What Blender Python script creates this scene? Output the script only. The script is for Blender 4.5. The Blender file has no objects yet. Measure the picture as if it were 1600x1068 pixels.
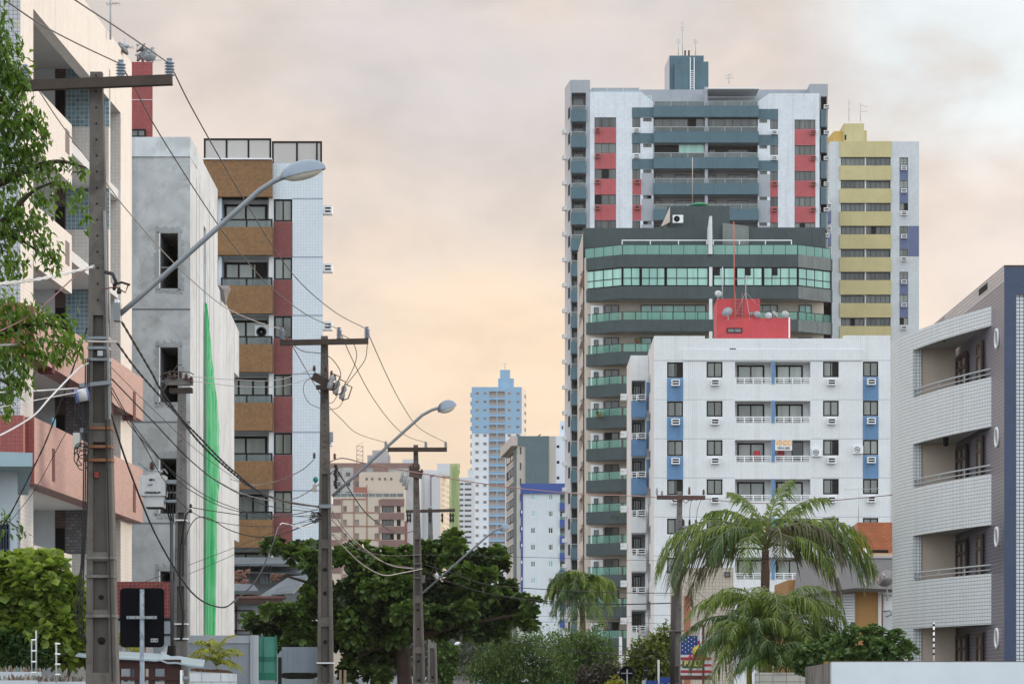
import bpy, math, random
import numpy as np
from mathutils import Vector, Matrix
R_ = math.radians
random.seed(7); rng = np.random.default_rng(7)
sc = bpy.context.scene
COL = sc.collection
# ------------------------------------------------------------------ camera
F = 4444.4          # focal length of the photograph in its own 1600-wide pixels (100 mm on 36 mm)
HZ = 1080.0         # eye level in the photograph (just under its lower edge)
CZ = 1.7
cd = bpy.data.cameras.new('camera'); cam = bpy.data.objects.new('camera', cd); COL.objects.link(cam)
cam.location = (0, 0, CZ); cam.rotation_euler = (R_(90), 0, 0)
cd.lens = 100.0; cd.sensor_width = 36.0; cd.shift_y = (HZ - 534.0) / 1600.0
cd.clip_start = 0.5; cd.clip_end = 6000
sc.camera = cam
sc.view_settings.view_transform = 'Standard'
try: sc.view_settings.look = 'None'
except Exception: pass
sc.view_settings.exposure = 0.2; sc.view_settings.gamma = 1.0
sc.view_settings.use_curve_mapping = False
# ------------------------------------------------------------------ sky (world) and sun
SUN_EL, SUN_AZ = 9.0, 38.0        # degrees; azimuth measured from straight ahead (+Y) to the right (+X)
w = bpy.data.worlds.new('World'); sc.world = w; w.use_nodes = True
NT = w.node_tree; NT.nodes.clear()
def nd(nt, typ, **kw):
    n = nt.nodes.new(typ)
    for k, v in kw.items():
        if k == 'ins':
            for i, val in v.items():
                if isinstance(val, bpy.types.NodeSocket): nt.links.new(val, n.inputs[i])
                else: n.inputs[i].default_value = val
        else: setattr(n, k, v)
    return n
def mth(nt, op, a, b=0.0, c=None, clamp=False):
    n = nd(nt, 'ShaderNodeMath', operation=op, use_clamp=clamp, ins={0: a, 1: b})
    if c is not None:
        if isinstance(c, bpy.types.NodeSocket): nt.links.new(c, n.inputs[2])
        else: n.inputs[2].default_value = c
    return n.outputs[0]
def mixc(nt, f, a, b, blend='MIX'):
    n = nd(nt, 'ShaderNodeMix', data_type='RGBA', blend_type=blend)
    for i, v in ((0, f), (6, a), (7, b)):
        if isinstance(v, bpy.types.NodeSocket): nt.links.new(v, n.inputs[i])
        elif i == 0: n.inputs[0].default_value = v
        else: n.inputs[i].default_value = (*v, 1) if len(v) == 3 else v
    return n.outputs[2]
def ss(nt, x, lo, hi):
    n = nd(nt, 'ShaderNodeMapRange', interpolation_type='SMOOTHSTEP', clamp=True, ins={0: x, 1: lo, 2: hi, 3: 0.0, 4: 1.0})
    return n.outputs[0]
def build_sky():
    nt = NT
    tc = nd(nt, 'ShaderNodeTexCoord').outputs['Generated']
    sep = nd(nt, 'ShaderNodeSeparateXYZ', ins={0: tc})
    x, y, z = sep.outputs
    hz = mth(nt, 'SQRT', mth(nt, 'ADD', mth(nt, 'MULTIPLY', x, x), mth(nt, 'MULTIPLY', y, y)))
    el = mth(nt, 'DIVIDE', z, mth(nt, 'MAXIMUM', hz, 0.001))          # tangent of elevation
    az = mth(nt, 'ARCTAN2', x, y)                                     # 0 = straight ahead
    # cloud texture laid on the dome: wide soft banks, a finer layer inside them
    cv = nd(nt, 'ShaderNodeCombineXYZ', ins={0: mth(nt, 'MULTIPLY', az, 5.0), 1: mth(nt, 'MULTIPLY', el, 9.0), 2: 0.37}).outputs[0]
    n1 = nd(nt, 'ShaderNodeTexNoise', ins={'Vector': cv, 'Scale': 1.5, 'Detail': 5.0, 'Roughness': 0.5, 'Distortion': 0.2}).outputs['Fac']
    cv2 = nd(nt, 'ShaderNodeCombineXYZ', ins={0: mth(nt, 'MULTIPLY', az, 9.0), 1: mth(nt, 'MULTIPLY', el, 14.0), 2: 4.1}).outputs[0]
    n2 = nd(nt, 'ShaderNodeTexNoise', ins={'Vector': cv2, 'Scale': 1.6, 'Detail': 6.0, 'Roughness': 0.55, 'Distortion': 0.25}).outputs['Fac']
    # clear blue sky behind the clouds
    sky = nd(nt, 'ShaderNodeTexSky', sky_type='NISHITA', sun_disc=False)
    sky.sun_elevation = R_(SUN_EL); sky.sun_rotation = R_(SUN_AZ); sky.dust_density = 2.0
    clear = mixc(nt, 1.0, sky.outputs[0], (SKYK, SKYK, SKYK), 'MULTIPLY')
    warm = (0.90, 0.69, 0.505); mauve = (0.61, 0.565, 0.565); palegap = (0.74, 0.80, 0.83)
    f_low = mth(nt, 'SUBTRACT', 1.0, ss(nt, el, 0.085, 0.225))
    f_mid = ss(nt, n1, 0.36, 0.66)
    c = mixc(nt, mth(nt, 'ADD', mth(nt, 'MULTIPLY', f_low, 0.8), mth(nt, 'MULTIPLY', f_mid, 0.45), clamp=True), mauve, warm)
    # right-hand part pinker, with the pale gap high up
    fr_ = ss(nt, az, 0.075, 0.17)
    c = mixc(nt, mth(nt, 'MULTIPLY', fr_, 0.8), c, (0.74, 0.655, 0.625))
    fl_ = ss(nt, mth(nt, 'MULTIPLY', az, -1.0), 0.0, 0.13)
    c = mixc(nt, mth(nt, 'MULTIPLY', fl_, 0.55), c, (0.68, 0.61, 0.585))
    gap = mth(nt, 'MULTIPLY', mth(nt, 'MULTIPLY', ss(nt, mth(nt, 'ADD', az, mth(nt, 'MULTIPLY', n1, 0.09)), 0.135, 0.185), ss(nt, mth(nt, 'ADD', el, mth(nt, 'MULTIPLY', n2, 0.05)), 0.195, 0.235)), ss(nt, n2, 0.25, 0.50))
    c = mixc(nt, gap, c, palegap)
    # soft light and grey modelling inside the clouds
    mod = mth(nt, 'ADD', 0.91, mth(nt, 'MULTIPLY', ss(nt, n2, 0.34, 0.66), 0.19))
    c = mixc(nt, 1.0, c, nd(nt, 'ShaderNodeCombineXYZ', ins={0: mod, 1: mod, 2: mod}).outputs[0], 'MULTIPLY')
    # overhead and behind: cooler cloud
    back = ss(nt, mth(nt, 'MULTIPLY', y, -1.0), -0.75, 0.35)
    c = mixc(nt, back, c, BACKC)
    up = ss(nt, z, 0.26, 0.75)
    c = mixc(nt, up, c, UPC)
    c = mixc(nt, 0.90, clear, c)
    # below the horizon: dull ground colour
    c = mixc(nt, ss(nt, mth(nt, 'MULTIPLY', z, -1.0), 0.0, 0.03), c, (0.25, 0.24, 0.22))
    bg = nd(nt, 'ShaderNodeBackground', ins={0: c, 1: 1.0})
    out = nd(nt, 'ShaderNodeOutputWorld'); nt.links.new(bg.outputs[0], out.inputs[0])
SKYK = 0.10; HAZE = 0.00007
BACKC = (1.52, 1.68, 1.80); UPC = (1.45, 1.52, 1.58)
build_sky()
w.cycles.sampling_method = 'MANUAL'; w.cycles.sample_map_resolution = 512
sl = bpy.data.lights.new('sun', 'SUN'); so = bpy.data.objects.new('sun', sl); COL.objects.link(so)
sl.energy = 1.35; sl.angle = R_(6); sl.color = (1.0, 0.78, 0.58)
_d = Vector((math.sin(R_(SUN_AZ)) * math.cos(R_(SUN_EL)), math.cos(R_(SUN_AZ)) * math.cos(R_(SUN_EL)), math.sin(R_(SUN_EL))))
so.rotation_euler = (-_d).to_track_quat('-Z', 'Y').to_euler()
so.location = (30, 20, 60)
sc.cycles.max_bounces = 6; sc.cycles.diffuse_bounces = 3; sc.cycles.transparent_max_bounces = 12
sc.cycles.use_denoising = True
# ------------------------------------------------------------------ materials
MATS = {}
def mat(name, col, rough=0.75, tile=None, var=0.10, streak=0.0, spec=0.35, metal=0.0, stain=None, bump=0.0):
    """Painted / tiled / concrete surface. tile = (width m, height m, mortar m, mortar colour, spread)."""
    if name in MATS: return MATS[name]
    m = bpy.data.materials.new(name); m.use_nodes = True; nt = m.node_tree; nt.nodes.clear()
    obj = nd(nt, 'ShaderNodeTexCoord').outputs['Object']
    uv = nd(nt, 'ShaderNodeUVMap').outputs[0]
    c = None
    if tile:
        tw, th, mo, mc, sp = tile[:5]
        c1 = tuple(min(1, k * (1 + sp)) for k in col); c2 = tuple(k * (1 - sp) for k in col)
        b = nd(nt, 'ShaderNodeTexBrick', offset=0.0, squash=1.0,
               ins={'Vector': uv, 'Color1': (*c1, 1), 'Color2': (*c2, 1), 'Mortar': (*mc, 1), 'Scale': 1.0,
                    'Mortar Size': mo, 'Mortar Smooth': 0.1, 'Bias': 0.0, 'Brick Width': tw, 'Row Height': th})
        if len(tile) > 5: b.offset = 0.5
        if tw > 4: pass
        c = b.outputs[0]
    else:
        c = nd(nt, 'ShaderNodeRGB'); c.outputs[0].default_value = (*col, 1); c = c.outputs[0]
    n1 = nd(nt, 'ShaderNodeTexNoise', ins={'Vector': obj, 'Scale': 0.35, 'Detail': 6.0, 'Roughness': 0.62}).outputs[0]
    n2 = nd(nt, 'ShaderNodeTexNoise', ins={'Vector': obj, 'Scale': 2.7, 'Detail': 4.0, 'Roughness': 0.6}).outputs[0]
    v = mth(nt, 'ADD', mth(nt, 'MULTIPLY', ss(nt, n1, 0.3, 0.7), var), mth(nt, 'MULTIPLY', ss(nt, n2, 0.3, 0.7), var * 0.6))
    v = mth(nt, 'SUBTRACT', 1.0 + var * 0.7, v)
    if streak:
        sv = nd(nt, 'ShaderNodeMapping', ins={0: obj}); sv.inputs['Scale'].default_value = (2.2, 2.2, 0.06)
        n3 = nd(nt, 'ShaderNodeTexNoise', ins={'Vector': sv.outputs[0], 'Scale': 1.0, 'Detail': 5.0, 'Roughness': 0.65}).outputs[0]
        v = mth(nt, 'MULTIPLY', v, mth(nt, 'SUBTRACT', 1.0, mth(nt, 'MULTIPLY', ss(nt, n3, 0.5, 0.75), streak)))
    vv = nd(nt, 'ShaderNodeCombineXYZ', ins={0: v, 1: v, 2: v}).outputs[0]
    c = mixc(nt, 1.0, c, vv, 'MULTIPLY')
    if stain:
        n4 = nd(nt, 'ShaderNodeTexNoise', ins={'Vector': obj, 'Scale': stain[1], 'Detail': 8.0, 'Roughness': 0.68, 'Distortion': 0.6}).outputs[0]
        c = mixc(nt, mth(nt, 'MULTIPLY', ss(nt, n4, 0.48, 0.68), stain[2]), c, stain[0])
    p = nd(nt, 'ShaderNodeBsdfPrincipled', ins={'Base Color': c, 'Roughness': rough, 'Metallic': metal, 'Specular IOR Level': spec})
    if bump:
        bn = nd(nt, 'ShaderNodeBump', ins={'Strength': bump, 'Distance': 0.03, 'Height': n2}); nt.links.new(bn.outputs[0], p.inputs['Normal'])
    o = nd(nt, 'ShaderNodeOutputMaterial'); nt.links.new(p.outputs[0], o.inputs[0])
    MATS[name] = m
    return m
def glass_mat(name, dark, light, rough=0.06, alpha=1.0, spec=0.6, tint=None):
    """Window pane: what lies behind it (room or curtain) differs from pane to pane; the surface reflects the sky."""
    if name in MATS: return MATS[name]
    m = bpy.data.materials.new(name); m.use_nodes = True; nt = m.node_tree; nt.nodes.clear()
    oi = nd(nt, 'ShaderNodeObjectInfo').outputs['Random']
    obj = nd(nt, 'ShaderNodeTexCoord').outputs['Object']
    sv = nd(nt, 'ShaderNodeMapping', ins={0: obj}); sv.inputs['Scale'].default_value = (1.3, 1.3, 0.12)
    off = nd(nt, 'ShaderNodeCombineXYZ', ins={0: mth(nt, 'MULTIPLY', oi, 37.0), 1: 0.0, 2: 0.0}).outputs[0]
    add = nd(nt, 'ShaderNodeVectorMath', operation='ADD', ins={0: sv.outputs[0], 1: off}).outputs[0]
    n = nd(nt, 'ShaderNodeTexNoise', ins={'Vector': add, 'Scale': 1.0, 'Detail': 3.0}).outputs[0]
    f = mth(nt, 'ADD', mth(nt, 'MULTIPLY', oi, 0.75), mth(nt, 'MULTIPLY', ss(nt, n, 0.42, 0.62), 0.30), clamp=True)
    c = mixc(nt, f, dark, light)
    p = nd(nt, 'ShaderNodeBsdfPrincipled', ins={'Base Color': c, 'Roughness': rough, 'Specular IOR Level': spec})
    o = nd(nt, 'ShaderNodeOutputMaterial')
    if alpha < 1:
        t = nd(nt, 'ShaderNodeBsdfTransparent', ins={0: (*(tint or (1, 1, 1)), 1)})
        mx = nd(nt, 'ShaderNodeMixShader', ins={0: alpha}); nt.links.new(t.outputs[0], mx.inputs[1]); nt.links.new(p.outputs[0], mx.inputs[2])
        nt.links.new(mx.outputs[0], o.inputs[0])
    else: nt.links.new(p.outputs[0], o.inputs[0])
    MATS[name] = m
    return m
def leaf_mat(name, c1, c2, trans=0.35, rough=0.55):
    if name in MATS: return MATS[name]
    m = bpy.data.materials.new(name); m.use_nodes = True; nt = m.node_tree; nt.nodes.clear()
    g = nd(nt, 'ShaderNodeNewGeometry').outputs['Random Per Island']
    obj = nd(nt, 'ShaderNodeTexCoord').outputs['Object']
    n = nd(nt, 'ShaderNodeTexNoise', ins={'Vector': obj, 'Scale': 0.8, 'Detail': 3.0}).outputs[0]
    f = mth(nt, 'ADD', mth(nt, 'MULTIPLY', g, 0.7), mth(nt, 'MULTIPLY', mth(nt, 'SUBTRACT', n, 0.35), 0.9), clamp=True)
    c = mixc(nt, f, c1, c2)
    p = nd(nt, 'ShaderNodeBsdfPrincipled', ins={'Base Color': c, 'Roughness': rough, 'Specular IOR Level': 0.35})
    t = nd(nt, 'ShaderNodeBsdfTranslucent', ins={0: mixc(nt, 1.0, c, (1.3, 1.35, 0.6), 'MULTIPLY')})
    mx = nd(nt, 'ShaderNodeMixShader', ins={0: trans}); nt.links.new(p.outputs[0], mx.inputs[1]); nt.links.new(t.outputs[0], mx.inputs[2])
    o = nd(nt, 'ShaderNodeOutputMaterial'); nt.links.new(mx.outputs[0], o.inputs[0])
    MATS[name] = m
    return m
# ------------------------------------------------------------------ helpers
def P(px, py, Y): return Vector(((px - 800.0) * Y / F, Y, CZ + (HZ - py) * Y / F))
def XY(px, Y): return ((px - 800.0) * Y / F, Y)
class Fr:
    """A vertical plane: from p0 to p1 (left to right as seen from outside). u along it, z up, d outward, all in metres."""
    def __init__(s, a, b):
        s.o = Vector((a[0], a[1])); v = Vector((b[0] - a[0], b[1] - a[1])); s.L = v.length; s.u = v / s.L
        s.n = Vector((s.u.y, -s.u.x)); s.ang = math.atan2(s.u.y, s.u.x); s.Y = a[1]
    def U(s, px):
        k = (px - 800.0) / F
        return (k * s.o.y - s.o.x) / (s.u.x - k * s.u.y)
    def Yat(s, px): return s.o.y + s.U(px) * s.u.y
    def Z(s, py, px=None):
        Y = s.Y if px is None else s.Yat(px)
        return CZ + (HZ - py) * Y / F
    def R(s, a, b, c, d):           # pixel rectangle x0,y0,x1,y1 -> u0,u1,z0,z1
        return (s.U(a), s.U(c), s.Z(d), s.Z(b))
    def pt(s, u, z, d=0.0): return Vector((s.o.x + s.u.x * u + s.n.x * d, s.o.y + s.u.y * u + s.n.y * d, z))
def FrP(pl, Yl, pr, Yr): return Fr(XY(pl, Yl), XY(pr, Yr))
def off(fr, d): return Fr((fr.o.x + fr.n.x * d, fr.o.y + fr.n.y * d), (fr.o.x + fr.n.x * d + fr.u.x * fr.L, fr.o.y + fr.n.y * d + fr.u.y * fr.L))
class MB:
    def __init__(s): s.v = []; s.f = []; s.m = []; s.mats = []; s.smooth = []
    def mi(s, m):
        if m not in s.mats: s.mats.append(m)
        return s.mats.index(m)
    def face(s, pts, m, sm=False):
        i = len(s.v); s.v += [tuple(p) for p in pts]; s.f.append(list(range(i, i + len(pts)))); s.m.append(s.mi(m)); s.smooth.append(sm)
    def grid(s, verts, faces, m, sm=False):
        i = len(s.v); s.v += [tuple(p) for p in verts]; k = s.mi(m)
        for f in faces: s.f.append([i + j for j in f]); s.m.append(k); s.smooth.append(sm)
    def hexa(s, b, t, m):           # 4 bottom, 4 top (ccw seen from above)
        s.grid(list(b) + list(t), [(3, 2, 1, 0), (4, 5, 6, 7), (0, 1, 5, 4), (1, 2, 6, 5), (2, 3, 7, 6), (3, 0, 4, 7)], m)
    def box(s, fr, u0, u1, z0, z1, d0, d1, m):     # d0 inner .. d1 outer
        b = [fr.pt(u0, z0, d1), fr.pt(u1, z0, d1), fr.pt(u1, z0, d0), fr.pt(u0, z0, d0)]
        t = [fr.pt(u0, z1, d1), fr.pt(u1, z1, d1), fr.pt(u1, z1, d0), fr.pt(u0, z1, d0)]
        s.hexa(b, t, m)
    def bx(s, x0, x1, y0, y1, z0, z1, m):
        s.hexa([(x0, y0, z0), (x1, y0, z0), (x1, y1, z0), (x0, y1, z0)], [(x0, y0, z1), (x1, y0, z1), (x1, y1, z1), (x0, y1, z1)], m)
    def prism(s, pts, z0, z1, m, skip=(), top=True, bot=True):   # pts ccw seen from above
        n = len(pts)
        for i in range(n):
            if i in skip: continue
            a, b = pts[i], pts[(i + 1) % n]
            s.face([(a[0], a[1], z0), (b[0], b[1], z0), (b[0], b[1], z1), (a[0], a[1], z1)], m)
        if top: s.face([(p[0], p[1], z1) for p in pts], m)
        if bot: s.face([(p[0], p[1], z0) for p in reversed(pts)], m)
    def tube(s, pts, r, m, n=6, sm=True, cap=True):
        pts = [Vector(p) for p in pts]; k = len(pts)
        rr = r if hasattr(r, '__len__') else [r] * k
        vs, fs = [], []
        t0 = (pts[1] - pts[0]).normalized()
        up = Vector((0, 0, 1)) if abs(t0.z) < 0.9 else Vector((1, 0, 0))
        a = t0.cross(up).normalized()
        for i in range(k):
            t = (pts[min(i + 1, k - 1)] - pts[max(i - 1, 0)])
            t = t.normalized() if t.length > 1e-9 else t0
            a = (a - t * a.dot(t))
            a = a.normalized() if a.length > 1e-6 else t.orthogonal().normalized()
            b = t.cross(a)
            for j in range(n):
                th = 2 * math.pi * j / n
                vs.append(pts[i] + (a * math.cos(th) + b * math.sin(th)) * rr[i])
        for i in range(k - 1):
            for j in range(n):
                fs.append((i * n + j, i * n + (j + 1) % n, (i + 1) * n + (j + 1) % n, (i + 1) * n + j))
        if cap:
            fs.append(tuple(range(n - 1, -1, -1))); fs.append(tuple((k - 1) * n + j for j in range(n)))
        s.grid(vs, fs, m, sm)
    def lathe(s, prof, m, c=(0, 0, 0), n=14, axis=None, sm=True, cap=True):   # prof: (r, h)
        c = Vector(c); ax = Vector(axis).normalized() if axis is not None else Vector((0, 0, 1))
        a = ax.orthogonal().normalized(); b = ax.cross(a); vs, fs = [], []
        for r, h in prof:
            for j in range(n):
                th = 2 * math.pi * j / n
                vs.append(c + ax * h + (a * math.cos(th) + b * math.sin(th)) * r)
        for i in range(len(prof) - 1):
            for j in range(n): fs.append((i * n + j, i * n + (j + 1) % n, (i + 1) * n + (j + 1) % n, (i + 1) * n + j))
        if cap: fs.append(tuple(range(n - 1, -1, -1))); fs.append(tuple((len(prof) - 1) * n + j for j in range(n)))
        s.grid(vs, fs, m, sm)
    def wall(s, fr, u0, u1, z0, z1, holes, m, rm=None):
        """A facade sheet with openings: holes = (u0,u1,z0,z1,depth,backmat) get reveals and a back wall."""
        rm = rm or m
        us = sorted({u0, u1, *[min(max(h[i], u0), u1) for h in holes for i in (0, 1)]})
        zs = sorted({z0, z1, *[min(max(h[i], z0), z1) for h in holes for i in (2, 3)]})
        for i in range(len(us) - 1):
            if us[i + 1] - us[i] < 1e-5: continue
            run = None
            for j in range(len(zs) - 1):
                cu, cz = (us[i] + us[i + 1]) / 2, (zs[j] + zs[j + 1]) / 2
                inside = any(h[0] < cu < h[1] and h[2] < cz < h[3] for h in holes)
                if not inside and run is None: run = zs[j]
                if (inside or j == len(zs) - 2) and run is not None:
                    top = zs[j] if inside else zs[j + 1]
                    if top - run > 1e-5:
                        s.face([fr.pt(us[i], run), fr.pt(us[i + 1], run), fr.pt(us[i + 1], top), fr.pt(us[i], top)], m)
                    run = None
        for h in holes:
            if h[4] <= 0 or not (u0 < (h[0] + h[1]) / 2 < u1 and z0 < (h[2] + h[3]) / 2 < z1): continue
            a, b, c, d, dep = h[:5]; bm_ = h[5] if len(h) > 5 and h[5] else rm; D = -dep
            q = fr.pt
            s.face([q(a, c), q(a, d), q(a, d, D), q(a, c, D)], rm); s.face([q(b, c, D), q(b, d, D), q(b, d), q(b, c)], rm)
            s.face([q(a, c, D), q(b, c, D), q(b, c), q(a, c)], rm); s.face([q(a, d), q(b, d), q(b, d, D), q(a, d, D)], rm)
            s.face([q(a, c, D), q(a, d, D), q(b, d, D), q(b, c, D)][::-1], bm_)
    def mesh(s, name, org=(0, 0, 0)):
        me = bpy.data.meshes.new(name); o = Vector(org)
        V = np.array(s.v, dtype=np.float64).reshape(-1, 3) - np.array(o)
        me.from_pydata(V.tolist(), [], s.f)
        for m in s.mats: me.materials.append(m)
        n = len(s.f)
        me.polygons.foreach_set('material_index', np.array(s.m, dtype=np.int32))
        me.polygons.foreach_set('use_smooth', np.array(s.smooth, dtype=bool))
        uvl = me.uv_layers.new(name='UVMap'); uv = np.zeros((len(me.loops), 2))
        nrm = np.zeros(n * 3); me.polygons.foreach_get('normal', nrm); nrm = nrm.reshape(-1, 3)
        k = 0
        for fi, f in enumerate(s.f):
            nx, ny, nz = nrm[fi]
            P3 = V[f]
            if abs(nz) > 0.75: uv[k:k + len(f)] = P3[:, :2]
            else:
                l = math.hypot(nx, ny) or 1
                uv[k:k + len(f), 0] = P3[:, 0] * (-ny / l) + P3[:, 1] * (nx / l); uv[k:k + len(f), 1] = P3[:, 2]
            k += len(f)
        uvl.data.foreach_set('uv', uv.ravel())
        me.update()
        return me
    def build(s, name, root=None, org=None):
        """Link as one object: a part of root, or a top-level thing with its origin at org."""
        o3 = Vector(org) if org is not None else (wloc(root) if root is not None else Vector((0, 0, 0)))
        ob = bpy.data.objects.new(name, s.mesh(name, o3)); COL.objects.link(ob)
        if root is not None: ob.parent = root; ob.location = o3 - wloc(root)
        else: ob.location = o3
        ob['w'] = list(o3)
        return ob
def wloc(o): return Vector(o['w']) if 'w' in o else Vector(o.location)
def tag(o, label=None, cat=None, group=None, kind=None):
    if label: o['label'] = label
    if cat: o['category'] = cat; o['kind'] = 'thing'
    if group: o['group'] = group
    if kind: o['kind'] = kind
    return o
def thing(name, label, cat, loc, group=None):
    o = bpy.data.objects.new(name, None); COL.objects.link(o); o.location = loc; o.empty_display_size = 0.3
    o['w'] = list(loc)
    return tag(o, label, cat, group)
def part(root, name, fr, rect, d0, d1, m, label=None):
    b = MB(); b.box(fr, *rect, d0, d1, m); o = b.build(name, root)
    if label: o['label'] = label
    return o
CACHE = {}
def place(me, name, root, loc, ang=0.0):
    o = bpy.data.objects.new(name, me); COL.objects.link(o)
    if root is not None: o.parent = root; o.location = Vector(loc) - wloc(root)
    else: o.location = loc
    o.rotation_euler = (0, 0, ang); o['w'] = list(loc)
    return o
LF = Fr((0, 0), (1, 0))       # local frame: u = x, outward = -y
def window(root, fr, rect, d, fm, pm, nx=2, ny=1, fw=0.05, split=0.5, name='window', th=0.07, label=None):
    """Framed window standing in its opening: frame (with mullions) > pane. d = outward position of the frame's face."""
    u0, u1, z0, z1 = rect; W, H = u1 - u0, z1 - z0
    if d > 0: d += .06
    key = ('win', round(W, 2), round(H, 2), fm.name, pm.name, nx, ny, fw, split, th)
    if key not in CACHE:
        b = MB(); hw = W / 2
        b.box(LF, -hw, hw, 0, fw, -th, 0, fm); b.box(LF, -hw, hw, H - fw, H, -th, 0, fm)
        b.box(LF, -hw, -hw + fw, fw, H - fw, -th, 0, fm); b.box(LF, hw - fw, hw, fw, H - fw, -th, 0, fm)
        for i in range(1, nx):
            x = -hw + W * i / nx; b.box(LF, x - fw * .4, x + fw * .4, fw, H - fw, -th * .9, -0.004, fm)
        if ny == 2: b.box(LF, -hw + fw, hw - fw, H * split - fw * .4, H * split + fw * .4, -th * .8, -0.006, fm)
        p = MB(); p.box(LF, -hw + fw * .9, hw - fw * .9, fw * .9, H - fw * .9, -th * .65, -th * .45, pm)
        CACHE[key] = (b.mesh(name), p.mesh('pane'))
    a, p = CACHE[key]
    c = fr.pt((u0 + u1) / 2, z0, d)
    o = place(a, name, root, c, fr.ang)
    q = bpy.data.objects.new('pane', p); COL.objects.link(q); q.parent = o; q['w'] = list(c)
    if nx >= 2 and W > .9 and ny == 1 and WR.random() < .2:
        k = WR.randrange(nx); b = MB(); b.box(LF, -W / 2 + W * k / nx + fw, -W / 2 + W * (k + 1) / nx - fw * .5, fw, H - fw, -th * .6, -th * .2, M_DARK)
        s_ = place(b.mesh('open_sash'), 'open_sash', None, (0, 0, 0)); s_.parent = o; s_['w'] = list(c)
    if label: o['label'] = label
    return o
WR = random.Random(5)
def ac(root, fr, u, z, d=0.0, W=0.62, H=0.42, D=0.45, m=None, slot=None, name='air_conditioner'):
    """Window air conditioner in its white sleeve: two dark louvre slots, u,z = centre of the face."""
    m = m or M_WHITEP; slot = slot or M_DARK
    key = ('ac', round(W, 2), round(H, 2), round(D, 2), m.name)
    if key not in CACHE:
        b = MB(); hw, hh = W / 2, H / 2; t = H * 0.16
        b.box(LF, -hw, hw, -hh, -hh + t, 0, D, m); b.box(LF, -hw, hw, hh - t, hh, 0, D, m)
        b.box(LF, -hw, hw, -t * .4, t * .4, D * .5, D, m)
        b.box(LF, -hw, -hw + t, -hh + t, hh - t, 0, D, m); b.box(LF, hw - t, hw, -hh + t, hh - t, 0, D, m)
        b.box(LF, -hw + t, hw - t, -hh + t, hh - t, D * .25, D * .55, slot)
        CACHE[key] = b.mesh(name)
    return place(CACHE[key], name, root, fr.pt(u, z, d), fr.ang)
def railing(root, fr, u0, u1, z0, z1, d, rm, gm=None, n=4, t=0.05, bars=0, name='railing'):
    b = MB()
    b.box(fr, u0, u1, z1 - t, z1, d - t, d, rm)
    for i in range(n + 1):
        u = u0 + (u1 - u0 - t) * i / n; b.box(fr, u, u + t, z0, z1 - t, d - t * .9, d - t * .1, rm)
    for i in range(bars):
        zz = z0 + (z1 - z0) * (i + .5) / (bars + .5); b.box(fr, u0, u1, zz - t * .35, zz + t * .35, d - t * .8, d - t * .2, rm)
    o = b.build(name, root)
    if gm:
        g = MB(); g.box(fr, u0 + t, u1 - t, z0 + .02, z1 - t, d - t * .6, d - t * .4, gm); g.build('glass_panel', o)
    return o
def txt(s, size, m, name, root=None, loc=(0, 0, 0), ang=0.0, ext=0.004, sx=1.0, bold=0.0, align='CENTER'):
    cu = bpy.data.curves.new(name, 'FONT'); cu.body = s; cu.size = size; cu.extrude = ext; cu.offset = bold; cu.align_x = align; cu.align_y = 'CENTER'
    t = bpy.data.objects.new('tmp', cu); COL.objects.link(t)
    dg = bpy.context.evaluated_depsgraph_get(); me = bpy.data.meshes.new_from_object(t.evaluated_get(dg)); bpy.data.objects.remove(t)
    me.transform(Matrix.Rotation(R_(90), 4, 'X') @ Matrix.Diagonal((sx, 1, 1, 1)))
    me.materials.clear(); me.materials.append(m)
    return place(me, name, root, loc, ang)
# ---- common materials
M_WHITEP = mat('white_paint', (0.78, 0.79, 0.80), 0.5, var=0.05)
M_DARK = mat('dark_void', (0.015, 0.013, 0.013), 0.9, var=0.0)
M_FRAME = mat('bronze_frame', (0.014, 0.011, 0.011), 0.6, var=0.05, spec=0.15)
M_ALU = mat('grey_aluminium', (0.42, 0.44, 0.45), 0.4, var=0.05)
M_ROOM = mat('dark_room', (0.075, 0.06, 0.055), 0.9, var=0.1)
M_BEIGE = mat('beige_plaster', (0.50, 0.43, 0.37), 0.85)
M_SOFFIT = mat('soffit_plaster', (0.45, 0.43, 0.41), 0.9)
G_WIN = glass_mat('curtained_pane', (0.07, 0.075, 0.068), (0.25, 0.275, 0.245))
G_DARK = glass_mat('dark_pane', (0.02, 0.02, 0.02), (0.16, 0.165, 0.155))
G_TEAL = glass_mat('teal_pane', (0.16, 0.34, 0.30), (0.38, 0.64, 0.55), rough=0.1)
G_LOG = glass_mat('loggia_pane_brightened', (0.16, 0.17, 0.155), (0.38, 0.41, 0.37))  # pane colour lightened to make up for little light in the recesses
G_RAIL = glass_mat('green_rail_glass', (0.13, 0.29, 0.24), (0.24, 0.44, 0.37), rough=0.08, alpha=0.36, tint=(0.80, 0.96, 0.90))
G_GREY = glass_mat('grey_rail_glass', (0.10, 0.12, 0.12), (0.20, 0.24, 0.24), rough=0.1, alpha=0.55, tint=(0.8, 0.85, 0.85))
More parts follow.
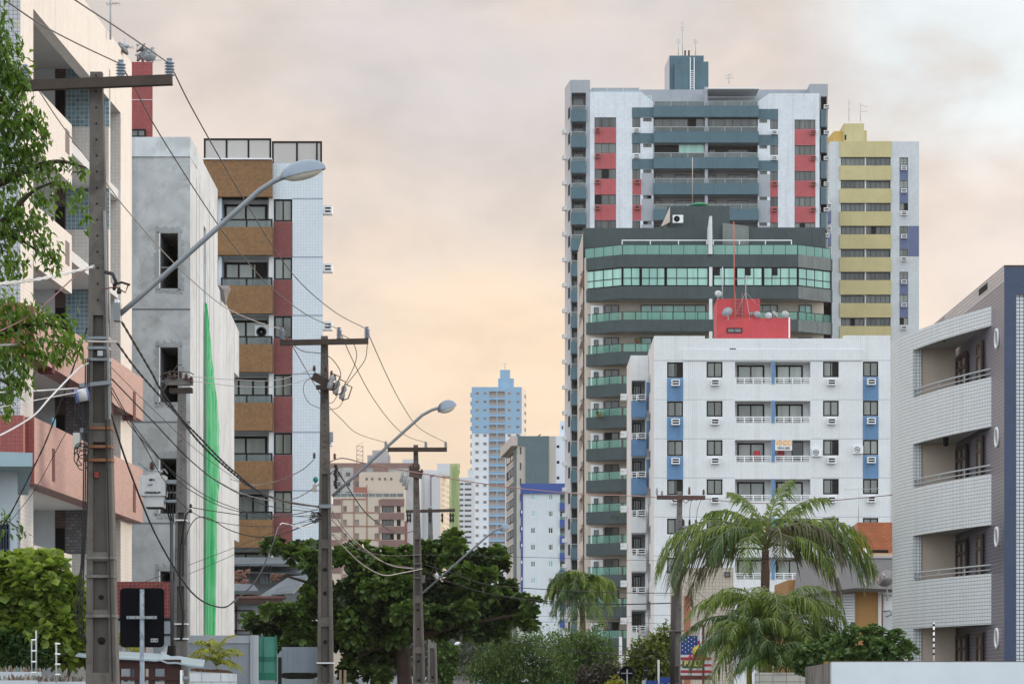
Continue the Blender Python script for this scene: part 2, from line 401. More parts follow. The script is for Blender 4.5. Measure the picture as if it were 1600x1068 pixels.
# ================================================================== SETTING
gb = MB(); gb.face([(-1500, -200, 0), (1500, -200, 0), (1500, 3500, 0), (-1500, 3500, 0)], mat('ground_soil', (0.16, 0.14, 0.11), 0.95))
tag(gb.build('ground'), kind='structure')
SX = 170.0 / F                                      # the street runs ahead, drifting slightly to the right
def street_x(y, off_): return off_ + SX * y
rb = MB(); rb.face([(street_x(0, -4), 0, .004), (street_x(0, 4.5), 0, .004), (street_x(900, 4.5), 900, .004), (street_x(900, -4), 900, .004)], mat('asphalt', (0.05, 0.05, 0.052), 0.9))
tag(rb.build('road'), kind='structure')
for nm, a, b in (('pavement', -7.2, -4), ('pavement', 4.5, 7.5)):
    kb = MB(); kb.hexa([(street_x(0, a), 0, 0), (street_x(0, b), 0, 0), (street_x(700, b), 700, 0), (street_x(700, a), 700, 0)],
                       [(street_x(0, a), 0, .13), (street_x(0, b), 0, .13), (street_x(700, b), 700, .13), (street_x(700, a), 700, .13)], mat('paving', (0.30, 0.29, 0.27), 0.9))
    tag(kb.build(nm), kind='structure')
# ================================================================== G: grey tower with red and white front, Y=317
def tile(w_, h_, mo, mc, sp=0.04, *x): return (w_, h_, mo, mc, sp, *x)
def tower_red():
    Y = 317.0; fr = FrP(883, Y, 1293, Y); U, Z, R = fr.U, fr.Z, fr.R; D = 22.0
    t = thing('apartment_tower', 'tall grey apartment tower with red and white window columns and teal balconies', 'building', (*XY(1090, Y + 8), 0))
    grey = mat('tower_grey', (0.36, 0.38, 0.42), 0.7, var=.08, streak=.12)
    mauve = mat('tower_side', (0.50, 0.47, 0.48), 0.75, var=.06, streak=.1)
    white = mat('tower_white', (0.68, 0.71, 0.76), 0.6, tile(.28, .28, .012, (.56, .59, .64)), var=.08, streak=.15)
    red = mat('tower_red', (0.43, 0.095, 0.105), 0.6, var=.16, streak=.25)
    teal = mat('tower_teal', (0.080, 0.145, 0.180), 0.55, var=.18, streak=.2)
    st = 40.2
    def row(k, y): return y + st * k
    # core body behind the fronts
    b = MB(); a0, a1 = XY(922, Y), XY(1281, Y)
    c0 = (XY(882.5, 321)[0], 321.5)
    b.prism([(a0[0], Y + 2.4), (a1[0], Y + 2.4), (a1[0] + .3, Y + D), (c0[0] + .6, Y + D)], 0, Z(150), grey)
    # setback roof storey
    b.prism([(U(922) + fr.o.x, Y + 3.4), (fr.o.x + U(1266), Y + 3.4), (fr.o.x + U(1266), Y + D - 2), (fr.o.x + U(922), Y + D - 2)], Z(150), Z(130), grey)
    b.build('core_wall', t)
    hl = [R(929, row(k, 183.5), 962.5, row(k, 199)) + (.22, M_ROOM) for k in range(6)]
    hl += [R(988, row(k, 184), 1000.5, row(k, 199)) + (.22, M_ROOM) for k in range(6)]
    hl += [R(1005, row(k, 184.5), 1018, row(k, 190)) + (.22, M_ROOM) for k in range(6)]
    wl = MB(); wl.wall(fr, U(922), U(1020.5), 0, Z(168), hl, white)
    wl.face([fr.pt(U(922), Z(168)), fr.pt(U(1020.5), Z(168)), fr.pt(U(1020.5), Z(159)), fr.pt(U(1002), Z(143.5)), fr.pt(U(922), Z(143.5))], white)
    wl.face([fr.pt(U(922), 0, -2.6), fr.pt(U(922), 0), fr.pt(U(922), Z(143.5)), fr.pt(U(922), Z(143.5), -2.6)], white)
    wl.face([fr.pt(U(922), Z(143.5)), fr.pt(U(1002), Z(143.5)), fr.pt(U(1002), Z(143.5), -2.6), fr.pt(U(922), Z(143.5), -2.6)], white)
    wl.build('white_wall', t)
    hr = [R(1241.5, row(k, 187), 1274, row(k, 201.8)) + (.22, M_ROOM) for k in range(6)]
    hr += [R(1203.5, row(k, 187), 1215.5, row(k, 202)) + (.22, M_ROOM) for k in range(6)]
    hr += [R(1186.5, row(k, 187), 1198.5, row(k, 192)) + (.22, M_ROOM) for k in range(6)]
    wr = MB(); wr.wall(fr, U(1184.5), U(1280.5), 0, Z(170), hr, white)
    wr.face([fr.pt(U(1184.5), Z(170)), fr.pt(U(1280.5), Z(170)), fr.pt(U(1280.5), Z(146)), fr.pt(U(1202), Z(146)), fr.pt(U(1184.5), Z(158.5))], white)
    wr.face([fr.pt(U(1280.5), 0), fr.pt(U(1280.5), 0, -2.6), fr.pt(U(1280.5), Z(146), -2.6), fr.pt(U(1280.5), Z(146))], white)
    wr.build('white_wall', t)
    # windows, panels and units
    for k in range(6):
        for (x0, x1, y0, y1, n) in ((929, 962.5, 183.5, 199, 3), (988, 1000.5, 184, 199, 2), (1005, 1018, 184.5, 190, 2),
                                    (1241.5, 1274, 187, 201.8, 4), (1203.5, 1215.5, 187, 202, 2), (1186.5, 1198.5, 187, 192, 2)):
            window(t, fr, R(x0, row(k, y0), x1, row(k, y1)), -.08, M_FRAME, G_DARK, n)
        part(t, 'spandrel_panel', fr, R(929, row(k, 199.2), 962.5, row(k, 223.6)), -.1, .03, red)
        part(t, 'spandrel_panel', fr, R(1241.5, row(k, 202), 1274, row(k, 227)), -.1, .03, red)
        ac(t, fr, U(933.5), Z(row(k, 204)), 0.03, .60, .42, .4, mat('red_unit', (.42, .16, .15), .6))
        ac(t, fr, U(1270), Z(row(k, 207.4)), 0.03, .60, .42, .4, mat('red_unit', (.42, .16, .15), .6))
        if k < 3:
            if k: 
                ac(t, fr, U(994.5), Z(row(k - 1, 204)), 0, .62, .42, .4); ac(t, fr, U(1209.5), Z(row(k - 1, 207.3)), 0, .62, .42, .4)
            part(t, 'spandrel_panel', fr, R(987.5, row(k, 168), 1020.5, row(k, 183.8)), -.1, .05, teal)
            part(t, 'spandrel_panel', fr, R(1184.5, row(k, 170.5), 1215.7, row(k, 186.6)), -.1, .05, teal)
        if k >= 2:
            part(t, 'spandrel_panel', fr, R(988, row(k, 199.2), 1002, row(k, 223.6)), -.1, .03, red)
            part(t, 'spandrel_panel', fr, R(1203.5, row(k, 202.2), 1215.5, row(k, 227)), -.1, .03, red)
            ac(t, fr, U(995.5), Z(row(k, 204)), 0.03, .62, .42, .4, mat('red_unit', (.42, .16, .15), .6)); ac(t, fr, U(1210), Z(row(k, 207.3)), 0.03, .62, .42, .4, mat('red_unit', (.42, .16, .15), .6))
            part(t, 'grey_panel', fr, R(1002.4, row(k, 190.2), 1020.5, row(k, 224.6)), -.1, .02, grey)
            part(t, 'grey_panel', fr, R(1184.5, row(k, 192.2), 1203.2, row(k, 227)), -.1, .02, grey)
    # central balconies
    hc = []
    for k in range(6):
        for x0, x1 in ((1021.5, 1101), (1106, 1184)): hc.append(R(x0, row(k, 184.6), x1, row(k, 207)) + (1.7, M_ROOM if k < 2 else mat('tower_inner', (.40, .37, .36), .85)))
    wc = MB(); wc.wall(fr, U(1020.5), U(1184.5), 0, Z(166.6), hc, grey); wc.build('balcony_wall', t)
    for k in range(6):
        part(t, 'balcony', fr, R(1021, row(k, 166.8), 1184.8, row(k, 184.2)), -.1, .55, teal)
        railing(t, fr, U(1021.5), U(1101), Z(row(k, 166.8)), Z(row(k, 159.2)), .5, M_ALU, G_GREY, 3)
        railing(t, fr, U(1106), U(1184), Z(row(k, 166.8)), Z(row(k, 159.2)), .5, M_ALU, G_GREY, 3)
        for x0, x1 in ((1021.5, 1101), (1106, 1184)):
            if k < 1: window(t, fr, R(x0 + .3, row(k, 185), x1 - .3, row(k, 200)), -.15, M_FRAME, G_DARK, 6, fw=.06)
            elif k == 1 and x0 < 1050: window(t, fr, R(x0 + .3, row(k, 184.8), x1 - .3, row(k, 199.5)), -.15, M_ALU, G_TEAL, 2, fw=.05)
            else:
                m = (x0 + x1) / 2
                window(t, fr, R(x0 + 3, row(k, 189), x0 + 14, row(k, 206.5)), -1.6, M_FRAME, G_DARK, 2)
                window(t, fr, R(m - 6, row(k, 188.5), m + 26, row(k, 206.5)), -1.6, M_FRAME, G_DARK, 3)
    for k in range(6): part(t, 'pier', fr, R(1101.2, row(k, 184.3), 1105.8, row(k, 206.9)), -.1, .3, grey)
    # left balcony stack on the canted corner
    fl = FrP(891, Y, 922, Y); side = FrP(882.5, 321.2, 891, Y)
    hs = [fl.R(893, row(k, 206 - 41), 915.5, row(k, 206 - 9)) + (1.8, mauve) for k in range(1, 22)] + [fl.R(893, 145, 915.5, 190.5) + (1.8, M_ROOM)]
    hs = [fl.R(893, 145, 915.5, 190.5) + (1.8, mat('tower_inner', (.40, .37, .36), .85))] + [fl.R(893, 191 + st * k, 915.5, 230.7 + st * k) + (1.8, mat('tower_inner', (.40, .37, .36), .85)) for k in range(0, 21)]
    ws = MB(); ws.wall(fl, 0, fl.L, 0, Z(125), hs, grey)
    ws.wall(side, 0, side.L, 0, Z(125), [], mauve)
    for k in range(22):
        u = side.L * .88
        ws.box(side, side.L * .62, side.L * .97, Z(row(k, 183)), Z(row(k, 166)), -.02, .015, M_DARK)
    ws.face([fl.pt(0, Z(125)), fl.pt(fl.L, Z(125)), fl.pt(fl.L, Z(125), -3), side.pt(0, Z(125))], grey)
    ws.face([fl.pt(fl.L, Z(150)), fl.pt(fl.L, Z(150), -4.0), fl.pt(fl.L, Z(125), -4.0), fl.pt(fl.L, Z(125))], grey)
    ws.build('corner_wall', t)
    for k in range(22):
        part(t, 'balcony', fl, fl.R(892.2, row(k, 172.5), 915.8, row(k, 190.6)), -.15, .35, teal)
        railing(t, fl, fl.U(892.4), fl.U(915.6), Z(row(k, 172.5)), Z(row(k, 166)), .3, M_ALU, G_GREY, 1)
        window(t, fl, fl.R(897, row(k, 150.5), 912, row(k, 164)), -1.7, M_ALU, G_WIN, 2)
        ac(t, side, side.L * .3, Z(row(k, 198.5)), 0, .75, .42, .45)
    # right balcony stack
    fr2 = FrP(1265, Y + .6, 1293.5, Y + .6)
    b2 = MB(); b2.wall(fr2, fr2.U(1281), fr2.L, 0, Z(149), [fr2.R(1282.5, 149.5 + st * k, 1292.2, 188 + st * k) + (1.5, M_ROOM) for k in range(8)], mauve)
    b2.box(fr2, 0, fr2.L, Z(149), Z(129.5), -3, 0, grey)
    b2.face([fr2.pt(fr2.L, 0), fr2.pt(fr2.L, 0, -14), fr2.pt(fr2.L, Z(149), -14), fr2.pt(fr2.L, Z(149))], mauve); b2.build('corner_wall', t)
    for k in range(8):
        c = MB(); x = lambda p: fr2.pt(fr2.U(p), 0)[0]; yy = Y + .5
        c.prism([(x(1281.4), yy), (x(1281.4), yy - .5), (x(1290), yy - .5), (x(1294.6), yy + 1.4), (x(1294.6), yy + 3)], Z(row(k, 198)), Z(row(k, 171)), teal)
        c.build('balcony', t); ac(t, fr2, fr2.U(1291), Z(row(k, 166)), .05, .6, .42, .4)
    # roof terrace: glass rails, recess, canopy
    rf = off(fr, -3.2)
    railing(t, off(fr, -.4), U(924), U(999), Z(143.5), Z(136), 0, M_ALU, glass_mat('pale_rail_glass', (.3, .38, .42), (.36, .45, .5), alpha=.6), 3, t=.09)
    window(t, rf, R(1030, 151, 1098, 160), .05, M_FRAME, G_DARK, 5)
    window(t, rf, R(1125, 152, 1172, 166), .05, M_FRAME, G_DARK, 4)
    window(t, off(fr, -1.0), R(1011, 147, 1019, 157), .05, M_WHITEP, G_TEAL, 1)
    part(t, 'pier', fr, R(1101.2, 135.5, 1105.8, 166.6), -3, -.05, grey)
    part(t, 'canopy_slab', fr, R(1105, 139.6, 1185, 141.5), -3.2, .9, M_WHITEP)
    # stair and tank tower on the roof
    tb = MB(); ft = FrP(1046, Y + 6, 1099, Y + 6)
    tb.prism([XY(1046, Y + 6), XY(1099.5, Y + 6), XY(1099.5, Y + 12), XY(1038.4, Y + 12)], Z(131), ft.Z(87), teal, skip=(3,))
    tb.face([(*XY(1038.4, Y + 12), Z(131)), (*XY(1046, Y + 6), Z(131)), (*XY(1046, Y + 6), ft.Z(87)), (*XY(1038.4, Y + 12), ft.Z(87))], mauve)  # lit side face: the light is painted in as a paler colour
    tb.prism([XY(1054, Y + 5), XY(1107, Y + 5), XY(1107, Y + 9), XY(1054, Y + 9)], Z(131), ft.Z(99.5), teal)
    tt = tb.build('roof_tower', t)
    ld = MB(); fo = FrP(1054, Y + 5, 1107, Y + 5)
    for px in (1078.5, 1084.5): ld.box(fo, fo.U(px) - .05, fo.U(px) + .05, Z(130), fo.Z(90), .1, .18, M_WHITEP)
    for i in range(12): ld.box(fo, fo.U(1078.5), fo.U(1084.5), Z(129 - 3 * i) - .03, Z(129 - 3 * i) + .03, .11, .17, M_WHITEP)
    ld.build('ladder', tt)
    for px, y0, y1, m in ((1060, 86.5, 60, M_ALU), (1066.5, 87, 32, M_ALU), (1087, 86.5, 60, M_ALU), (1070.5, 95, 79, M_FRAME), (1076.5, 95, 79, M_FRAME)):
        pb = MB(); q = P(px, y0, Y + 7); q2 = P(px, y1, Y + 7); pb.tube([q, q2], .045 if m is M_ALU else .1, m, 5)
        if y1 < 61: 
            for s_ in (.72, .8, .9): pb.tube([q.lerp(q2, s_) - Vector((.25, 0, 0)), q.lerp(q2, s_) + Vector((.25, 0, 0))], .025, m, 4)
        pb.build('antenna', tt)
    return t
tower_red()
# ================================================================== H: yellow-banded tower, Y=361
def tower_yellow():
    Y = 361.0; fr = FrP(1297, Y, 1436, Y); U, Z, R = fr.U, fr.Z, fr.R; st = 35.75
    t = thing('apartment_tower', 'pale grey apartment tower with yellow balcony bands', 'building', (*XY(1366, Y + 8), 0))
    white = mat('ytower_white', (0.56, 0.59, 0.61), 0.7, tile(.35, .35, .012, (.50, .53, .55)), var=.06, streak=.1)
    yel = mat('ytower_yellow', (0.52, 0.45, 0.235), 0.7, var=.1, streak=.12)
    blu = mat('ytower_blue', (0.12, 0.15, 0.27), 0.6, var=.1)
    holes = [R(1314, 246 + st * k, 1391.5, 259 + st * k) + (.9, M_ROOM) for k in range(9)]
    wr = [(246, 258.5), (281.5, 294), (317, 329), (353, 365), (389, 400.5), (424.5, 436), (460, 472), (496, 507.5)]
    holes += [R(1405.5, a, 1419, b) + (.25, M_ROOM) for a, b in wr]
    b = MB(); b.wall(fr, 0, fr.L, 0, Z(221), holes, white)
    b.prism([fr.pt(0, 0).xy, fr.pt(fr.L, 0).xy, (fr.pt(fr.L, 0).x + .8, Y + 16), (fr.pt(0, 0).x, Y + 16)], 0, Z(221), white, skip=(0,))
    b.build('wall', t)
    for k in range(9):
        y0 = 221.2 if k == 0 else 259.2 + st * (k - 1)
        part(t, 'balcony', fr, R(1312, y0, 1392.3, 245.8 + st * k), -.1, .25, yel)
        part(t, 'pier', fr, R(1351, 246 + st * k, 1353.4, 259 + st * k), -.8, .02, white)
        window(t, fr, R(1314.5, 246.4 + st * k, 1350.8, 258.8 + st * k), -.5 if k > 3 else -.15, M_FRAME, G_WIN if k in (0,) else G_DARK, 5, fw=.06)
        window(t, fr, R(1353.6, 246.4 + st * k, 1391, 258.8 + st * k), -.5 if k in (1, 4, 5) else -.15, M_FRAME, G_DARK, 5, fw=.06)
    for i, (a, c) in enumerate(wr):
        window(t, fr, R(1405.5, a, 1419, c), -.1, M_FRAME, G_WIN, 2)
        ac(t, fr, U(1412), Z(c + 4.5), .02, .72, .5, .4)
    part(t, 'blue_panel', fr, R(1405.5, 258.7, 1419, 281.3), -.1, .015, blu); part(t, 'blue_panel', fr, R(1405.5, 294.2, 1419, 316.8), -.1, .015, blu)
    part(t, 'blue_panel', fr, R(1419.2, 353, 1436, 400.5), -.1, .015, blu); part(t, 'blue_panel', fr, R(1405.5, 365.2, 1419, 388.8), -.1, .015, blu)
    for i in (5, 6): part(t, 'blue_panel', fr, R(1405.5, wr[i][1] + .2, 1419, wr[i + 1][0] - .2), -.1, .015, blu)
    yel2 = mat('ytower_roof_yellow', (0.56, 0.37, 0.10), 0.7, var=.08)
    rt = MB(); q = lambda p, d: (fr.pt(U(p), 0)[0], Y + d)
    rt.prism([q(1306, 2), q(1320, 2), q(1320, 7), q(1301.8, 7)], Z(221.5), Z(200), yel2)
    rt.prism([q(1320, 1.2), q(1352, 1.2), q(1352, 6), q(1320, 6)], Z(221.5), Z(190), yel)
    rt.prism([q(1352, 1.6), q(1357, 1.6), q(1357, 6), q(1352, 6)], Z(221.5), Z(200), yel)
    rt.box(off(fr, -1.2), U(1321.3), U(1324), Z(216), Z(208), 0, .03, M_DARK)
    r = rt.build('roof_tower', t)
    for px, y1 in ((1326.5, 156), (1344.5, 161)):
        p = MB(); a, c = P(px, 190, Y + 3), P(px, y1, Y + 3); p.tube([a, c], .05, M_ALU, 5)
        for i, s_ in enumerate((.55, .9)): p.tube([a.lerp(c, s_) - Vector((.1, 0, 0)), a.lerp(c, s_) + Vector((.9 if px > 1340 else .2, 0, -.25 * i))], .03, M_ALU, 4)
        p.build('antenna', r)
    # lower street-side wing, dark balconies at the left flank
    lf = FrP(1283, Y - 3, 1297, Y - 3); l = MB(); l.wall(lf, 0, lf.L, 0, lf.Z(300), [], white)
    l.prism([lf.pt(0, 0).xy, lf.pt(lf.L, 0).xy, lf.pt(lf.L, 0, -6).xy, lf.pt(0, 0, -6).xy], 0, lf.Z(300), white, skip=(0,)); l.build('side_wing', t)
    for k in range(6):
        part(t, 'balcony', lf, lf.R(1284, 330 + st * k, 1298, 349 + st * k), -.2, .5, blu)
        ac(t, lf, lf.U(1294), lf.Z(322 + st * k), .05, .8, .55, .4)
tower_yellow()
# ================================================================== I: dark green balcony building, Y=258
def green_building():
    Y = 258.0; t = thing('apartment_block', 'dark green apartment block with glazed canted balconies behind the white block', 'building', (*XY(1100, Y + 8), 0))
    dk = mat('green_tile', (0.044, 0.062, 0.067), 0.5, tile(.2, .2, .012, (.058, .076, .08)), var=.22, streak=.25)
    dk2 = mat('green_tile_pale_and_lit', (0.17, 0.185, 0.175), 0.45, tile(.2, .2, .012, (.14, .155, .15)), var=.2, streak=.3)
    peach = mat('green_side', (0.55, 0.47, 0.42), 0.8, var=.06, streak=.08)
    fin = mat('fin_white', (.66, .67, .68), .7, streak=.15)
    L = FrP(911, 260.5, 972, Y); C = FrP(972, Y, 1247.5, Y); Rr = FrP(1247.5, Y, 1301, 260.5)
    Z = lambda py: CZ + (HZ - py) * Y / F
    outer = [L.pt(0, 0).xy, C.pt(0, 0).xy, C.pt(C.L, 0).xy, Rr.pt(Rr.L, 0).xy]
    inner = [(outer[0].x + .15, outer[0].y + .3), (outer[1].x + .1, outer[1].y + .35), (outer[2].x - .1, outer[2].y + .35), (outer[3].x - .15, outer[3].y + .3)]
    ring = list(outer) + inner[::-1]
    full = [(outer[0].x, outer[0].y), *[tuple(p) for p in outer[1:3]], tuple(outer[3]), (outer[3].x - .2, Y + 5.5), (outer[0].x - .2, Y + 5.5)]
    bands = [(397.5, 417), (447, 466.5), (499, 517.5)] + [(548.8 + 49.7 * i, 568 + 49.7 * i) for i in range(10)]
    core = MB(); yb = Y + 2.3
    core.wall(FrP(913, yb, 1296, yb), 0, 21.9, 0, Z(397), [], M_BEIGE)
    core.prism([(outer[0].x + .1, yb + .02), (outer[3].x - .1, yb + .02), (outer[3].x - .3, Y + 18), (outer[0].x - .15, Y + 18)], 0, Z(400), dk, skip=(0, 3))
    core.build('core_wall', t)
    # left flank: peach wall with the recessed ends of the balconies
    S = FrP(902.2, 273, 911, 260.5)
    hz = []
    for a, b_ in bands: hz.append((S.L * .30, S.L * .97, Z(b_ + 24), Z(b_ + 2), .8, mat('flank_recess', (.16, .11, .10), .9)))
    sw = MB(); sw.wall(S, 0, S.L, 0, Z(356), hz, peach); sw.build('side_wall', t)
    # parapet bands and floor slabs
    for i, (a, b_) in enumerate(bands):
        m = MB(); n = 4; Zt, Zb = Z(a), Z(b_)
        m.prism(ring, Zb, Zt, dk, skip=(2,))
        m.face([(*outer[2], Zb), (*outer[3], Zb), (*outer[3], Zt), (*outer[2], Zt)], dk2)  # canted face: its brighter reflected light is painted as paler tile
        m.prism([(p[0], p[1] + .01) for p in full], Zb + .02, Zb + .2, M_SOFFIT)
        m.build('balcony', t)
    # glazed storey
    for fr_, n, e in ((L, 4, (.12, .03)), (Rr, 4, (.03, .12))):
        window(t, fr_, (e[0], fr_.L - e[1], Z(446.6), Z(417.4)), -.06, M_FRAME, G_TEAL, n, 2, fw=.09, split=.42, name='glazing')
    U = C.U
    for a, b_, n in ((972, 1001, 2), (1001, 1040, 3), (1040, 1107.5, 4), (1113.5, 1150, 2), (1150, 1192, 3), (1192, 1247, 4)):
        window(t, C, (U(a) + .05, U(b_) - .03, Z(446.6), Z(417.4)), -.06, M_FRAME, G_TEAL, n, 2, fw=.085, split=.42, name='glazing')
    for px in (1115, 1163, 1205):
        part(t, 'open_sash', C, (U(px + 1), U(px + 10), Z(430), Z(419)), -.07, -.02, M_DARK)
    # open balconies
    bw = FrP(913, yb, 1296, yb)
    for i, (a, b_) in enumerate(bands):
        if i < 2: continue
        top = a - 13
        for fr_, n in ((L, 3), (C, 14), (Rr, 4)):
            railing(t, fr_, .06, fr_.L - .06, Z(a), Z(top), -.08, M_FRAME, G_RAIL, n, t=.05)
        y0, y1 = bands[i - 1][1] + 4.5, a - .5
        window(t, bw, (bw.U(944.5), bw.U(967), Z(y1 - 2), Z(y0)), .05, M_FRAME, G_DARK, 2, fw=.07)
        if i < 5:
            window(t, bw, (bw.U(1001), bw.U(1103), Z(y1), Z(y0)), .05, M_FRAME, G_TEAL, 6, fw=.08, name='sliding_door')
            window(t, bw, (bw.U(1180), bw.U(1215), Z(y1), Z(y0)), .05, M_FRAME, G_WIN, 3, fw=.08, name='sliding_door')
            window(t, bw, (bw.U(1248), bw.U(1268), Z(y1), Z(y0)), .05, M_FRAME, G_TEAL, 2, fw=.08)
        wp = MB(); wf = FrP(923, yb - .25, 942, yb - .25); wp.box(wf, 0, wf.L, Z(a), Z(bands[i - 1][1] + 6), -.23, 0, mat('fin_white', 0)); wp.build('partition', t)
        window(t, wf, (wf.U(928), wf.U(935), Z(bands[i - 1][1] + 19), Z(bands[i - 1][1] + 9)), .06, M_FRAME, G_DARK, 1)
    # white fin between the two flats
    fb = MB()
    fb.hexa([C.pt(U(1106.6), Z(397.6), .35), C.pt(U(1113), Z(397.6), .35), C.pt(U(1113), Z(397.6), -2.2), C.pt(U(1106.6), Z(397.6), -2.2)],
            [C.pt(U(1107.8), Z(339), .35), C.pt(U(1112.2), Z(338), .35), C.pt(U(1112.2), Z(352), -2.2), C.pt(U(1107.8), Z(352), -2.2)], fin)
    fb.build('white_fin', t)
    for a, b_ in ((417.2, 446.8), (466.7, 498.8), (517.7, 548.6)): part(t, 'white_pier', C, (U(1108), U(1113), Z(b_), Z(a)), -.3, .02, fin)
    # roof terrace: glass screen, white rail, penthouse walls
    for fr_, a, b_ in ((L, .1, L.L - .02), (C, .05, U(1107)), (C, U(1114), C.L - .05), (Rr, .05, Rr.L - .1)):
        railing(t, fr_, a, b_, Z(397.3), Z(381.5), -.12, M_FRAME, glass_mat('terrace_glass', (.18, .38, .33), (.28, .50, .44), alpha=.6, tint=(.8, .95, .88)), 7 if fr_ is C else 4, t=.04, name='glass_screen')
    for a, b_ in ((972, 1106), (1115, 1239)):
        railing(t, C, U(a), U(b_), Z(381), Z(372), -.9, M_WHITEP, None, 3, t=.09)
    p1 = off(C, -3.2); z = lambda py: CZ + (HZ - py) * (Y + 3.2) / F
    pw = MB(); pw.prism([XY(911, Y + 3.2), XY(1098, Y + 3.2), XY(1098, Y + 12), XY(909, Y + 12)], Z(400), z(356), dk)
    pw.prism([XY(1043, Y + 4.2), XY(1140, Y + 4.2), XY(1140, Y + 12), XY(1043, Y + 12)], z(357), z(319), dk)
    pw.prism([XY(1098, Y + 3.4), XY(1129, Y + 3.4), XY(1129, Y + 12), XY(1098, Y + 12)], Z(400), z(352), dk)
    pw.hexa([(*XY(1129, Y + 2.9), Z(400)), (*XY(1170, Y + 2.9), Z(400)), (*XY(1170, Y + 8), Z(400)), (*XY(1129, Y + 8), Z(400))],
            [(*XY(1129, Y + 2.9), z(349)), (*XY(1170, Y + 2.9), z(354)), (*XY(1170, Y + 8), z(354)), (*XY(1129, Y + 8), z(349))], dk2)
    pw.prism([XY(1170, Y + 3.3), XY(1290, Y + 3.3), XY(1290, Y + 11), XY(1170, Y + 11)], Z(400), z(355), dk)
    pw.build('penthouse', t)
    # leaning peach wall fragment and outdoor unit on the roof
    lw = MB(); f2 = off(C, -3.6)
    lw.face([f2.pt(U(1036), z(353)), f2.pt(U(1050), z(346)), f2.pt(U(1050), z(321)), f2.pt(U(1048.5), z(321))], peach)
    lw.face([f2.pt(U(1050), z(346)), f2.pt(U(1051), z(346), -.5), f2.pt(U(1051), z(321), -.5), f2.pt(U(1050), z(321))], peach)
    lw.face([f2.pt(U(1048.5), z(321)), f2.pt(U(1050), z(321)), f2.pt(U(1051), z(321), -.5), f2.pt(U(1036), z(353), -.5), f2.pt(U(1036), z(353))], peach); lw.build('sloping_wall', t)
    return t
green_building()
def outdoor_unit(root, fr, u, z, d, W=.8, H=.62, D=.32):
    key = ('unit', round(W, 2))
    if key not in CACHE:
        b = MB(); b.box(LF, -W / 2, W / 2, -H / 2, H / 2, 0, D, M_WHITEP)
        fan = MB(); fan.lathe([(.0, -.004), (H * .38, -.004), (H * .40, .02), (H * .34, .02), (H * .33, .0), (.06, .0), (.06, .02), (0, .02)], mat('fan_grey', (.12, .13, .14), .6), (-W * .12, -D, 0), 18, (0, -1, 0))
        CACHE[key] = (b.mesh('outdoor_unit'), fan.mesh('fan_grille'))
    a, f = CACHE[key]
    o = place(a, 'outdoor_unit', root, fr.pt(u, z, d), fr.ang); q = bpy.data.objects.new('fan_grille', f); COL.objects.link(q); q.parent = o; q['w'] = o['w']
    return o
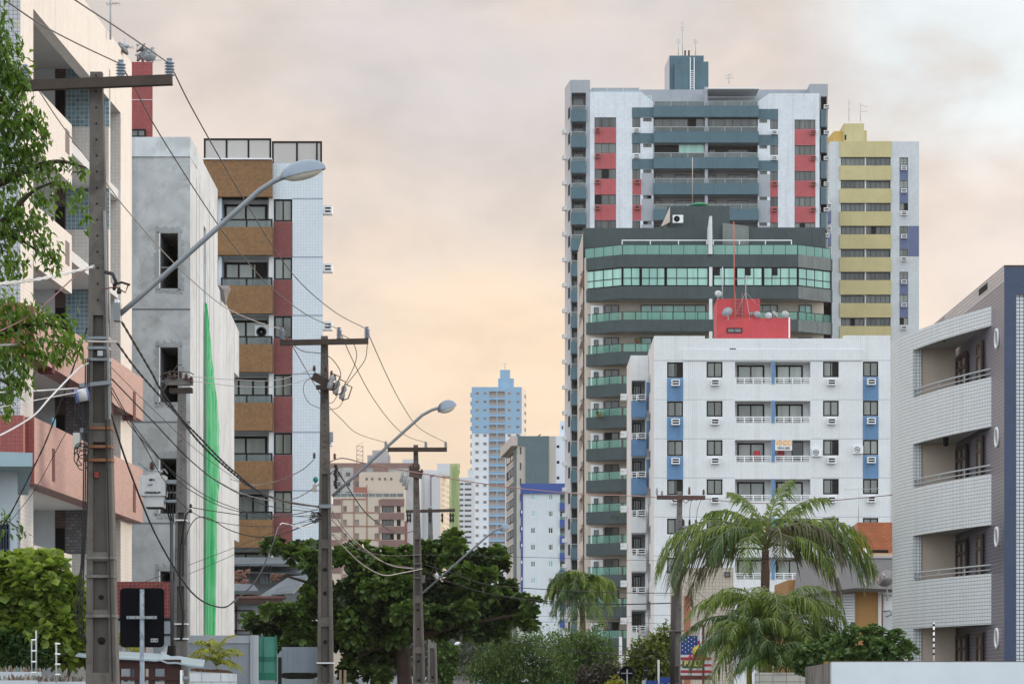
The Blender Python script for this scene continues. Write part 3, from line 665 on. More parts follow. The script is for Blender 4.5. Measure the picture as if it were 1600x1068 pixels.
# ================================================================== J: white block with blue panels, Y=210
def white_block():
    Y = 210.0; fr = FrP(1022, Y, 1391.5, Y); U, Z, R = fr.U, fr.Z, fr.R; st = 61.0
    t = thing('apartment_block', 'white tiled apartment block with blue panels under its windows', 'building', (*XY(1200, Y + 7), 0))
    white = mat('block_white', (0.70, 0.715, 0.725), 0.5, tile(.155, .155, .010, (.55, .565, .59), .02), var=.06, streak=.10)
    side = mat('block_side_lit', (0.70, 0.64, 0.62), 0.55, tile(.155, .155, .010, (.60, .54, .52)), var=.05)  # pink glow of the sky-lit flank is put into the tile colour
    blue = mat('block_blue', (0.115, 0.235, 0.41), 0.55, var=.15, streak=.2)
    rows = range(6)
    cols = [(1042.3, 1067.3, 565.5, 590), (1104, 1129, 565, 589.5), (1286, 1310.5, 564.5, 589), (1348.3, 1372.3, 564.5, 588.5)]
    holes = [R(x0, y0 + st * k, x1, y1 + st * k) + (.22, M_ROOM) for k in rows for x0, x1, y0, y1 in cols]
    inner = mat('block_inner', (.66, .67, .68), .7, tile(.155, .155, .011, (.45, .46, .48)))
    holes += [R(a, 565 + st * k, b_, 599 + st * k) + (1.0, inner) for k in rows for a, b_ in ((1148.5, 1205.3), (1210.7, 1266.3))]
    b = MB(); b.wall(fr, 0, fr.L, 0, Z(528.5), holes, white)
    e = fr.pt(fr.L, 0); a = fr.pt(0, 0)
    b.prism([(a.x, a.y), (e.x, e.y), (e.x + .2, Y + 14), (a.x, Y + 14)], 0, Z(528.5), white, skip=(0, 3)); b.build('wall', t)
    s = MB(); S = FrP(1013, 219.6, 1022, Y); s.wall(S, 0, S.L, 0, Z(525), [], side)
    s.build('side_wall', t)
    # parapet steps and a shallow projecting frieze, floor joints
    part(t, 'parapet', fr, R(1022, 524.6, 1101.5, 528.4), -1, 0, white); part(t, 'parapet', fr, R(1319, 523.8, 1391.5, 528.4), -1, 0, white)
    part(t, 'frieze', fr, R(1066.5, 546, 1347, 562.8), -.1, .10, white)
    jm = mat('joint', (.36, .38, .41), .8); j = MB()
    for k in range(7):
        y = 563 + st * k
        segs = [(1022, 1148), (1267, 1391.5)] if k else [(1022, 1391.5)]
        for p, q in segs: j.box(fr, U(p), U(q), Z(y) - .02, Z(y) + .02, -.03, .004, jm)
    j.build('floor_joint', t)
    for k in rows:
        for i, (x0, x1, y0, y1) in enumerate(cols):
            window(t, fr, R(x0, y0 + st * k, x1, y1 + st * k), -.05, M_FRAME, G_WIN, 2, fw=.10)
            xc = (x0 + x1) / 2 + .5; yac = y1 + 8.3 + st * k
            if i in (0, 3) and k < 3:
                part(t, 'blue_panel', fr, R(x0 - .2, y1 + .3 + st * k, x1 + .3, y0 - .3 + st * (k + 1)), -.1, .02, blue)
            ac(t, fr, U(xc), Z(yac), 0.02, .62, .45, .45)
        for x0, x1 in ((1153.5, 1196), (1214.5, 1256.5)):
            if not (k == 2 and x0 > 1200): window(t, fr, R(x0, 568 + st * k, x1, 598.7 + st * k), -.93, M_FRAME, G_LOG, 2, fw=.12, name='balcony_door')
        part(t, 'blue_pier', fr, R(1205.5, 564.6 + st * k, 1210.5, 599 + st * k), -.98, .10, blue)
        railing(t, fr, U(1148.6), U(1205.4), Z(599 + st * k), Z(589.5 + st * k), .02, M_WHITEP, None, 4, t=.07, bars=2)
        railing(t, fr, U(1210.6), U(1266.2), Z(599 + st * k), Z(589.5 + st * k), .02, M_WHITEP, None, 4, t=.07, bars=2)
    window(t, fr, R(1239, 688 + 0, 1257, 720.5), -.92, M_FRAME, glass_mat('black_pane', (.01, .01, .01), (.02, .02, .02)), 1, name='balcony_door')
    for px, py in ((1276, 707), (1340.5, 702.5)): outdoor_unit(t, fr, U(px), Z(py), 0.0, .72, .56)
    part(t, 'vent_slot', fr, R(1140, 544, 1150, 545.6), -.05, .012, M_DARK)
    # set-back wing on the left with blue balconies
    W = FrP(985.5, 218.8, 1013.3, 218.8); w2 = FrP(979.3, 226.5, 985.5, 218.8)
    zt = W.Z(555); wb = MB(); inn = mat('wing_inner', (.32, .33, .36), .8)
    hw = [W.R(987, 594 + 60 * k, 1008.5, 627 + 60 * k) + (1.6, inn) for k in range(8)]
    wb.wall(W, 0, W.L, 0, zt, hw, white); wb.wall(w2, 0, w2.L, 0, zt, [], side)
    wb.face([W.pt(0, zt), W.pt(W.L, zt), W.pt(W.L, zt, -8), w2.pt(0, zt)], white); wb.build('wing_wall', t)
    for k in range(8):
        y = 60 * k
        m = blue if k < 3 else white
        part(t, 'balcony', W, W.R(986.3, 627 + y, 1009.5, 652.3 + y), -.1, .4, m)
        railing(t, W, W.U(986.3), W.U(1009.5), W.Z(627 + y), W.Z(617 + y), .38, M_WHITEP, None, 3, t=.07, bars=2)
        window(t, W, W.R(990, 598 + y, 1003, 626 + y), -1.5, M_FRAME, G_DARK, 3, fw=.08)
        ac(t, w2, w2.L * .1, W.Z(606 + y), .02, .85, .5, .5)
        ac(t, W, W.U(1002), W.Z(621.5 + y), .42, .62, .42, .4)
        part(t, 'blue_panel' if k < 3 else 'white_panel', W, W.R(1009.8, 597 + y, 1013, 640 + y), -.05, .05, m)
        sh = MB(); sh.box(S, S.L * .06, S.L * .38, S.Z(585, 1016) - 2.87 * k - 1.3, S.Z(585, 1016) - 2.87 * k, -.02, .02, G_DARK); sh.build('side_window', t)
    # red stair tower on the roof
    red = mat('roof_red', (0.50, 0.055, 0.065), 0.5, tile(.16, .16, .010, (.36, .05, .06)), var=.14, streak=.22)
    rb = MB(); q = lambda p, d: (XY(p, Y + d)[0], Y + d); zr = lambda py: CZ + (HZ - py) * (Y + 5) / F
    rb.prism([q(1120, 5), q(1187.5, 5), q(1187.5, 10), q(1115, 10)], Z(529), zr(466.5), red)
    rb.prism([q(1120.5, 4.6), q(1235.5, 4.6), q(1235.5, 9.5), q(1120.5, 9.5)], Z(529), zr(497.5), red)
    rw = rb.build('roof_tower', t)
    f5 = off(fr, -4.6)
    window(rw, f5, f5.R(1135.5, 512.5, 1159.5, 520), .03, M_FRAME, G_DARK, 2, fw=.06)
    lad = MB(); f6 = off(fr, -4.9)
    for px in (1149, 1159.5): lad.box(f6, f6.U(px) - .03, f6.U(px) + .03, zr(497), zr(458), .05, .12, mat('rust_rail', (.28, .14, .13), .7))
    for i in range(6): lad.box(f6, f6.U(1149), f6.U(1159.5), zr(496 - 5.4 * i) - .02, zr(496 - 5.4 * i) + .02, .06, .11, mat('rust_rail', 0))
    lad.build('ladder', rw)
    pipe = MB(); pipe.box(f5, f5.U(1232), f5.U(1234), zr(529), zr(497), .02, .1, M_WHITEP); pipe.build('drain_pipe', rw)
    return t, fr
WB, WFR = white_block()
# for-sale banner hung in the third-floor balcony
bn = MB(); f = WFR; U, Z = f.U, f.Z
bn.box(f, U(1211), U(1237.5), Z(703.5), Z(687.3), .06, .09, mat('banner_white', (.74, .72, .68), .6))
bno = tag(bn.build('sale_banner', None, f.pt(U(1224), Z(703.5), .075)), 'white for-sale banner lettered VENDO in orange, hung in a balcony of the white block', 'banner')
txt('VENDO', .52, mat('banner_orange', (.80, .36, .03), .6, var=.03), 'lettering', bno, f.pt(U(1224.2), Z(692.2), .10), sx=.66, bold=.012)
txt('99834 6880', .27, mat('banner_ink', (.12, .14, .22), .6, var=.02), 'lettering', bno, f.pt(U(1224.2), Z(700), .10), sx=.72, bold=.004)
# red chairs behind the third-floor railings
rch = mat('plastic_red', (.42, .03, .04), .45)
for px, lb in ((1184, 'red plastic chair behind the railing to the side of the for-sale banner'), (1222, 'red plastic chair behind the railing directly under the for-sale banner')):
    z0 = WFR.Z(720.6); c = WFR.pt(WFR.U(px), z0, -.45); t = thing('plastic_chair', lb, 'chair', c); x, y = c.x, c.y
    b = MB(); b.bx(x - .23, x + .23, y - .22, y + .22, z0 + .40, z0 + .44, rch); b.build('seat', t)
    b = MB(); b.bx(x - .23, x + .23, y + .18, y + .22, z0 + .445, z0 + .85, rch); b.build('backrest', t)
    for sx in (-1, 1):
        for sy in (-1, 1):
            b = MB(); b.tube([(x + sx * .22, y + sy * .2, z0), (x + sx * .2, y + sy * .18, z0 + .4)], .02, rch, 6); b.build('leg', t)
# dishes and masts on the red roof tower
def dish(c, r, aim, m, label, group=None, mast=None):
    o = thing('satellite_dish', label, 'satellite dish', c, group)
    aim = Vector(aim).normalized(); b = MB(); prof = [(r * i / 6, r * .34 * (i / 6) ** 2) for i in range(1, 7)]
    b.lathe(prof, m, Vector(c), 18, aim); prof2 = [(r * i / 6, r * .34 * (i / 6) ** 2 - .02) for i in range(1, 7)]; b.lathe(prof2[::-1], m, Vector(c), 18, aim)
    b.build('reflector', o)
    s = MB(); tip = Vector(c) + aim * r * .95
    side = aim.orthogonal().normalized(); s2 = aim.cross(side)
    for a in (0, 2.09, 4.19): s.tube([Vector(c) + (side * math.cos(a) + s2 * math.sin(a)) * r * .92 + aim * r * .3, tip], .012, M_ALU, 4)
    s.lathe([(.05, 0), (.06, .08), (.03, .12)], M_ALU, tip - aim * .06, 8, aim); s.build('feed_arm', o)
    k = MB(); k.tube([Vector(c) - aim * .03, Vector(c) - aim * r * .25 - Vector((0, 0, r * .3)), Vector(c) - aim * r * .25 - Vector((0, 0, mast or r * 1.3))], .035, M_ALU, 6); k.build('mount', o)
    return o
mesh_m = mat('dish_mesh', (.33, .35, .37), .7); whd = mat('dish_white', (.62, .62, .62), .6)
YR = 210
dish(P(1137, 488.5, 214), .41, (-.35, -.8, .45), mesh_m, 'large grey mesh dish on the front of the red roof tower', None, .5)
dish(P(1122, 459.5, 214), .27, (.1, -.9, .3), whd, 'small white dish above the top edge of the red roof tower', None, .38)
dish(P(1174, 491, 215), .20, (-.8, -.5, .5), mesh_m, 'smallest grey dish, tilted sideways beside the red stair tower', None, .3)
dish(P(1182.5, 492, 214.6), .30, (.25, -.8, .45), mesh_m, 'round grey dish next to the smallest one on the red roof', None, .32)
dish(P(1201, 493.5, 214.6), .26, (-.2, -.9, .3), whd, 'white dish in the middle of the row on the red roof', None, .28)
dish(P(1209.5, 492, 215.5), .30, (.7, -.6, .4), mesh_m, 'dark grey dish turned aside behind the white one on the red roof', None, .32)
dish(P(1226.5, 491.5, 214.6), .29, (.2, -.85, .4), mat('dish_grey', (.46, .47, .48), .6), 'pale grey dish at the end of the row by the drain pipe', None, .3)
def mast(name, label, base, top, r, m, arms=(), cat='antenna', guys=()):
    b = MB(); base, top = Vector(base), Vector(top); b.tube([base, top], r, m, 6)
    for s_, l0, l1, dz in arms:
        c = base.lerp(top, s_); b.tube([c + Vector((-l0, 0, -dz)), c + Vector((l1, 0, dz))], r * .5, m, 4)
        for q in range(5): 
            e = c + Vector((-l0 + (l0 + l1) * q / 4, 0, 0)); b.tube([e - Vector((0, .18, 0)), e + Vector((0, .18, 0))], r * .35, m, 4)
    for s_, e in guys: b.tube([base.lerp(top, s_), Vector(e)], .012, M_ALU, 4)
    o = b.build(name, None, base); return tag(o, label, cat)
mast('antenna_mast', 'tall red mast rising from the red roof tower', P(1148, 497, 214.3), P(1146.5, 346, 214.3), .045, mat('mast_red', (.5, .12, .09), .6))
mast('television_antenna', 'grey television antenna guyed by wires on the red roof tower', P(1165, 467, 214.6), P(1165.5, 430, 214.6), .035, M_ALU, [(.85, 1.0, .9, .03), (.6, .3, .2, 0)], 'antenna', [(.3, P(1150, 490, 214)), (.3, P(1172, 500, 214)), (.3, P(1186, 480, 215))])
mast('vent_pipe', 'hooked grey vent pipe above the red roof tower', P(1128.5, 467, 214.6), P(1129, 417, 214.6), .04, M_ALU, [], 'pipe')
mast('roof_antenna', 'thin antenna behind the middle of the tall grey tower roof', P(1139, 131, 322), P(1139, 115, 322), .05, M_ALU, [(.55, .4, .5, .1), (.85, .3, .4, .08)])
mast('umbrella_pole', 'thin pale mast in front of the teal balconies of the grey tower', P(1082, 318, 262), P(1082, 246, 262), .03, mat('mast_pale', (.6, .45, .38), .6), [], 'pole')
ou = MB(); c = P(1093, 322, 264)
ou.lathe([(1.05, 0), (.8, .16), (.45, .28), (.02, .36)], mat('umbrella_green', (.02, .22, .10), .6), c, 12); ou.tube([c + Vector((0, 0, .3)), c + Vector((0, 0, -2))], .03, M_ALU)
tag(ou.build('parasol', None, c), 'green parasol open on the roof of the dark green block', 'parasol')
fu = FrP(1051, 261.4, 1140, 261.4)
uo = thing('outdoor_unit', 'boxy white air conditioning unit on the dark green roof wall', 'air conditioner', fu.pt(fu.U(1059), fu.Z(343), 0)); outdoor_unit(uo, fu, fu.U(1059), fu.Z(343), 0.1, .95, .72)
# ================================================================== K: curved white-tiled balconies with navy column, Y=80..94
def curved_building():
    t = thing('apartment_block', 'curved white tiled apartment block with navy column and oval windows', 'building', (14.5, 84, 0))
    gm = (.07, .075, .09)
    wt = mat('curve_tile', (0.74, 0.765, 0.79), 0.4, tile(.105, .105, .0062, (.09, .10, .115), .03), var=.06, streak=.1)
    wt2 = mat('side_tile', (0.52, 0.47, 0.46), 0.4, tile(.21, .105, .010, (.16, .12, .13), .06), var=.06)
    nv = mat('navy_tile', (0.022, 0.040, 0.095), 0.28, tile(.105, .105, .006, (.03, .045, .09), .12), var=.1, spec=.5)
    nv2 = mat('navy_tile_sky_tinted', (0.06, 0.06, 0.10), 0.3, tile(.21, .105, .009, (.30, .26, .29), .1), var=.1, spec=.5)  # navy tile with the warm sky reflection mixed into its colour
    big = mat('front_tile', (0.62, 0.65, 0.68), 0.35, tile(.105, .105, .011, gm, .04), var=.04)
    bei = mat('loggia_beige', (0.60, 0.50, 0.42), .85, var=.05, streak=.06)
    door = mat('door_wood', (.055, .032, .026), .5, var=.2)
    Z = lambda py: CZ + (HZ - py) * 82.0 / F
    zt = CZ + (HZ - 414) * 80 / F; zf = CZ + (HZ - 417) * 80 / F
    S = Fr((13.75, 95.0), XY(1569, 80)); Fn = FrP(1569, 80, 1950, 80)
    b = MB()
    zb = Z(478)                                    # above the balcony roof the side is white
    b.wall(S, 0, S.U(1476), 0, zt, [], nv2)
    su = S.U(1548)
    b.wall(S, S.U(1476), S.L, 0, Z(455), [], nv2); b.wall(S, S.U(1476), S.L, Z(455), zt, [], wt2)
    b.face([(13.75, 95, zt), (XY(1569, 80)[0], 80, zt), (XY(1950, 80)[0], 80, zt), (XY(1950, 80)[0], 95, zt)], wt2)
    b.build('side_wall', t)
    fb = MB(); zs = Fn.Z(460)
    fb.wall(Fn, 0, Fn.U(1587), 0, zf, [], nv); fb.wall(Fn, Fn.U(1587), Fn.L, zs, zf, [], nv)
    fb.wall(off(Fn, -.08), Fn.U(1587), Fn.L, 0, zs, [], big)
    fb.face([Fn.pt(Fn.U(1587), 0), Fn.pt(Fn.U(1587), 0, -.08), Fn.pt(Fn.U(1587), zs, -.08), Fn.pt(Fn.U(1587), zs)], nv); fb.build('front_wall', t)
    v = MB(); v.box(S, S.U(1530), S.U(1543), Z(446), Z(436), -.1, .012, M_DARK); v.build('vent_slot', t)
    # the curve: plan points from the navy column out and round
    key = [(13.85, 82.0), (13.4, 83.5), (13.0, 85.0), (12.67, 86.5), (12.4, 88.0), (12.2, 89.2), (12.13, 90.2), (12.17, 91.0), (12.3, 91.7), (12.7, 92.9), (13.3, 94.2), (13.75, 95.0)]
    def cr(p0, p1, p2, p3, q): return .5 * ((2 * p1) + (-p0 + p2) * q + (2 * p0 - 5 * p1 + 4 * p2 - p3) * q * q + (-p0 + 3 * p1 - 3 * p2 + p3) * q ** 3)
    kk = [np.array(k) for k in key]; kk = [2 * kk[0] - kk[1]] + kk + [2 * kk[-1] - kk[-2]]; curve = []
    for i in range(1, len(kk) - 2):
        for q in (0, .25, .5, .75): curve.append(cr(kk[i - 1], kk[i], kk[i + 1], kk[i + 2], q))
    curve.append(kk[-2]); curve = [Vector(c) for c in curve]
    isp = 16                                        # index of (12.4, 88)
    arcl = [0]
    for i in range(1, len(curve)): arcl.append(arcl[-1] + (curve[i] - curve[i - 1]).length)
    nrm = []
    for i in range(len(curve)):
        d = (curve[min(i + 1, len(curve) - 1)] - curve[max(i - 1, 0)]).normalized(); nrm.append(Vector((-d.y, d.x)))   # outward (to -x)
    def strip(mb, i0, i1, z0, z1, m, th=.14):
        o = curve[i0:i1 + 1]; n = nrm[i0:i1 + 1]; inn = [p - q * th for p, q in zip(o, n)]
        for i in range(len(o) - 1):
            mb.face([(*o[i + 1], z0), (*o[i], z0), (*o[i], z1), (*o[i + 1], z1)], m, True)
            mb.face([(*inn[i], z0), (*inn[i + 1], z0), (*inn[i + 1], z1), (*inn[i], z1)], m, True)
            mb.face([(*o[i], z1), (*inn[i], z1), (*inn[i + 1], z1), (*o[i + 1], z1)], wt2)
            mb.face([(*o[i], z0), (*o[i + 1], z0), (*inn[i + 1], z0), (*inn[i], z0)], M_SOFFIT)
        for k in (0, -1):
            mb.face([(*o[k], z0), (*inn[k], z0), (*inn[k], z1), (*o[k], z1)] if k == 0 else [(*inn[k], z0), (*o[k], z0), (*o[k], z1), (*inn[k], z1)], m)
    def fixuv(ob):                                  # tiles run along the curve: u = arc length
        me = ob.data; uv = me.uv_layers[0].data; o3 = wloc(ob)
        for p in me.polygons:
            if abs(p.normal.z) > .5: continue
            for li in p.loop_indices:
                c = me.vertices[me.loops[li].vertex_index].co + o3; c2 = Vector((c.x, c.y))
                best = min(range(len(curve)), key=lambda k: (curve[k] - c2).length); uv[li].uv = (arcl[best], c.z)
    cw = MB(); strip(cw, isp, len(curve) - 1, 0, Z(478), wt); o = cw.build('curved_wall', t); fixuv(o)
    bands = [(478, 508), (588, 666), (739, 819), (895, 974.5)]
    for a, c in bands:
        bb = MB(); strip(bb, 0, isp, Z(c), Z(a), wt, .16)
        pts = [tuple(p - q * .17) for p, q in zip(curve[2:isp + 1], nrm[2:isp + 1])]
        bb.prism(pts[::-1] + [(13.72, 83.0), (13.72, 88.02)][::1], Z(c) + .03, Z(c) + .2, M_SOFFIT)
        o = bb.build('balcony', t); fixuv(o)
    # loggia interiors
    E = Fr((12.48, 88.05), (13.74, 88.05))
    iw = MB(); iw.wall(E, 0, E.L, 0, Z(480), [], bei)
    zz = [(666, 588), (739 + 0, 666), (895, 819)]
    iw.build('loggia_wall', t)
    jb = MB(); J = Fr((12.50, 87.98), (12.66, 87.98)); jb.wall(J, 0, J.L, 0, Z(479), [], wt); jb.build('loggia_jamb', t)
    for a, c in ((508, 588), (666, 739), (819, 895), (974.5, 1052)):
        for x0, x1, h in ((1498, 1514, .80), (1530, 1538.5, .86)):
            dz = Z(c) - .9
            window(t, S, (S.U(x0), S.U(x1), dz, dz + 2.12), .05, door, G_DARK, 2 if x0 < 1500 else 1, 2, fw=.12, split=.8, name='door')
    for (a, c) in bands[1:]:
        rb = MB()
        for dz, r in ((.25, .028), (.11, .02)):
            rb.tube([(*(p - q * .06), Z(a) + dz) for p, q in zip(curve[:isp + 1], nrm[:isp + 1])], r, M_ALU, 6)
        for i in (0, 5, 10, 15): rb.tube([(*(curve[i] - nrm[i] * .06), Z(a)), (*(curve[i] - nrm[i] * .06), Z(a) + .25)], .02, M_ALU, 5)
        rb.build('railing', t)
    # oval-looking round windows in the navy side
    for py in (529, 683, 838.5, 996.5):
        u = S.U(1558.5); z = S.Z(py, 1558.5); cc = S.pt(u, z, .0); b2 = MB(); ax = (S.n.x, S.n.y, 0)
        b2.lathe([(.22, .0), (.30, .0), (.30, .05), (.22, .05), (.22, .0)], M_WHITEP, cc, 24, ax, cap=False); o = b2.build('round_window', t)
        g = MB(); g.lathe([(.22, .005), (.22, .015)], mat('porthole_tan', (.30, .24, .21), .4), cc, 24, ax); g.build('pane', o)
    for py, kind in ((531, 0), (687, 1), (818, 2)):
        c = Vector((13.05, 85.6, CZ + (HZ - py) * 85.6 / F)); lb = MB()
        if kind == 1: lb.tube([c + Vector((0, 0, .35)), c + Vector((0, 0, .1))], .012, M_FRAME, 5); lb.lathe([(.02, .14), (.09, .06), (.07, -.16), (.03, -.2)], M_FRAME, c, 6)
        elif kind == 0: lb.tube([c + Vector((.05, 0, .3)), c + Vector((-.05, 0, -.05))], .03, M_FRAME, 6); lb.lathe([(.09, .3), (.09, .33)], M_FRAME, c, 10)
        else: lb.lathe([(.16, .0), (.14, -.06)], M_FRAME, c + Vector((0, 0, .05)), 12)
        lb.build('ceiling_lantern', t)
    return t
curved_building()
# ================================================================== A: cream and salmon tiled block along the street
def left_building():
    t = thing('apartment_block', 'cream tiled apartment block with salmon tiled balcony bands behind the tall concrete pole', 'building', (-13, 76, 0))
    cream = mat('cream_tile', (0.63, 0.595, 0.565), .5, tile(.10, .10, .007, (.52, .47, .42), .04), var=.08, streak=.16)
    front = mat('front_grey_tile', (0.46, 0.46, 0.475), .5, tile(.10, .10, .008, (.20, .21, .24), .05), var=.06)
    sal = mat('salmon_tile', (0.36, 0.172, 0.158), .5, tile(.21, .07, .008, (.26, .125, .115), .12, 1), var=.12, streak=.15)
    rdk = mat('red_tile', (0.30, 0.075, 0.065), .5, tile(.10, .10, .007, (.2, .05, .05), .08), var=.08)
    glt = mat('teal_tile', (0.16, 0.25, 0.29), .35, tile(.12, .12, .009, (.42, .47, .50), .25), var=.2)
    brn = mat('brown_brick', (0.13, 0.085, 0.075), .7, tile(.22, .08, .01, (.07, .05, .05), .2, 1), var=.2)
    gst = mat('grey_stone', (0.20, 0.19, 0.20), .8, tile(.16, .09, .010, (.10, .095, .10), .25, 1), var=.25)
    plas = mat('loggia_plaster', (0.62, 0.64, 0.66), .85, var=.1)
    A = Fr(XY(32, 67.3), XY(206, 83.1)); U, Z = A.U, A.Z
    DEP = 2.3; u0, u1, u2, u3 = U(52), U(111), U(170.5), U(188.5)
    zt = Z(14, 52); zr = 20.05
    b = MB()
    # pilasters and parapet
    b.box(A, 0, u0, 0, zt, -DEP, 0, cream); b.box(A, 0, A.L, zt, zr, -.3, 0, cream); b.box(A, 0, A.L, zt + .85, zr - .02, -DEP, -.28, M_SOFFIT); b.box(A, u3, A.L, 0, zt, -DEP, 0, cream)
    b.box(A, u2 + .22, u2 + .5, 0, zt, -DEP, -.45, plas)
    b.build('street_wall', t)
    g = MB(); fr = FrP(-160, 67.28, 32, 67.28); g.wall(fr, 0, fr.L, 0, zr, [], front); g.build('front_wall', t)
    # body: back of the loggias, far end, roof
    k = MB(); bk = off(A, -DEP); k.wall(bk, 0, bk.L, 0, zr, [], plas)
    e = A.pt(A.L, 0); k.face([(e.x, e.y, 0), (e.x - 12, e.y, 0), (e.x - 12, e.y, zr), (e.x, e.y, zr)], plas); k.build('back_wall', t)
    floors = [(14, 133), (233, 318), (415, 490), (569, 661), (761, 851), (948, 1040)]    # opening top, opening bottom at px 52
    # white inner columns, end walls in bands, soffit slabs
    shf = [.9, .9, .3, .12, .12, .12]
    for i, (a, c) in enumerate(floors):
        za, zc = Z(a, 52), Z(c, 52)
        nxt = Z(floors[i + 1][0], 52) if i + 1 < len(floors) else zc - 1
        nx0, zc0 = nxt, zc; nxt += shf[i]; zc += shf[i] + .05; za += .85 if i == 0 else shf[i - 1]
        s = MB(); s.box(A, u0, u3, nxt, nxt + .28, -DEP, -.06, mat('soffit_white', (.74, .72, .70), .9)) if i + 1 < len(floors) else None
        if s.f: s.build('floor_slab', t)
        redf = i in (2, 3)
        em = Fr(A.pt(u2, 0, -DEP).xy, A.pt(u2, 0, 0).xy)        # end wall faces the camera
        eb = MB(); W = em.L; tt = glt if i < 3 else gst
        eb.box(em, W * .47, W, zc + .12, za, -.2, .0, tt)        # window band of small blue-grey tiles
        eb.box(em, W * .34, W * .47, zc + .12, za, -.2, .01, brn)
        eb.box(em, 0, W * .34, nxt + .28, za, -.2, .03, plas)
        eb.build('end_wall', t)
        dk = MB(); dk.box(em, W * .355, W * .46, zc + .1, za - .5, -.1, .03, M_FRAME); dk.build('door', t)
        cb = MB(); cm = cream
        cb.box(em, W * .36, W * 1.0, nxt, zc + .12, -.2, .06, cm)
        cb.build('end_wall_band', t)
        pc = MB(); pc.box(A, u0 + .9, u0 + 1.05, nxt, za, -DEP, -DEP + .6, M_WHITEP); pc.build('inner_column', t)
        if i + 1 < len(floors) and i not in (2, 3):
            p = MB(); nxt, zc = nx0, zc0; p.box(A, u0 - .02, u1, nxt, zc, -.16, .02, cream); o = p.build('balcony', t)
            v = MB(); v.box(A, U(101), U(107), zc - .25, zc - .85, -.05, .03, mat('slot_grey', (.22, .18, .17), .8)); v.build('slot', o)
        nxt, zc = nx0, zc0
        if i in (2, 3):                                         # salmon bands wrap the whole street side
            top = zc + .02; bb = MB(); bb.box(A, .15, A.L + .15, nxt, top, -.2, .30, sal)
            bb.box(A, .14, .15, nxt + .001, top - .001, -3, .299, rdk)
            bf = FrP(-160, 67.0, 37, 67.0); bb.box(bf, 0, bf.U(36.6), nxt, top, -.4, .0, rdk)
            o = bb.build('salmon_band', t)
            for px, hh in ((62.5, 1.3), (191.5, 1.3)):
                v = MB(); v.box(A, U(px), U(px + 4), top - .55, top - .55 - .62 * hh, -.05, .31, mat('slot_red', (.13, .03, .03), .8)); v.build('slot', o)
            if i == 2:
                pass
    # potted plant and blue towel seen in the loggia
    tw = MB(); tw.box(A, U(98), U(103), Z(661, 52) + .02, Z(661, 52) + .5, -.3, -.26, mat('towel_blue', (.16, .40, .52), .9)); tag(tw.build('towel', None, A.pt(U(100), Z(661, 52), -.3)), 'pale blue towel hung over a salmon balcony', 'towel')
    return t, A, zr
LB, LA, LZ = left_building()
def roof_mast(px, y0, y1, Y, label):
    mast('roof_mast', label, P(px, y0, Y), P(px, y1, Y), .03, M_ALU, [(.55, .1, .25, .02), (.65, .12, .1, 0)])
roof_mast(172.5, 62, -40, 79, 'tall thin radio mast on the roof of the cream tiled block')
roof_mast(194.5, 92, 60, 82, 'short antenna mast near the roof corner of the cream tiled block')
dish(P(190, 78, 81.5), .22, (.8, -.3, .5), mat('dish_dark', (.20, .20, .21), .7), 'small dark dish on the sloping roof edge of the cream tiled block', None, .25)
# red tiled tank tower behind
rt = MB(); m = mat('tank_red_tile', (0.27, 0.055, 0.055), .5, tile(.12, .12, .008, (.2, .05, .05), .1), var=.1)
rt.prism([XY(196, 103), XY(238.5, 103), XY(238.5, 107), XY(196, 107)], 0, CZ + (HZ - 97) * 103 / F, m)
rto = thing('water_tower', 'dark red tiled tank tower rising behind the bare concrete building', 'tower', (*XY(220, 105), 0)); rt.build('tower_body', rto)
fq = FrP(196, 103, 238.5, 103); window(rto, fq, fq.R(204, 202.5, 228, 215), .04, M_FRAME, G_DARK, 2)
bb = MB(); bb.box(fq, 0, fq.L, fq.Z(156.5), fq.Z(155.5), -.01, .015, mat('pale_line', (.6, .5, .5))); bb.build('joint_line', rto)
for px, py, r, aim, lb in ((231, 88, .30, (.3, -.9, .4), 'pale mesh dish on top of the dark red tank tower'), (222, 77, .24, (-.7, -.3, .7), 'dark tilted dish highest on the dark red tank tower'), (220.5, 90, .20, (-.8, -.5, .4), 'small black dish low on the tank tower roof edge')):
    dish(P(px, py, 104), r, aim, mesh_m if r > .28 else mat('dish_dark', 0), lb, None, (97 - py) * 104 / F + .02)
mast('roof_antenna', 'spindly antenna beside the dishes on the tank tower', P(239, 98, 104), P(238.5, 73, 104), .02, M_ALU, [(.15, .1, .3, 0), (.9, .05, .06, .02)])
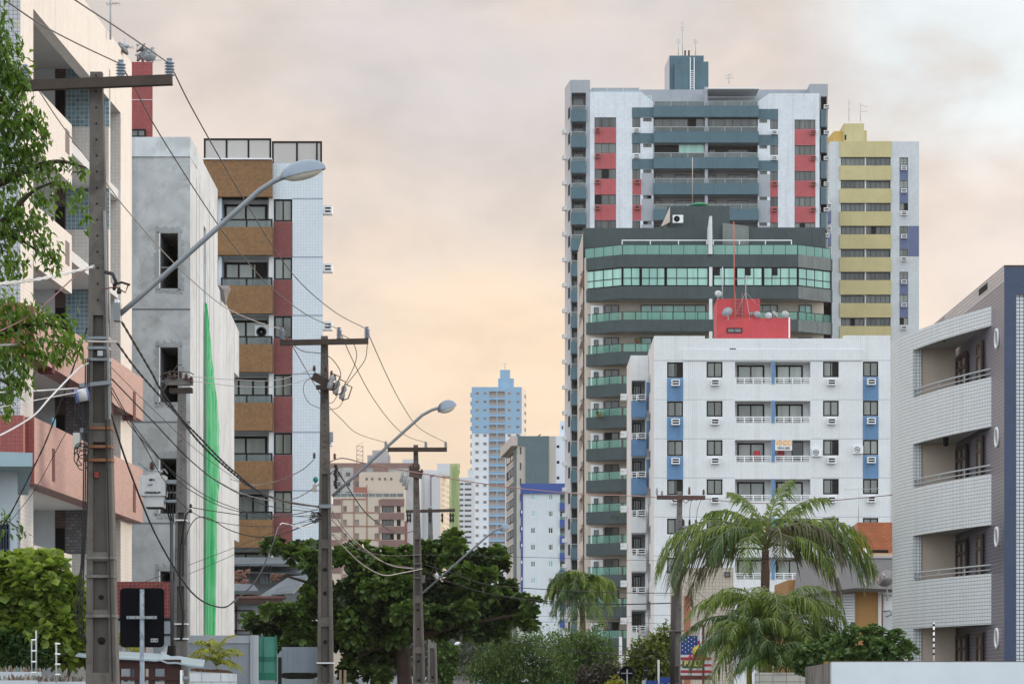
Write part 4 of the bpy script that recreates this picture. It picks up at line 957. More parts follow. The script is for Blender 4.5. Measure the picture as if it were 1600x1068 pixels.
# ================================================================== B: bare concrete building under construction
def bare_building():
    t = thing('concrete_building', 'unfinished bare grey concrete building with empty window holes', 'building', (*XY(260, 92), 0))
    con = mat('raw_cement', (0.47, 0.495, 0.51), .9, var=.28, streak=.3, stain=((.24, .235, .22), .9, .5), bump=.4)
    pale = mat('pale_cement', (0.60, 0.64, 0.665), .9, var=.2, streak=.3, stain=((.35, .36, .36), .9, .5))
    stk = mat('streaked_cement', (0.64, 0.655, 0.67), .9, var=.14, streak=.42, stain=((.42, .41, .39), .5, .45))
    rough = mat('rough_cement', (0.33, 0.35, 0.36), .95, var=.25, bump=.6)
    Y = 88.0; fr = FrP(150, Y, 297.3, Y); U, Z, R = fr.U, fr.Z, fr.R
    wins = [(250.5, 364.5, 278, 450.5), (250.5, 542.5, 278, 628), (250.5, 716, 278, 802), (250.5, 892, 278, 975)]
    b = MB(); b.wall(fr, 0, fr.L, 0, Z(245), [R(x0, y0, x1, y1) + (2.5, M_DARK) for x0, y0, x1, y1 in wins], con, mat('reveal_cement', (.25, .25, .25)))
    b.box(fr, 0, fr.L, Z(245), Z(214.5), -2, .05, pale)
    c0 = fr.pt(fr.L, 0); S1 = Fr((c0.x, Y), (-10.06, 97.2))
    slot = S1.U(318), S1.U(322)
    b.wall(S1, 0, S1.L, 0, Z(300), [(slot[0], slot[1], Z(1000), S1.Z(355, 320), .35, rough)], stk)
    b.wall(S1, 0, S1.L, Z(300), Z(245), [], stk); b.wall(S1, 0, S1.L, Z(245), Z(214.5), [], stk)
    b.face([(c0.x, Y, Z(214.5)), (-10.06, 97.2, Z(214.5)), (-20, 97.2, Z(214.5)), (-20, Y, Z(214.5))], pale)
    b.face([(-10.06, 97.2, 0), (-20, 97.2, 0), (-20, 97.2, Z(214.5)), (-10.06, 97.2, Z(214.5))], con); b.build('wall', t)
    # rear part, lower, with its upper storey leaning out
    k = MB(); z1, z2 = CZ + (HZ - 446) * 97.2 / F, CZ + (HZ - 518) * 104.7 / F
    xa, xb = -10.06, (373.5 - 800) / F * 104.7
    zb = CZ + (HZ - 586) * 104 / F; xi = (366 - 800) / F * 102.9
    zc = CZ + (HZ - 741) * 104 / F; zd = CZ + (HZ - 845) * 104 / F
    k.hexa([(xa, 97.2, zb), (xb, 104.7, zb), (xb - 6, 104.7, zb), (xa - 6, 97.2, zb)][::1], [(xa, 97.2, z1), (xb, 104.7, z2), (xb - 6, 104.7, z2), (xa - 6, 97.2, z1)], stk)
    k.hexa([(xa, 97.2, 0), (xi, 102.9, 0), (xi - 6, 102.9, 0), (xa - 6, 97.2, 0)], [(xa, 97.2, zb), (xi, 102.9, zb), (xi - 6, 102.9, zb), (xa - 6, 97.2, zb)], stk)
    k.hexa([(xa, 97.2, zd), (xb, 104.7, zd), (xb - 6, 104.7, zd), (xa - 6, 97.2, zd)], [(xa, 97.2, zc), (xb, 104.7, zc), (xb - 6, 104.7, zc), (xa - 6, 97.2, zc)], stk)
    k.build('rear_wall', t)
    for x0, y0, x1, y1 in wins:                                 # rough patched plaster round each hole
        p = MB(); a, c, e, f = R(x0 - 8, y0 - 9, x1 + 7, y1 + 6); u0, u1, z0, z1 = R(x0, y0, x1, y1)
        rr = random.Random(int(y0)); 
        def jag(q0, q1, n): return [q0 + (q1 - q0) * i / n for i in range(n + 1)]
        def pane_(ua, ub, za, zb_, side):
            n = 14
            if side in 'lr':
                zs = jag(za, zb_, n); prev = None
                for i in range(n):
                    j = rr.uniform(-.05, .05); 
                    if side == 'l': p.box(fr, ua + j, ub, zs[i], zs[i + 1], -.05, .018 + .004 * (i % 2), rough)
                    else: p.box(fr, ua, ub + j, zs[i], zs[i + 1], -.05, .018 + .004 * (i % 2), rough)
            else:
                us = jag(ua, ub, n)
                for i in range(n):
                    j = rr.uniform(-.06, .06)
                    if side == 't': p.box(fr, us[i], us[i + 1], za, zb_ + j, -.05, .018 + .004 * (i % 2), rough)
                    else: p.box(fr, us[i], us[i + 1], za + j, zb_, -.05, .018 + .004 * (i % 2), rough)
        pane_(a, u0 - .01, z0 - .05, z1 + .05, 'l'); pane_(u1 + .01, c, z0 - .05, z1 + .05, 'r'); pane_(a, c, z1 + .01, f, 't'); pane_(a, c, e, z0 - .01, 'b')
        p.box(fr, u0 - .035, u0, z0, z1, -.1, .03, M_WHITEP)
        o = p.build('window_surround', t)
        bar = MB(); bar.box(fr, u0, u1, (z0 * .62 + z1 * .38), (z0 * .62 + z1 * .38) + .03, -.12, -.08, rough); bar.build('crossbar', o)
    j = MB()
    for y in (483, 659, 817): j.box(fr, 0, fr.L, Z(y) - .025, Z(y) + .025, -.02, .008, mat('cement_joint', (.16, .17, .18), .9))
    j.build('floor_joint', t)
    for px in (307, 311.5, 327, 334): 
        g = MB(); u = S1.U(px); g.box(S1, u - .015, u + .015, Z(1000), Z(260), -.02, .006, mat('dark_streak', (.25, .24, .22), .9)); g.build('wall_groove', t)
    # torn tarpaulin hanging from the roof corner
    tp = MB(); c = P(349, 455, 98.4)
    pts = [P(342, 446, 98), P(358, 446, 98.6), P(361, 452, 98.8), P(356, 462, 98.6), P(353, 478, 98.4), P(345, 468, 98.2)]
    mid = c + Vector((.05, -.35, 0))
    for i in range(6): tp.face([pts[i], pts[(i + 1) % 6], mid], mat('tarp_grey', (.22, .20, .20), .8)); tp.face([pts[(i + 1) % 6], pts[i], mid + Vector((0, .3, 0))], mat('tarp_grey', 0))
    tag(tp.build('tarpaulin', None, c), 'torn grey tarpaulin bunched at the roof edge of the bare concrete building', 'tarpaulin')
    return t, S1
BB, BS = bare_building()
# green safety net hanging down its street side
def net_mat(name, c1, c2, op):
    m = bpy.data.materials.new(name); m.use_nodes = True; nt = m.node_tree; nt.nodes.clear()
    obj = nd(nt, 'ShaderNodeTexCoord').outputs['Object']; sv = nd(nt, 'ShaderNodeMapping', ins={0: obj}); sv.inputs['Scale'].default_value = (9, 3.5, .22)
    n = nd(nt, 'ShaderNodeTexNoise', ins={'Vector': sv.outputs[0], 'Scale': 1.0, 'Detail': 5.0, 'Roughness': .7}).outputs[0]
    f = ss(nt, n, .35, .65); c = mixc(nt, f, c1, c2)
    d = nd(nt, 'ShaderNodeBsdfDiffuse', ins={0: c}); tl = nd(nt, 'ShaderNodeBsdfTranslucent', ins={0: c}); tr = nd(nt, 'ShaderNodeBsdfTransparent', ins={0: (.80, 1, .85, 1)})
    a = nd(nt, 'ShaderNodeMixShader', ins={0: .35}); nt.links.new(d.outputs[0], a.inputs[1]); nt.links.new(tl.outputs[0], a.inputs[2])
    b = nd(nt, 'ShaderNodeMixShader', ins={0: mth(nt, 'ADD', op, mth(nt, 'MULTIPLY', f, -.40))}); nt.links.new(tr.outputs[0], b.inputs[1]); nt.links.new(a.outputs[0], b.inputs[2])
    o = nd(nt, 'ShaderNodeOutputMaterial'); nt.links.new(b.outputs[0], o.inputs[0]); return m
def net(fr, prof, m, label, rip=.12, nu=22, base=.12):
    b = MB(); rows = []; NV = 60
    ys = [p[0] for p in prof]
    for j in range(NV + 1):
        z = ys[0] + (ys[-1] - ys[0]) * j / NV
        lo = np.interp(-z, [-p[0] for p in prof], [p[1] for p in prof]); hi = np.interp(-z, [-p[0] for p in prof], [p[2] for p in prof]) + .10 * math.sin(j * 1.3) + .12 * math.sin(j * .47)
        row = []
        for i in range(nu + 1):
            u = lo + (hi - lo) * i / nu
            w = math.sin(i * 1.9 + .35 * math.sin(j * .13)) * rip + math.sin(i * .7 + j * .09) * rip * .8
            row.append(fr.pt(u, z, base + rip * 2 + w + (.05 if rip < .05 else .25) * math.sin(math.pi * j / NV)))
        rows.append(row)
    vs = [p for r in rows for p in r]; fs = []
    for j in range(NV):
        for i in range(nu): a = j * (nu + 1) + i; fs.append((a, a + nu + 1, a + nu + 2, a + 1))
    b.grid(vs, fs, m, True); o = b.build('safety_net', None, vs[len(vs) // 2]); return tag(o, label, 'netting')
Z8 = lambda y, Y=94: CZ + (HZ - y) * Y / F
u_ = BS.U
net(BS, [(Z8(484), u_(318), u_(320)), (Z8(540), u_(318), u_(327)), (Z8(600), u_(318), u_(333)), (Z8(660), u_(318), u_(338)), (Z8(740), u_(318), u_(338.5)), (Z8(800), u_(318), u_(334)), (Z8(992), u_(318), u_(334))],
    net_mat('net_green', (.014, .42, .13), (.30, .84, .48), .96), 'long green safety net hanging down the side of the bare concrete building', .018, 26, .02)
# ================================================================== C: brown, red and white block, Y=142
def brown_block():
    Y = 142.0; fr = FrP(318, Y, 504.5, Y); U, Z, R = fr.U, fr.Z, fr.R; st = 91.1
    t = thing('apartment_block', 'white and ochre apartment block with red tiled window column beside the bare concrete building', 'building', (*XY(420, Y + 6), 0))
    och = mat('ochre_tile', (0.235, 0.120, 0.046), .55, tile(.12, .12, .01, (.15, .085, .04), .16), var=.12)
    red = mat('cred_tile', (0.195, 0.052, 0.050), .55, tile(.12, .12, .008, (.15, .05, .048), .12), var=.1)
    wht = mat('pale_blue_tile', (0.60, 0.65, 0.70), .5, tile(.15, .15, .010, (.50, .55, .60), .03), var=.05)
    inn = mat('loggia_white', (.62, .62, .62), .8)
    holes = []; N = 8
    for k in range(N):
        holes.append(R(330, 309 + st * k, 427, 356.5 + st * k) + (1.05, inn)); holes.append(R(427.8, 311 + st * k, 456.7, 346 + st * k) + (.2, M_ROOM))
    b = MB(); b.wall(fr, 0, fr.L, 0, Z(255), holes, wht)
    e = fr.pt(fr.L, 0); b.prism([fr.pt(0, 0).xy, e.xy, (e.x * 154.5 / 142 - .35, 154.5), (fr.pt(0, 0).x, 154.5)], 0, Z(255), wht, skip=(0,)); b.build('wall', t)
    part(t, 'ochre_band', fr, R(319, 252, 426, 309), -.6, .35, och); part(t, 'roof_edge', fr, R(318, 249.5, 426, 251.6), -1, .45, M_WHITEP)
    j = MB()
    for k in range(N): j.box(fr, U(456.9), fr.L, Z(310.4 + st * k) - .03, Z(310.4 + st * k) + .03, -.02, .01, mat('blue_joint', (.28, .32, .38), .8))
    j.build('floor_joint', t)
    for k in range(N):
        part(t, 'balcony', fr, R(330, 356.5 + st * k, 427, 400 + st * k), -.12, .40, och)
        part(t, 'red_panel', fr, R(427.6, 346.2 + st * k, 457, 401.8 + st * k), -.1, .02, red)
        window(t, fr, R(428, 311.2 + st * k, 456.6, 346 + st * k), -.04, M_FRAME, G_WIN, 2, fw=.08)
        window(t, fr, R(347.5, 314 + st * k, 415, 357 + st * k), -.97, M_FRAME, G_LOG, 2 + (k % 2), fw=.12, name='balcony_door')
        railing(t, fr, U(346), U(426.5), Z(356.6 + st * k), Z(343.5 + st * k), .3, M_FRAME, G_GREY, 2, t=.07)
        part(t, 'side_pier', fr, R(341, 309.2 + st * k, 346.5, 356.4 + st * k), -1.0, .05, wht)
        part(t, 'side_pier', fr, R(420, 309.2 + st * k, 427, 356.4 + st * k), -1.0, -.02, inn)
    # air conditioners on the flank, seen end on past the corner
    for k in range(6):
        b2 = MB(); ce = fr.pt(fr.L, Z(322.5 + st * k), -1.2); s = Y / F
        b2.bx(ce.x - .2, ce.x + .41, ce.y - .3, ce.y + .32, ce.z - .21, ce.z + .21, M_WHITEP)
        for dz in (-.09, .07): b2.bx(ce.x + .05, ce.x + .33, ce.y - .31, ce.y - .29, ce.z + dz - .04, ce.z + dz + .04, M_DARK)
        b2.build('air_conditioner', t)
    # glass parapet on the roof
    gg = glass_mat('roof_glass', (.36, .37, .37), (.42, .43, .43), rough=.15, alpha=.55)
    railing(t, fr, U(298) if U(298) > 0 else 0.0, U(423.5), Z(252), Z(215.5), -.1, M_FRAME, gg, 3, t=.09, name='roof_screen')
    railing(t, fr, U(424.5), fr.L - .05, Z(255), Z(220), -.1, M_FRAME, gg, 2, t=.09, name='roof_screen')
    S = Fr((e.x, Y), (e.x - .6, 150)); railing(t, S, .1, S.L, Z(255), Z(220), -.25, M_FRAME, glass_mat('dark_screen', (.03, .03, .04), (.05, .05, .06), alpha=.8), 5, t=.09, name='roof_screen')
    uf = off(fr, -1.35); outdoor_unit(t, fr, U(410), Z(516), -.9, .85, .66)
    rw = MB(); o3 = fr.pt(U(371), Z(438), -.1)
    rw.lathe([(.01, -.18), (.2, -.12), (.28, .0), (.27, .02), (.01, -.1)], M_WHITEP, o3, 14); tag(rw.build('basin', None, o3), 'white bowl turned on the glass balcony rail of the ochre block', 'basin')
    return t
brown_block()
# ================================================================== far buildings
def simple_tower(name, label, cat, px0, px1, top, Y, depth, wallm, cols, y0, st, n, winm=None, pane=None, side=None, sidem=None, skewl=None):
    """Plain block: front at Y between px0..px1; window columns cols = (x0,x1,h) repeated n times every st pixels."""
    fr = FrP(px0, Y, px1, Y); t = thing(name, label, cat, (*XY((px0 + px1) / 2, Y + depth / 2), 0))
    holes = [fr.R(x0, y0 + st * k, x1, y0 + h + st * k) + (.3, M_ROOM) for k in range(n) for x0, x1, h in cols]
    b = MB(); b.wall(fr, 0, fr.L, 0, fr.Z(top), holes, wallm)
    a, e = fr.pt(0, 0), fr.pt(fr.L, 0)
    ar = (a.x, Y + depth) if a.x < 0 or px0 > 900 else (a.x, Y + depth)
    b.prism([a.xy, e.xy, (e.x, Y + depth), (a.x, Y + depth)], 0, fr.Z(top), sidem or wallm, skip=(0,)); b.build('wall', t)
    for k in range(n):
        for x0, x1, h in cols: window(t, fr, fr.R(x0, y0 + st * k, x1, y0 + h + st * k), -.1, winm or M_FRAME, pane or G_DARK, 2 if x1 - x0 < 7 else 3, fw=.1)
    return t, fr
def blue_tower():
    Y = 990.0; wht = mat('far_white', (0.66, 0.69, 0.74), .8, var=.04); blu = mat('far_blue_hazed', (0.235, 0.385, 0.545), .8, var=.04); wrm = mat('far_sunlit', (0.72, 0.62, 0.52), .8, var=.03)  # blue lightened for haze; the flank colour carries warm sunlight
    wf = mat('far_window_frame', (.34, .31, .30), .7)
    pn = glass_mat('far_pane', (.08, .07, .065), (.20, .19, .18), rough=.2)
    t = thing('apartment_tower', 'slender sky blue and white apartment tower far down the street', 'building', (*XY(778, Y + 9), 0))
    fr = FrP(737, Y, 815.2, Y); U, Z, R = fr.U, fr.Z, fr.R; st = 13.03
    N = 21; holes = []
    cols = [(742.5, 748.2), (755, 760.4), (793.2, 798.2), (806.4, 812.2)]
    for k in range(N):
        for i, (x0, x1) in enumerate(cols):
            if i > 1 and k > 6: continue
            holes.append(R(x0, 612.3 + st * k, x1, 616.8 + st * k) + (.4, M_ROOM))
        for x0, x1 in ((764.6, 775.7), (777.7, 788.8)): holes.append(R(x0, 611.2 + st * k, x1, 619.6 + st * k) + (.9, mat('far_loggia', (.42, .34, .30), .9)))
    b = MB(); b.wall(fr, 0, fr.L, 0, Z(604.5), holes, wht)
    a, e = fr.pt(0, 0), fr.pt(fr.L, 0); x2 = (823 - 800) / F * 1003
    b.face([(e.x, Y, 0), (x2, 1003, 0), (x2, 1003, Z(604.5)), (e.x, Y, Z(604.5))], wrm)
    b.face([(a.x, Y, Z(604.5)), (e.x, Y, Z(604.5)), (x2, 1003, Z(604.5)), (a.x, 1003, Z(604.5))], wht)
    b.face([(a.x, 1003, 0), (a.x, Y, 0), (a.x, Y, Z(604.5)), (a.x, 1003, Z(604.5))], wht)
    b.face([(x2, 1003, 0), (a.x, 1003, 0), (a.x, 1003, Z(604.5)), (x2, 1003, Z(604.5))], wht); b.build('wall', t)
    pan = MB(); pan.wall(off(fr, .12), 0, fr.L, Z(676.5), Z(604.4), [h[:4] + (0, None) for h in holes], blu); pan.build('blue_cladding', t)
    for k in range(4, N): part(t, 'spandrel_panel', fr, R(763.6, max(676.6, 619.7 + st * k), 789.6, 611.1 + st * (k + 1)), -.05, .11, blu)
    for a_, b_ in ((763.6, 764.6), (775.7, 777.7), (788.8, 789.6)): part(t, 'pier', fr, R(a_, 676.6, b_, 900), -.05, .10, blu)
    for k in range(N):
        for i, (x0, x1) in enumerate(cols):
            if i > 1 and k > 6: continue
            window(t, fr, R(x0, 612.3 + st * k, x1, 616.8 + st * k), .05, wf, pn, 2, fw=.16, th=.2)
    bal = MB()
    for k in range(N):
        for x0, x1 in ((764.6, 775.7), (777.7, 788.8)): bal.box(fr, U(x0), U(x1), Z(619.6 + st * k), Z(617.6 + st * k), 0, .25, wf)
    o = bal.build('balcony_rail', t); o['kind'] = 'stuff'
    for k in range(6): 
        s = MB(); S = Fr((e.x, Y), (x2, 1003)); s.box(S, S.L * .55, S.L * .8, Z(618 + st * k), Z(612.5 + st * k), -.1, .05, M_FRAME); s.build('side_window', t)
    for k in range(18):
        s = MB(); s.bx(a.x - .5, a.x, Y + 1, Y + 3, Z(619 + st * k), Z(613 + st * k), blu if k < 5 else wf); s.build('side_balcony', t)
    r = MB(); q = lambda p, d: (XY(p, Y)[0], Y + d)
    r.prism([q(778.3, 2), q(803, 2), q(803, 9), q(778.3, 9)], Z(605), Z(590), blu); r.prism([q(781.3, 1.6), q(797, 1.6), q(797, 9), q(781.3, 9)], Z(605), Z(576.8), blu); r.build('roof_tower', t)
    mast('roof_antenna', 'thin antenna on top of the slender sky blue tower', P(789, 577, 994), P(788.8, 566, 994), .12, M_ALU, [(.8, .7, .7, .05)])
blue_tower()
def teal_block():
    Y = 525.0; t = thing('apartment_block', 'beige block with a large teal end panel in front of the blue tower', 'building', (*XY(838, Y + 8), 0))
    bei = mat('teal_beige', (.44, .40, .36), .8, var=.05); teal = mat('teal_panel', (.09, .135, .15), .7, tile(.5, .5, .03, (.11, .16, .175), .06), var=.08); wht = mat('teal_white', (.60, .64, .70), .75, var=.05)
    side = mat('teal_side', (.48, .42, .38), .8, var=.05)
    fr = FrP(808.6, Y, 885.5, Y); U, Z, R = fr.U, fr.Z, fr.R; st = 24.5
    S = FrP(790.2, 552, 808.6, Y)
    b = MB(); b.wall(fr, 0, U(857.5), 0, Z(681), [], bei)
    b.wall(fr, U(857.5), fr.L, 0, Z(681), [R(x, 695 + st * k, x + 4.2, 699.4 + st * k) + (.3, M_DARK) for k in range(3) for x in (860, 869.8)], wht)
    b.wall(S, .9, S.L, 0, Z(681), [], side)
    e = fr.pt(fr.L, 0); s0 = S.pt(0, 0); b.face([(s0.x, s0.y, Z(681)), (XY(808.6, Y)[0], Y, Z(681)), (e.x, Y, Z(681)), (e.x, 552, Z(681))], wht)
    b.face([(e.x, Y, 0), (e.x, 552, 0), (e.x, 552, Z(681)), (e.x, Y, Z(681))], wht); b.build('wall', t)
    part(t, 'teal_panel', fr, R(821, 681, 857.4, 860), -.1, .3, teal); part(t, 'teal_panel', fr, R(809, 681, 821, 695.6), -.1, .3, teal)
    part(t, 'beige_strip', fr, R(857.5, 681.2, 868.3, 860), -.1, .08, bei)
    part(t, 'parapet_overhang', S, (0, S.L + .2, Z(696), Z(680.8)), -.2, 1.1, side)
    part(t, 'teal_strip', S, (S.L * .72, S.L * .92, 0, Z(696)), -.1, .15, teal)
    for k in range(7):
        for u0, u1 in ((.12, .42), (.46, .66)): window(t, S, (S.L * u0, S.L * u1, Z(712 + st * k), Z(699 + st * k)), .06, M_FRAME, G_DARK, 2, fw=.12)
        window(t, fr, R(812.5, 698 + st * k, 814.3, 709 + st * k), .06, M_FRAME, G_DARK, 1, fw=.08)
        part(t, 'side_joint', S, (S.L * .1, S.L * .7, Z(717.5 + st * k), Z(716.5 + st * k)), 0, .05, bei)
    tw = FrP(875.6, Y + 3, 892, Y + 3); b2 = MB(); b2.prism([tw.pt(0, 0).xy, tw.pt(tw.L, 0).xy, tw.pt(tw.L, 0, -8).xy, tw.pt(0, 0, -8).xy], 0, tw.Z(657), wht); b2.build('stair_tower', t)
    window(t, tw, tw.R(878, 665, 880, 670), .05, M_FRAME, G_DARK, 1)
    d = MB(); d.tube([P(841, 681, Y + 2), P(845, 678, Y + 2)], .1, M_DARK, 5); d.build('roof_pipe', t)
teal_block()
def cobalt_block():
    Y = 480.0; t = thing('apartment_block', 'white block with a cobalt blue top band and blue balconies', 'building', (*XY(850, Y + 7), 0))
    wht = mat('cobalt_white', (.60, .64, .68), .7, var=.06, streak=.06); blu = mat('cobalt', (.045, .085, .30), .65, var=.08)
    fr = FrP(813.5, Y, 887, Y); U, Z, R = fr.U, fr.Z, fr.R; st = 26.1; N = 8
    holes = [R(x, 771.5 + st * k, x + 7.6, 780.8 + st * k) + (.25, M_ROOM) for k in range(N) for x in (829, 856.5)]
    holes += [R(875, 771.6 + st * k, 886.5, 785 + st * k) + (1.5, mat('cobalt_inner', (.30, .36, .36), .8)) for k in range(N)]
    b = MB(); b.wall(fr, 0, fr.L, 0, Z(756), holes, wht); e, a = fr.pt(fr.L, 0), fr.pt(0, 0)
    b.prism([a.xy, e.xy, (e.x, Y + 14), (a.x + .2, Y + 14)], 0, Z(756), wht, skip=(0,)); b.build('wall', t)
    part(t, 'blue_band', fr, R(813.2, 755, 887.3, 770.6), -.2, .4, blu); part(t, 'blue_strip', fr, R(813.5, 770.8, 817.2, 940), -.2, .1, blu)
    for k in range(N):
        for i, x in enumerate((829, 856.5)):
            window(t, fr, R(x, 771.5 + st * k, x + 7.6, 780.8 + st * k), -.06, M_WHITEP, G_TEAL if (k == 0 or (k + i) % 4 == 1) else G_DARK, 3 if k % 2 else 2, fw=.09)
        part(t, 'balcony', fr, R(874.6, 785.2 + st * k, 887, 797 + st * k), -.15, .4, blu)
        railing(t, fr, U(874.8), U(886.8), Z(785.2 + st * k), Z(781 + st * k), .38, M_ALU, G_RAIL, 2)
        part(t, 'vent_window', fr, R(814.4, 797 + st * k, 816, 801.5 + st * k), 0, .14, M_WHITEP)
cobalt_block()
def beige_block():
    Y = 600.0; t = thing('apartment_block', 'beige apartment block with a red-brown line grid and brown balconies above the almond tree', 'building', (*XY(578, Y + 8), 0))
    bei = mat('grid_beige', (.53, .45, .37), .8, var=.05, streak=.05); rb = mat('grid_line', (.30, .12, .09), .8, var=.05); brn = mat('grid_brown', (.21, .125, .115), .8, var=.06); pk = mat('grid_pink', (.32, .11, .12), .8)
    fr = FrP(505, Y, 632, Y); U, Z, R = fr.U, fr.Z, fr.R; st = 21.3; N = 6
    cols = [(536.2, 542), (554.4, 561), (585.3, 591.5)]
    holes = [R(x0, 790 + st * k, x1, 799 + st * k) + (.3, M_ROOM) for k in range(N) for x0, x1 in cols] + [R(596.5, 790 + st * k, 615.5, 800 + st * k) + (1.2, M_ROOM) for k in range(N)] + [R(620, 790 + st * k, 626, 800 + st * k) + (1.2, M_ROOM) for k in range(N)]
    b = MB(); b.wall(fr, 0, fr.L, 0, Z(776), holes, bei); e, a = fr.pt(fr.L, 0), fr.pt(0, 0)
    b.prism([a.xy, e.xy, (e.x - 1, Y + 16), (a.x, Y + 16)], 0, Z(776), bei, skip=(0,))
    b.prism([XY(632, Y + 1), XY(636.5, Y + 1), XY(636.5, Y + 10), XY(631, Y + 10)], 0, Z(813), pk); b.build('wall', t)
    g = MB()
    for px in (534.2, 553, 573.3, 592.6): g.box(fr, U(px) - .1, U(px) + .1, 0, Z(780 if px != 573.3 else 757), -.05, .12, rb)
    for k in range(N): g.box(fr, U(534), U(592.6), Z(800.2 + st * k) - .09, Z(800.2 + st * k) + .09, -.05, .13, rb)
    g.box(fr, U(533), U(573.6), Z(780), Z(778.6), -.05, .13, rb); g.build('line_grid', t)
    for k in range(N):
        for x0, x1 in cols: window(t, fr, R(x0, 790 + st * k, x1, 799 + st * k), -.1, brn, G_WIN, 2, 2, fw=.1, split=.72)
        part(t, 'balcony', fr, R(594.5, 779 + st * k + (0.3 if k else 0), 632, 789.8 + st * k), -.2, .3, brn)
        window(t, fr, R(596.8, 790 + st * k, 615, 799.6 + st * k), -1.0, M_FRAME, G_DARK, 3, fw=.12)
        part(t, 'brown_panel', fr, R(505, 779 + st * k, 532.4, 788.5 + st * k), -.1, .1, brn)
    up = FrP(561, Y + 9, 631, Y + 9); u = MB(); u.prism([up.pt(0, 0).xy, up.pt(up.L, 0).xy, up.pt(up.L, 0, -10).xy, up.pt(0, 0, -10).xy], 0, up.Z(737), bei); o = u.build('upper_storey', t)
    for px in (571.5, 580, 591.7, 600.2, 610): window(o, up, up.R(px, 746, px + 3, 749.5), .05, M_FRAME, G_DARK, 1, fw=.05)
    bx = MB(); bx.prism([XY(553.5, Y + 3), XY(573.5, Y + 3), XY(573.5, Y + 8), XY(553.5, Y + 8)], Z(777), fr.Z(759), rb); bx.build('roof_room', t)
    railing(t, fr, U(521), U(631), Z(776), Z(769.5), -.3, M_ALU, G_GREY, 10, t=.12, name='roof_rail')
    for p0, p1 in ((596, 611), (614, 628)): part(t, 'roof_box', off(fr, -3), R(p0, 769, p1, 777), -3, 0, rb)
beige_block()
def old_block():
    Y = 700.0; t = thing('apartment_block', 'weathered grey and brown block with a stepped top behind the beige block', 'building', (*XY(590, Y + 8), 0))
    g = mat('old_grey', (.40, .38, .38), .85, var=.2, streak=.2); br = mat('old_brown', (.24, .15, .13), .85, var=.2, streak=.2); wl = mat('old_white', (.52, .53, .55), .8, var=.1, streak=.15)
    f = FrP(500, Y, 652, Y); b = MB(); b.prism([f.pt(0, 0).xy, f.pt(f.L, 0).xy, f.pt(f.L, 0, -14).xy, f.pt(0, 0, -14).xy], 0, f.Z(724), g)
    b.build('wall', t)
    part(t, 'brown_band', f, f.R(500, 723, 652, 730), -14, .2, br)
    for p0, p1, m in ((535, 552, g), (552, 572, br), (584, 606, br)): part(t, 'facade_strip', f, f.R(p0, 730.2, p1, 800), -.1, .4, m)
    for p0, p1, y0 in ((573, 608, 709), (581, 606, 702)): part(t, 'roof_tower', off(f, -3 if p0 < 580 else -2), f.R(p0, y0, p1, 724), -6, 0, g)
    for k in range(4):
        for x in (526, 541, 556, 575, 592): window(t, f, f.R(x, 738 + 15 * k, x + 6, 743.5 + 15 * k), .45, M_FRAME, G_DARK, 2, fw=.12)
    mb = MB()
    for px in (557.5, 567): 
        for d in (0, 1.4): mb.tube([P(px, 723, Y + 3 + d), P(px, 695.5, Y + 3 + d)], .07, mat('rust_rail', 0), 4)
    for k in range(4): mb.tube([P(557.5, 718 - 7 * k, Y + 3), P(567, 718 - 7 * k, Y + 3)], .06, mat('rust_rail', 0), 4); mb.tube([P(557.5, 718 - 7 * k, Y + 3), P(567, 711 - 7 * k, Y + 3)], .04, mat('rust_rail', 0), 4)
    tag(mb.build('lattice_mast', None, P(562, 723, Y + 3)), 'rusty square lattice frame standing on the weathered far roof', 'mast')
old_block()
fw_ = mat('far_white2', (.56, .57, .60), .8, var=.05, streak=.06)
simple_tower('apartment_tower', 'plain white tower with rows of dark windows behind the third pole crossarm', 'building', 629, 653.5, 717, 760, 14, fw_, [(632.5, 640.5, 4.2), (644, 650, 4.2)], 724, 13, 9)
t, f = simple_tower('apartment_tower', 'white tower with a purple-brown stripe beside the sunlit tower', 'building', 657, 690, 734, 820, 8, fw_, [(681.5, 685, 3.6)], 744, 8.6, 11)
part(t, 'purple_stripe', f, f.R(672.5, 741, 679.5, 790), -.1, .3, mat('purple', (.20, .13, .18), .8)); part(t, 'pale_strip', f, f.R(660, 740, 662, 850), -.1, .3, M_ALU)
wm = mat('sun_cream', (.74, .62, .48), .8, var=.05)  # warm sunlight is mixed into this wall colour
t = thing('apartment_tower', 'cream tower catching warm light beside the yellow-green scaffold net', 'building', (*XY(696, 806), 0)); f = FrP(688, 800, 705, 818)
b = MB(); b.wall(f, 0, f.L, 0, f.Z(738), [], wm); q0, q1 = f.pt(0, 0), f.pt(f.L, 0); b.face([(q0.x - 3, 818, 0), (q0.x, 800, 0), (q0.x, 800, f.Z(738)), (q0.x - 3, 818, f.Z(738))], fw_); b.face([(q0.x, 800, f.Z(738)), (q1.x, 818, f.Z(738)), (q0.x - 3, 818, f.Z(738))], fw_); b.build('wall', t)
for k in range(11):
    for a_, c_ in ((.15, .40), (.58, .82)): window(t, f, (f.L * a_, f.L * c_, f.Z(755.6 + 8.6 * k), f.Z(752 + 8.6 * k)), .05, wm, G_WIN, 2, fw=.25, th=.2)
fz = FrP(683, 803, 704, 803); b = MB(); b.prism([fz.pt(0, 0).xy, fz.pt(fz.L, 0).xy, fz.pt(fz.L, 0, -6).xy, fz.pt(0, 0, -6).xy], f.Z(742), f.Z(722.5), fw_); b.build('roof_storey', t)
t, f = simple_tower('apartment_tower', 'white tower with long window rows just beside the slender blue tower', 'building', 714, 742, 745.5, 900, 14, fw_, [(717, 724, 3.3), (726, 736.5, 3.3)], 754, 8.3, 12)
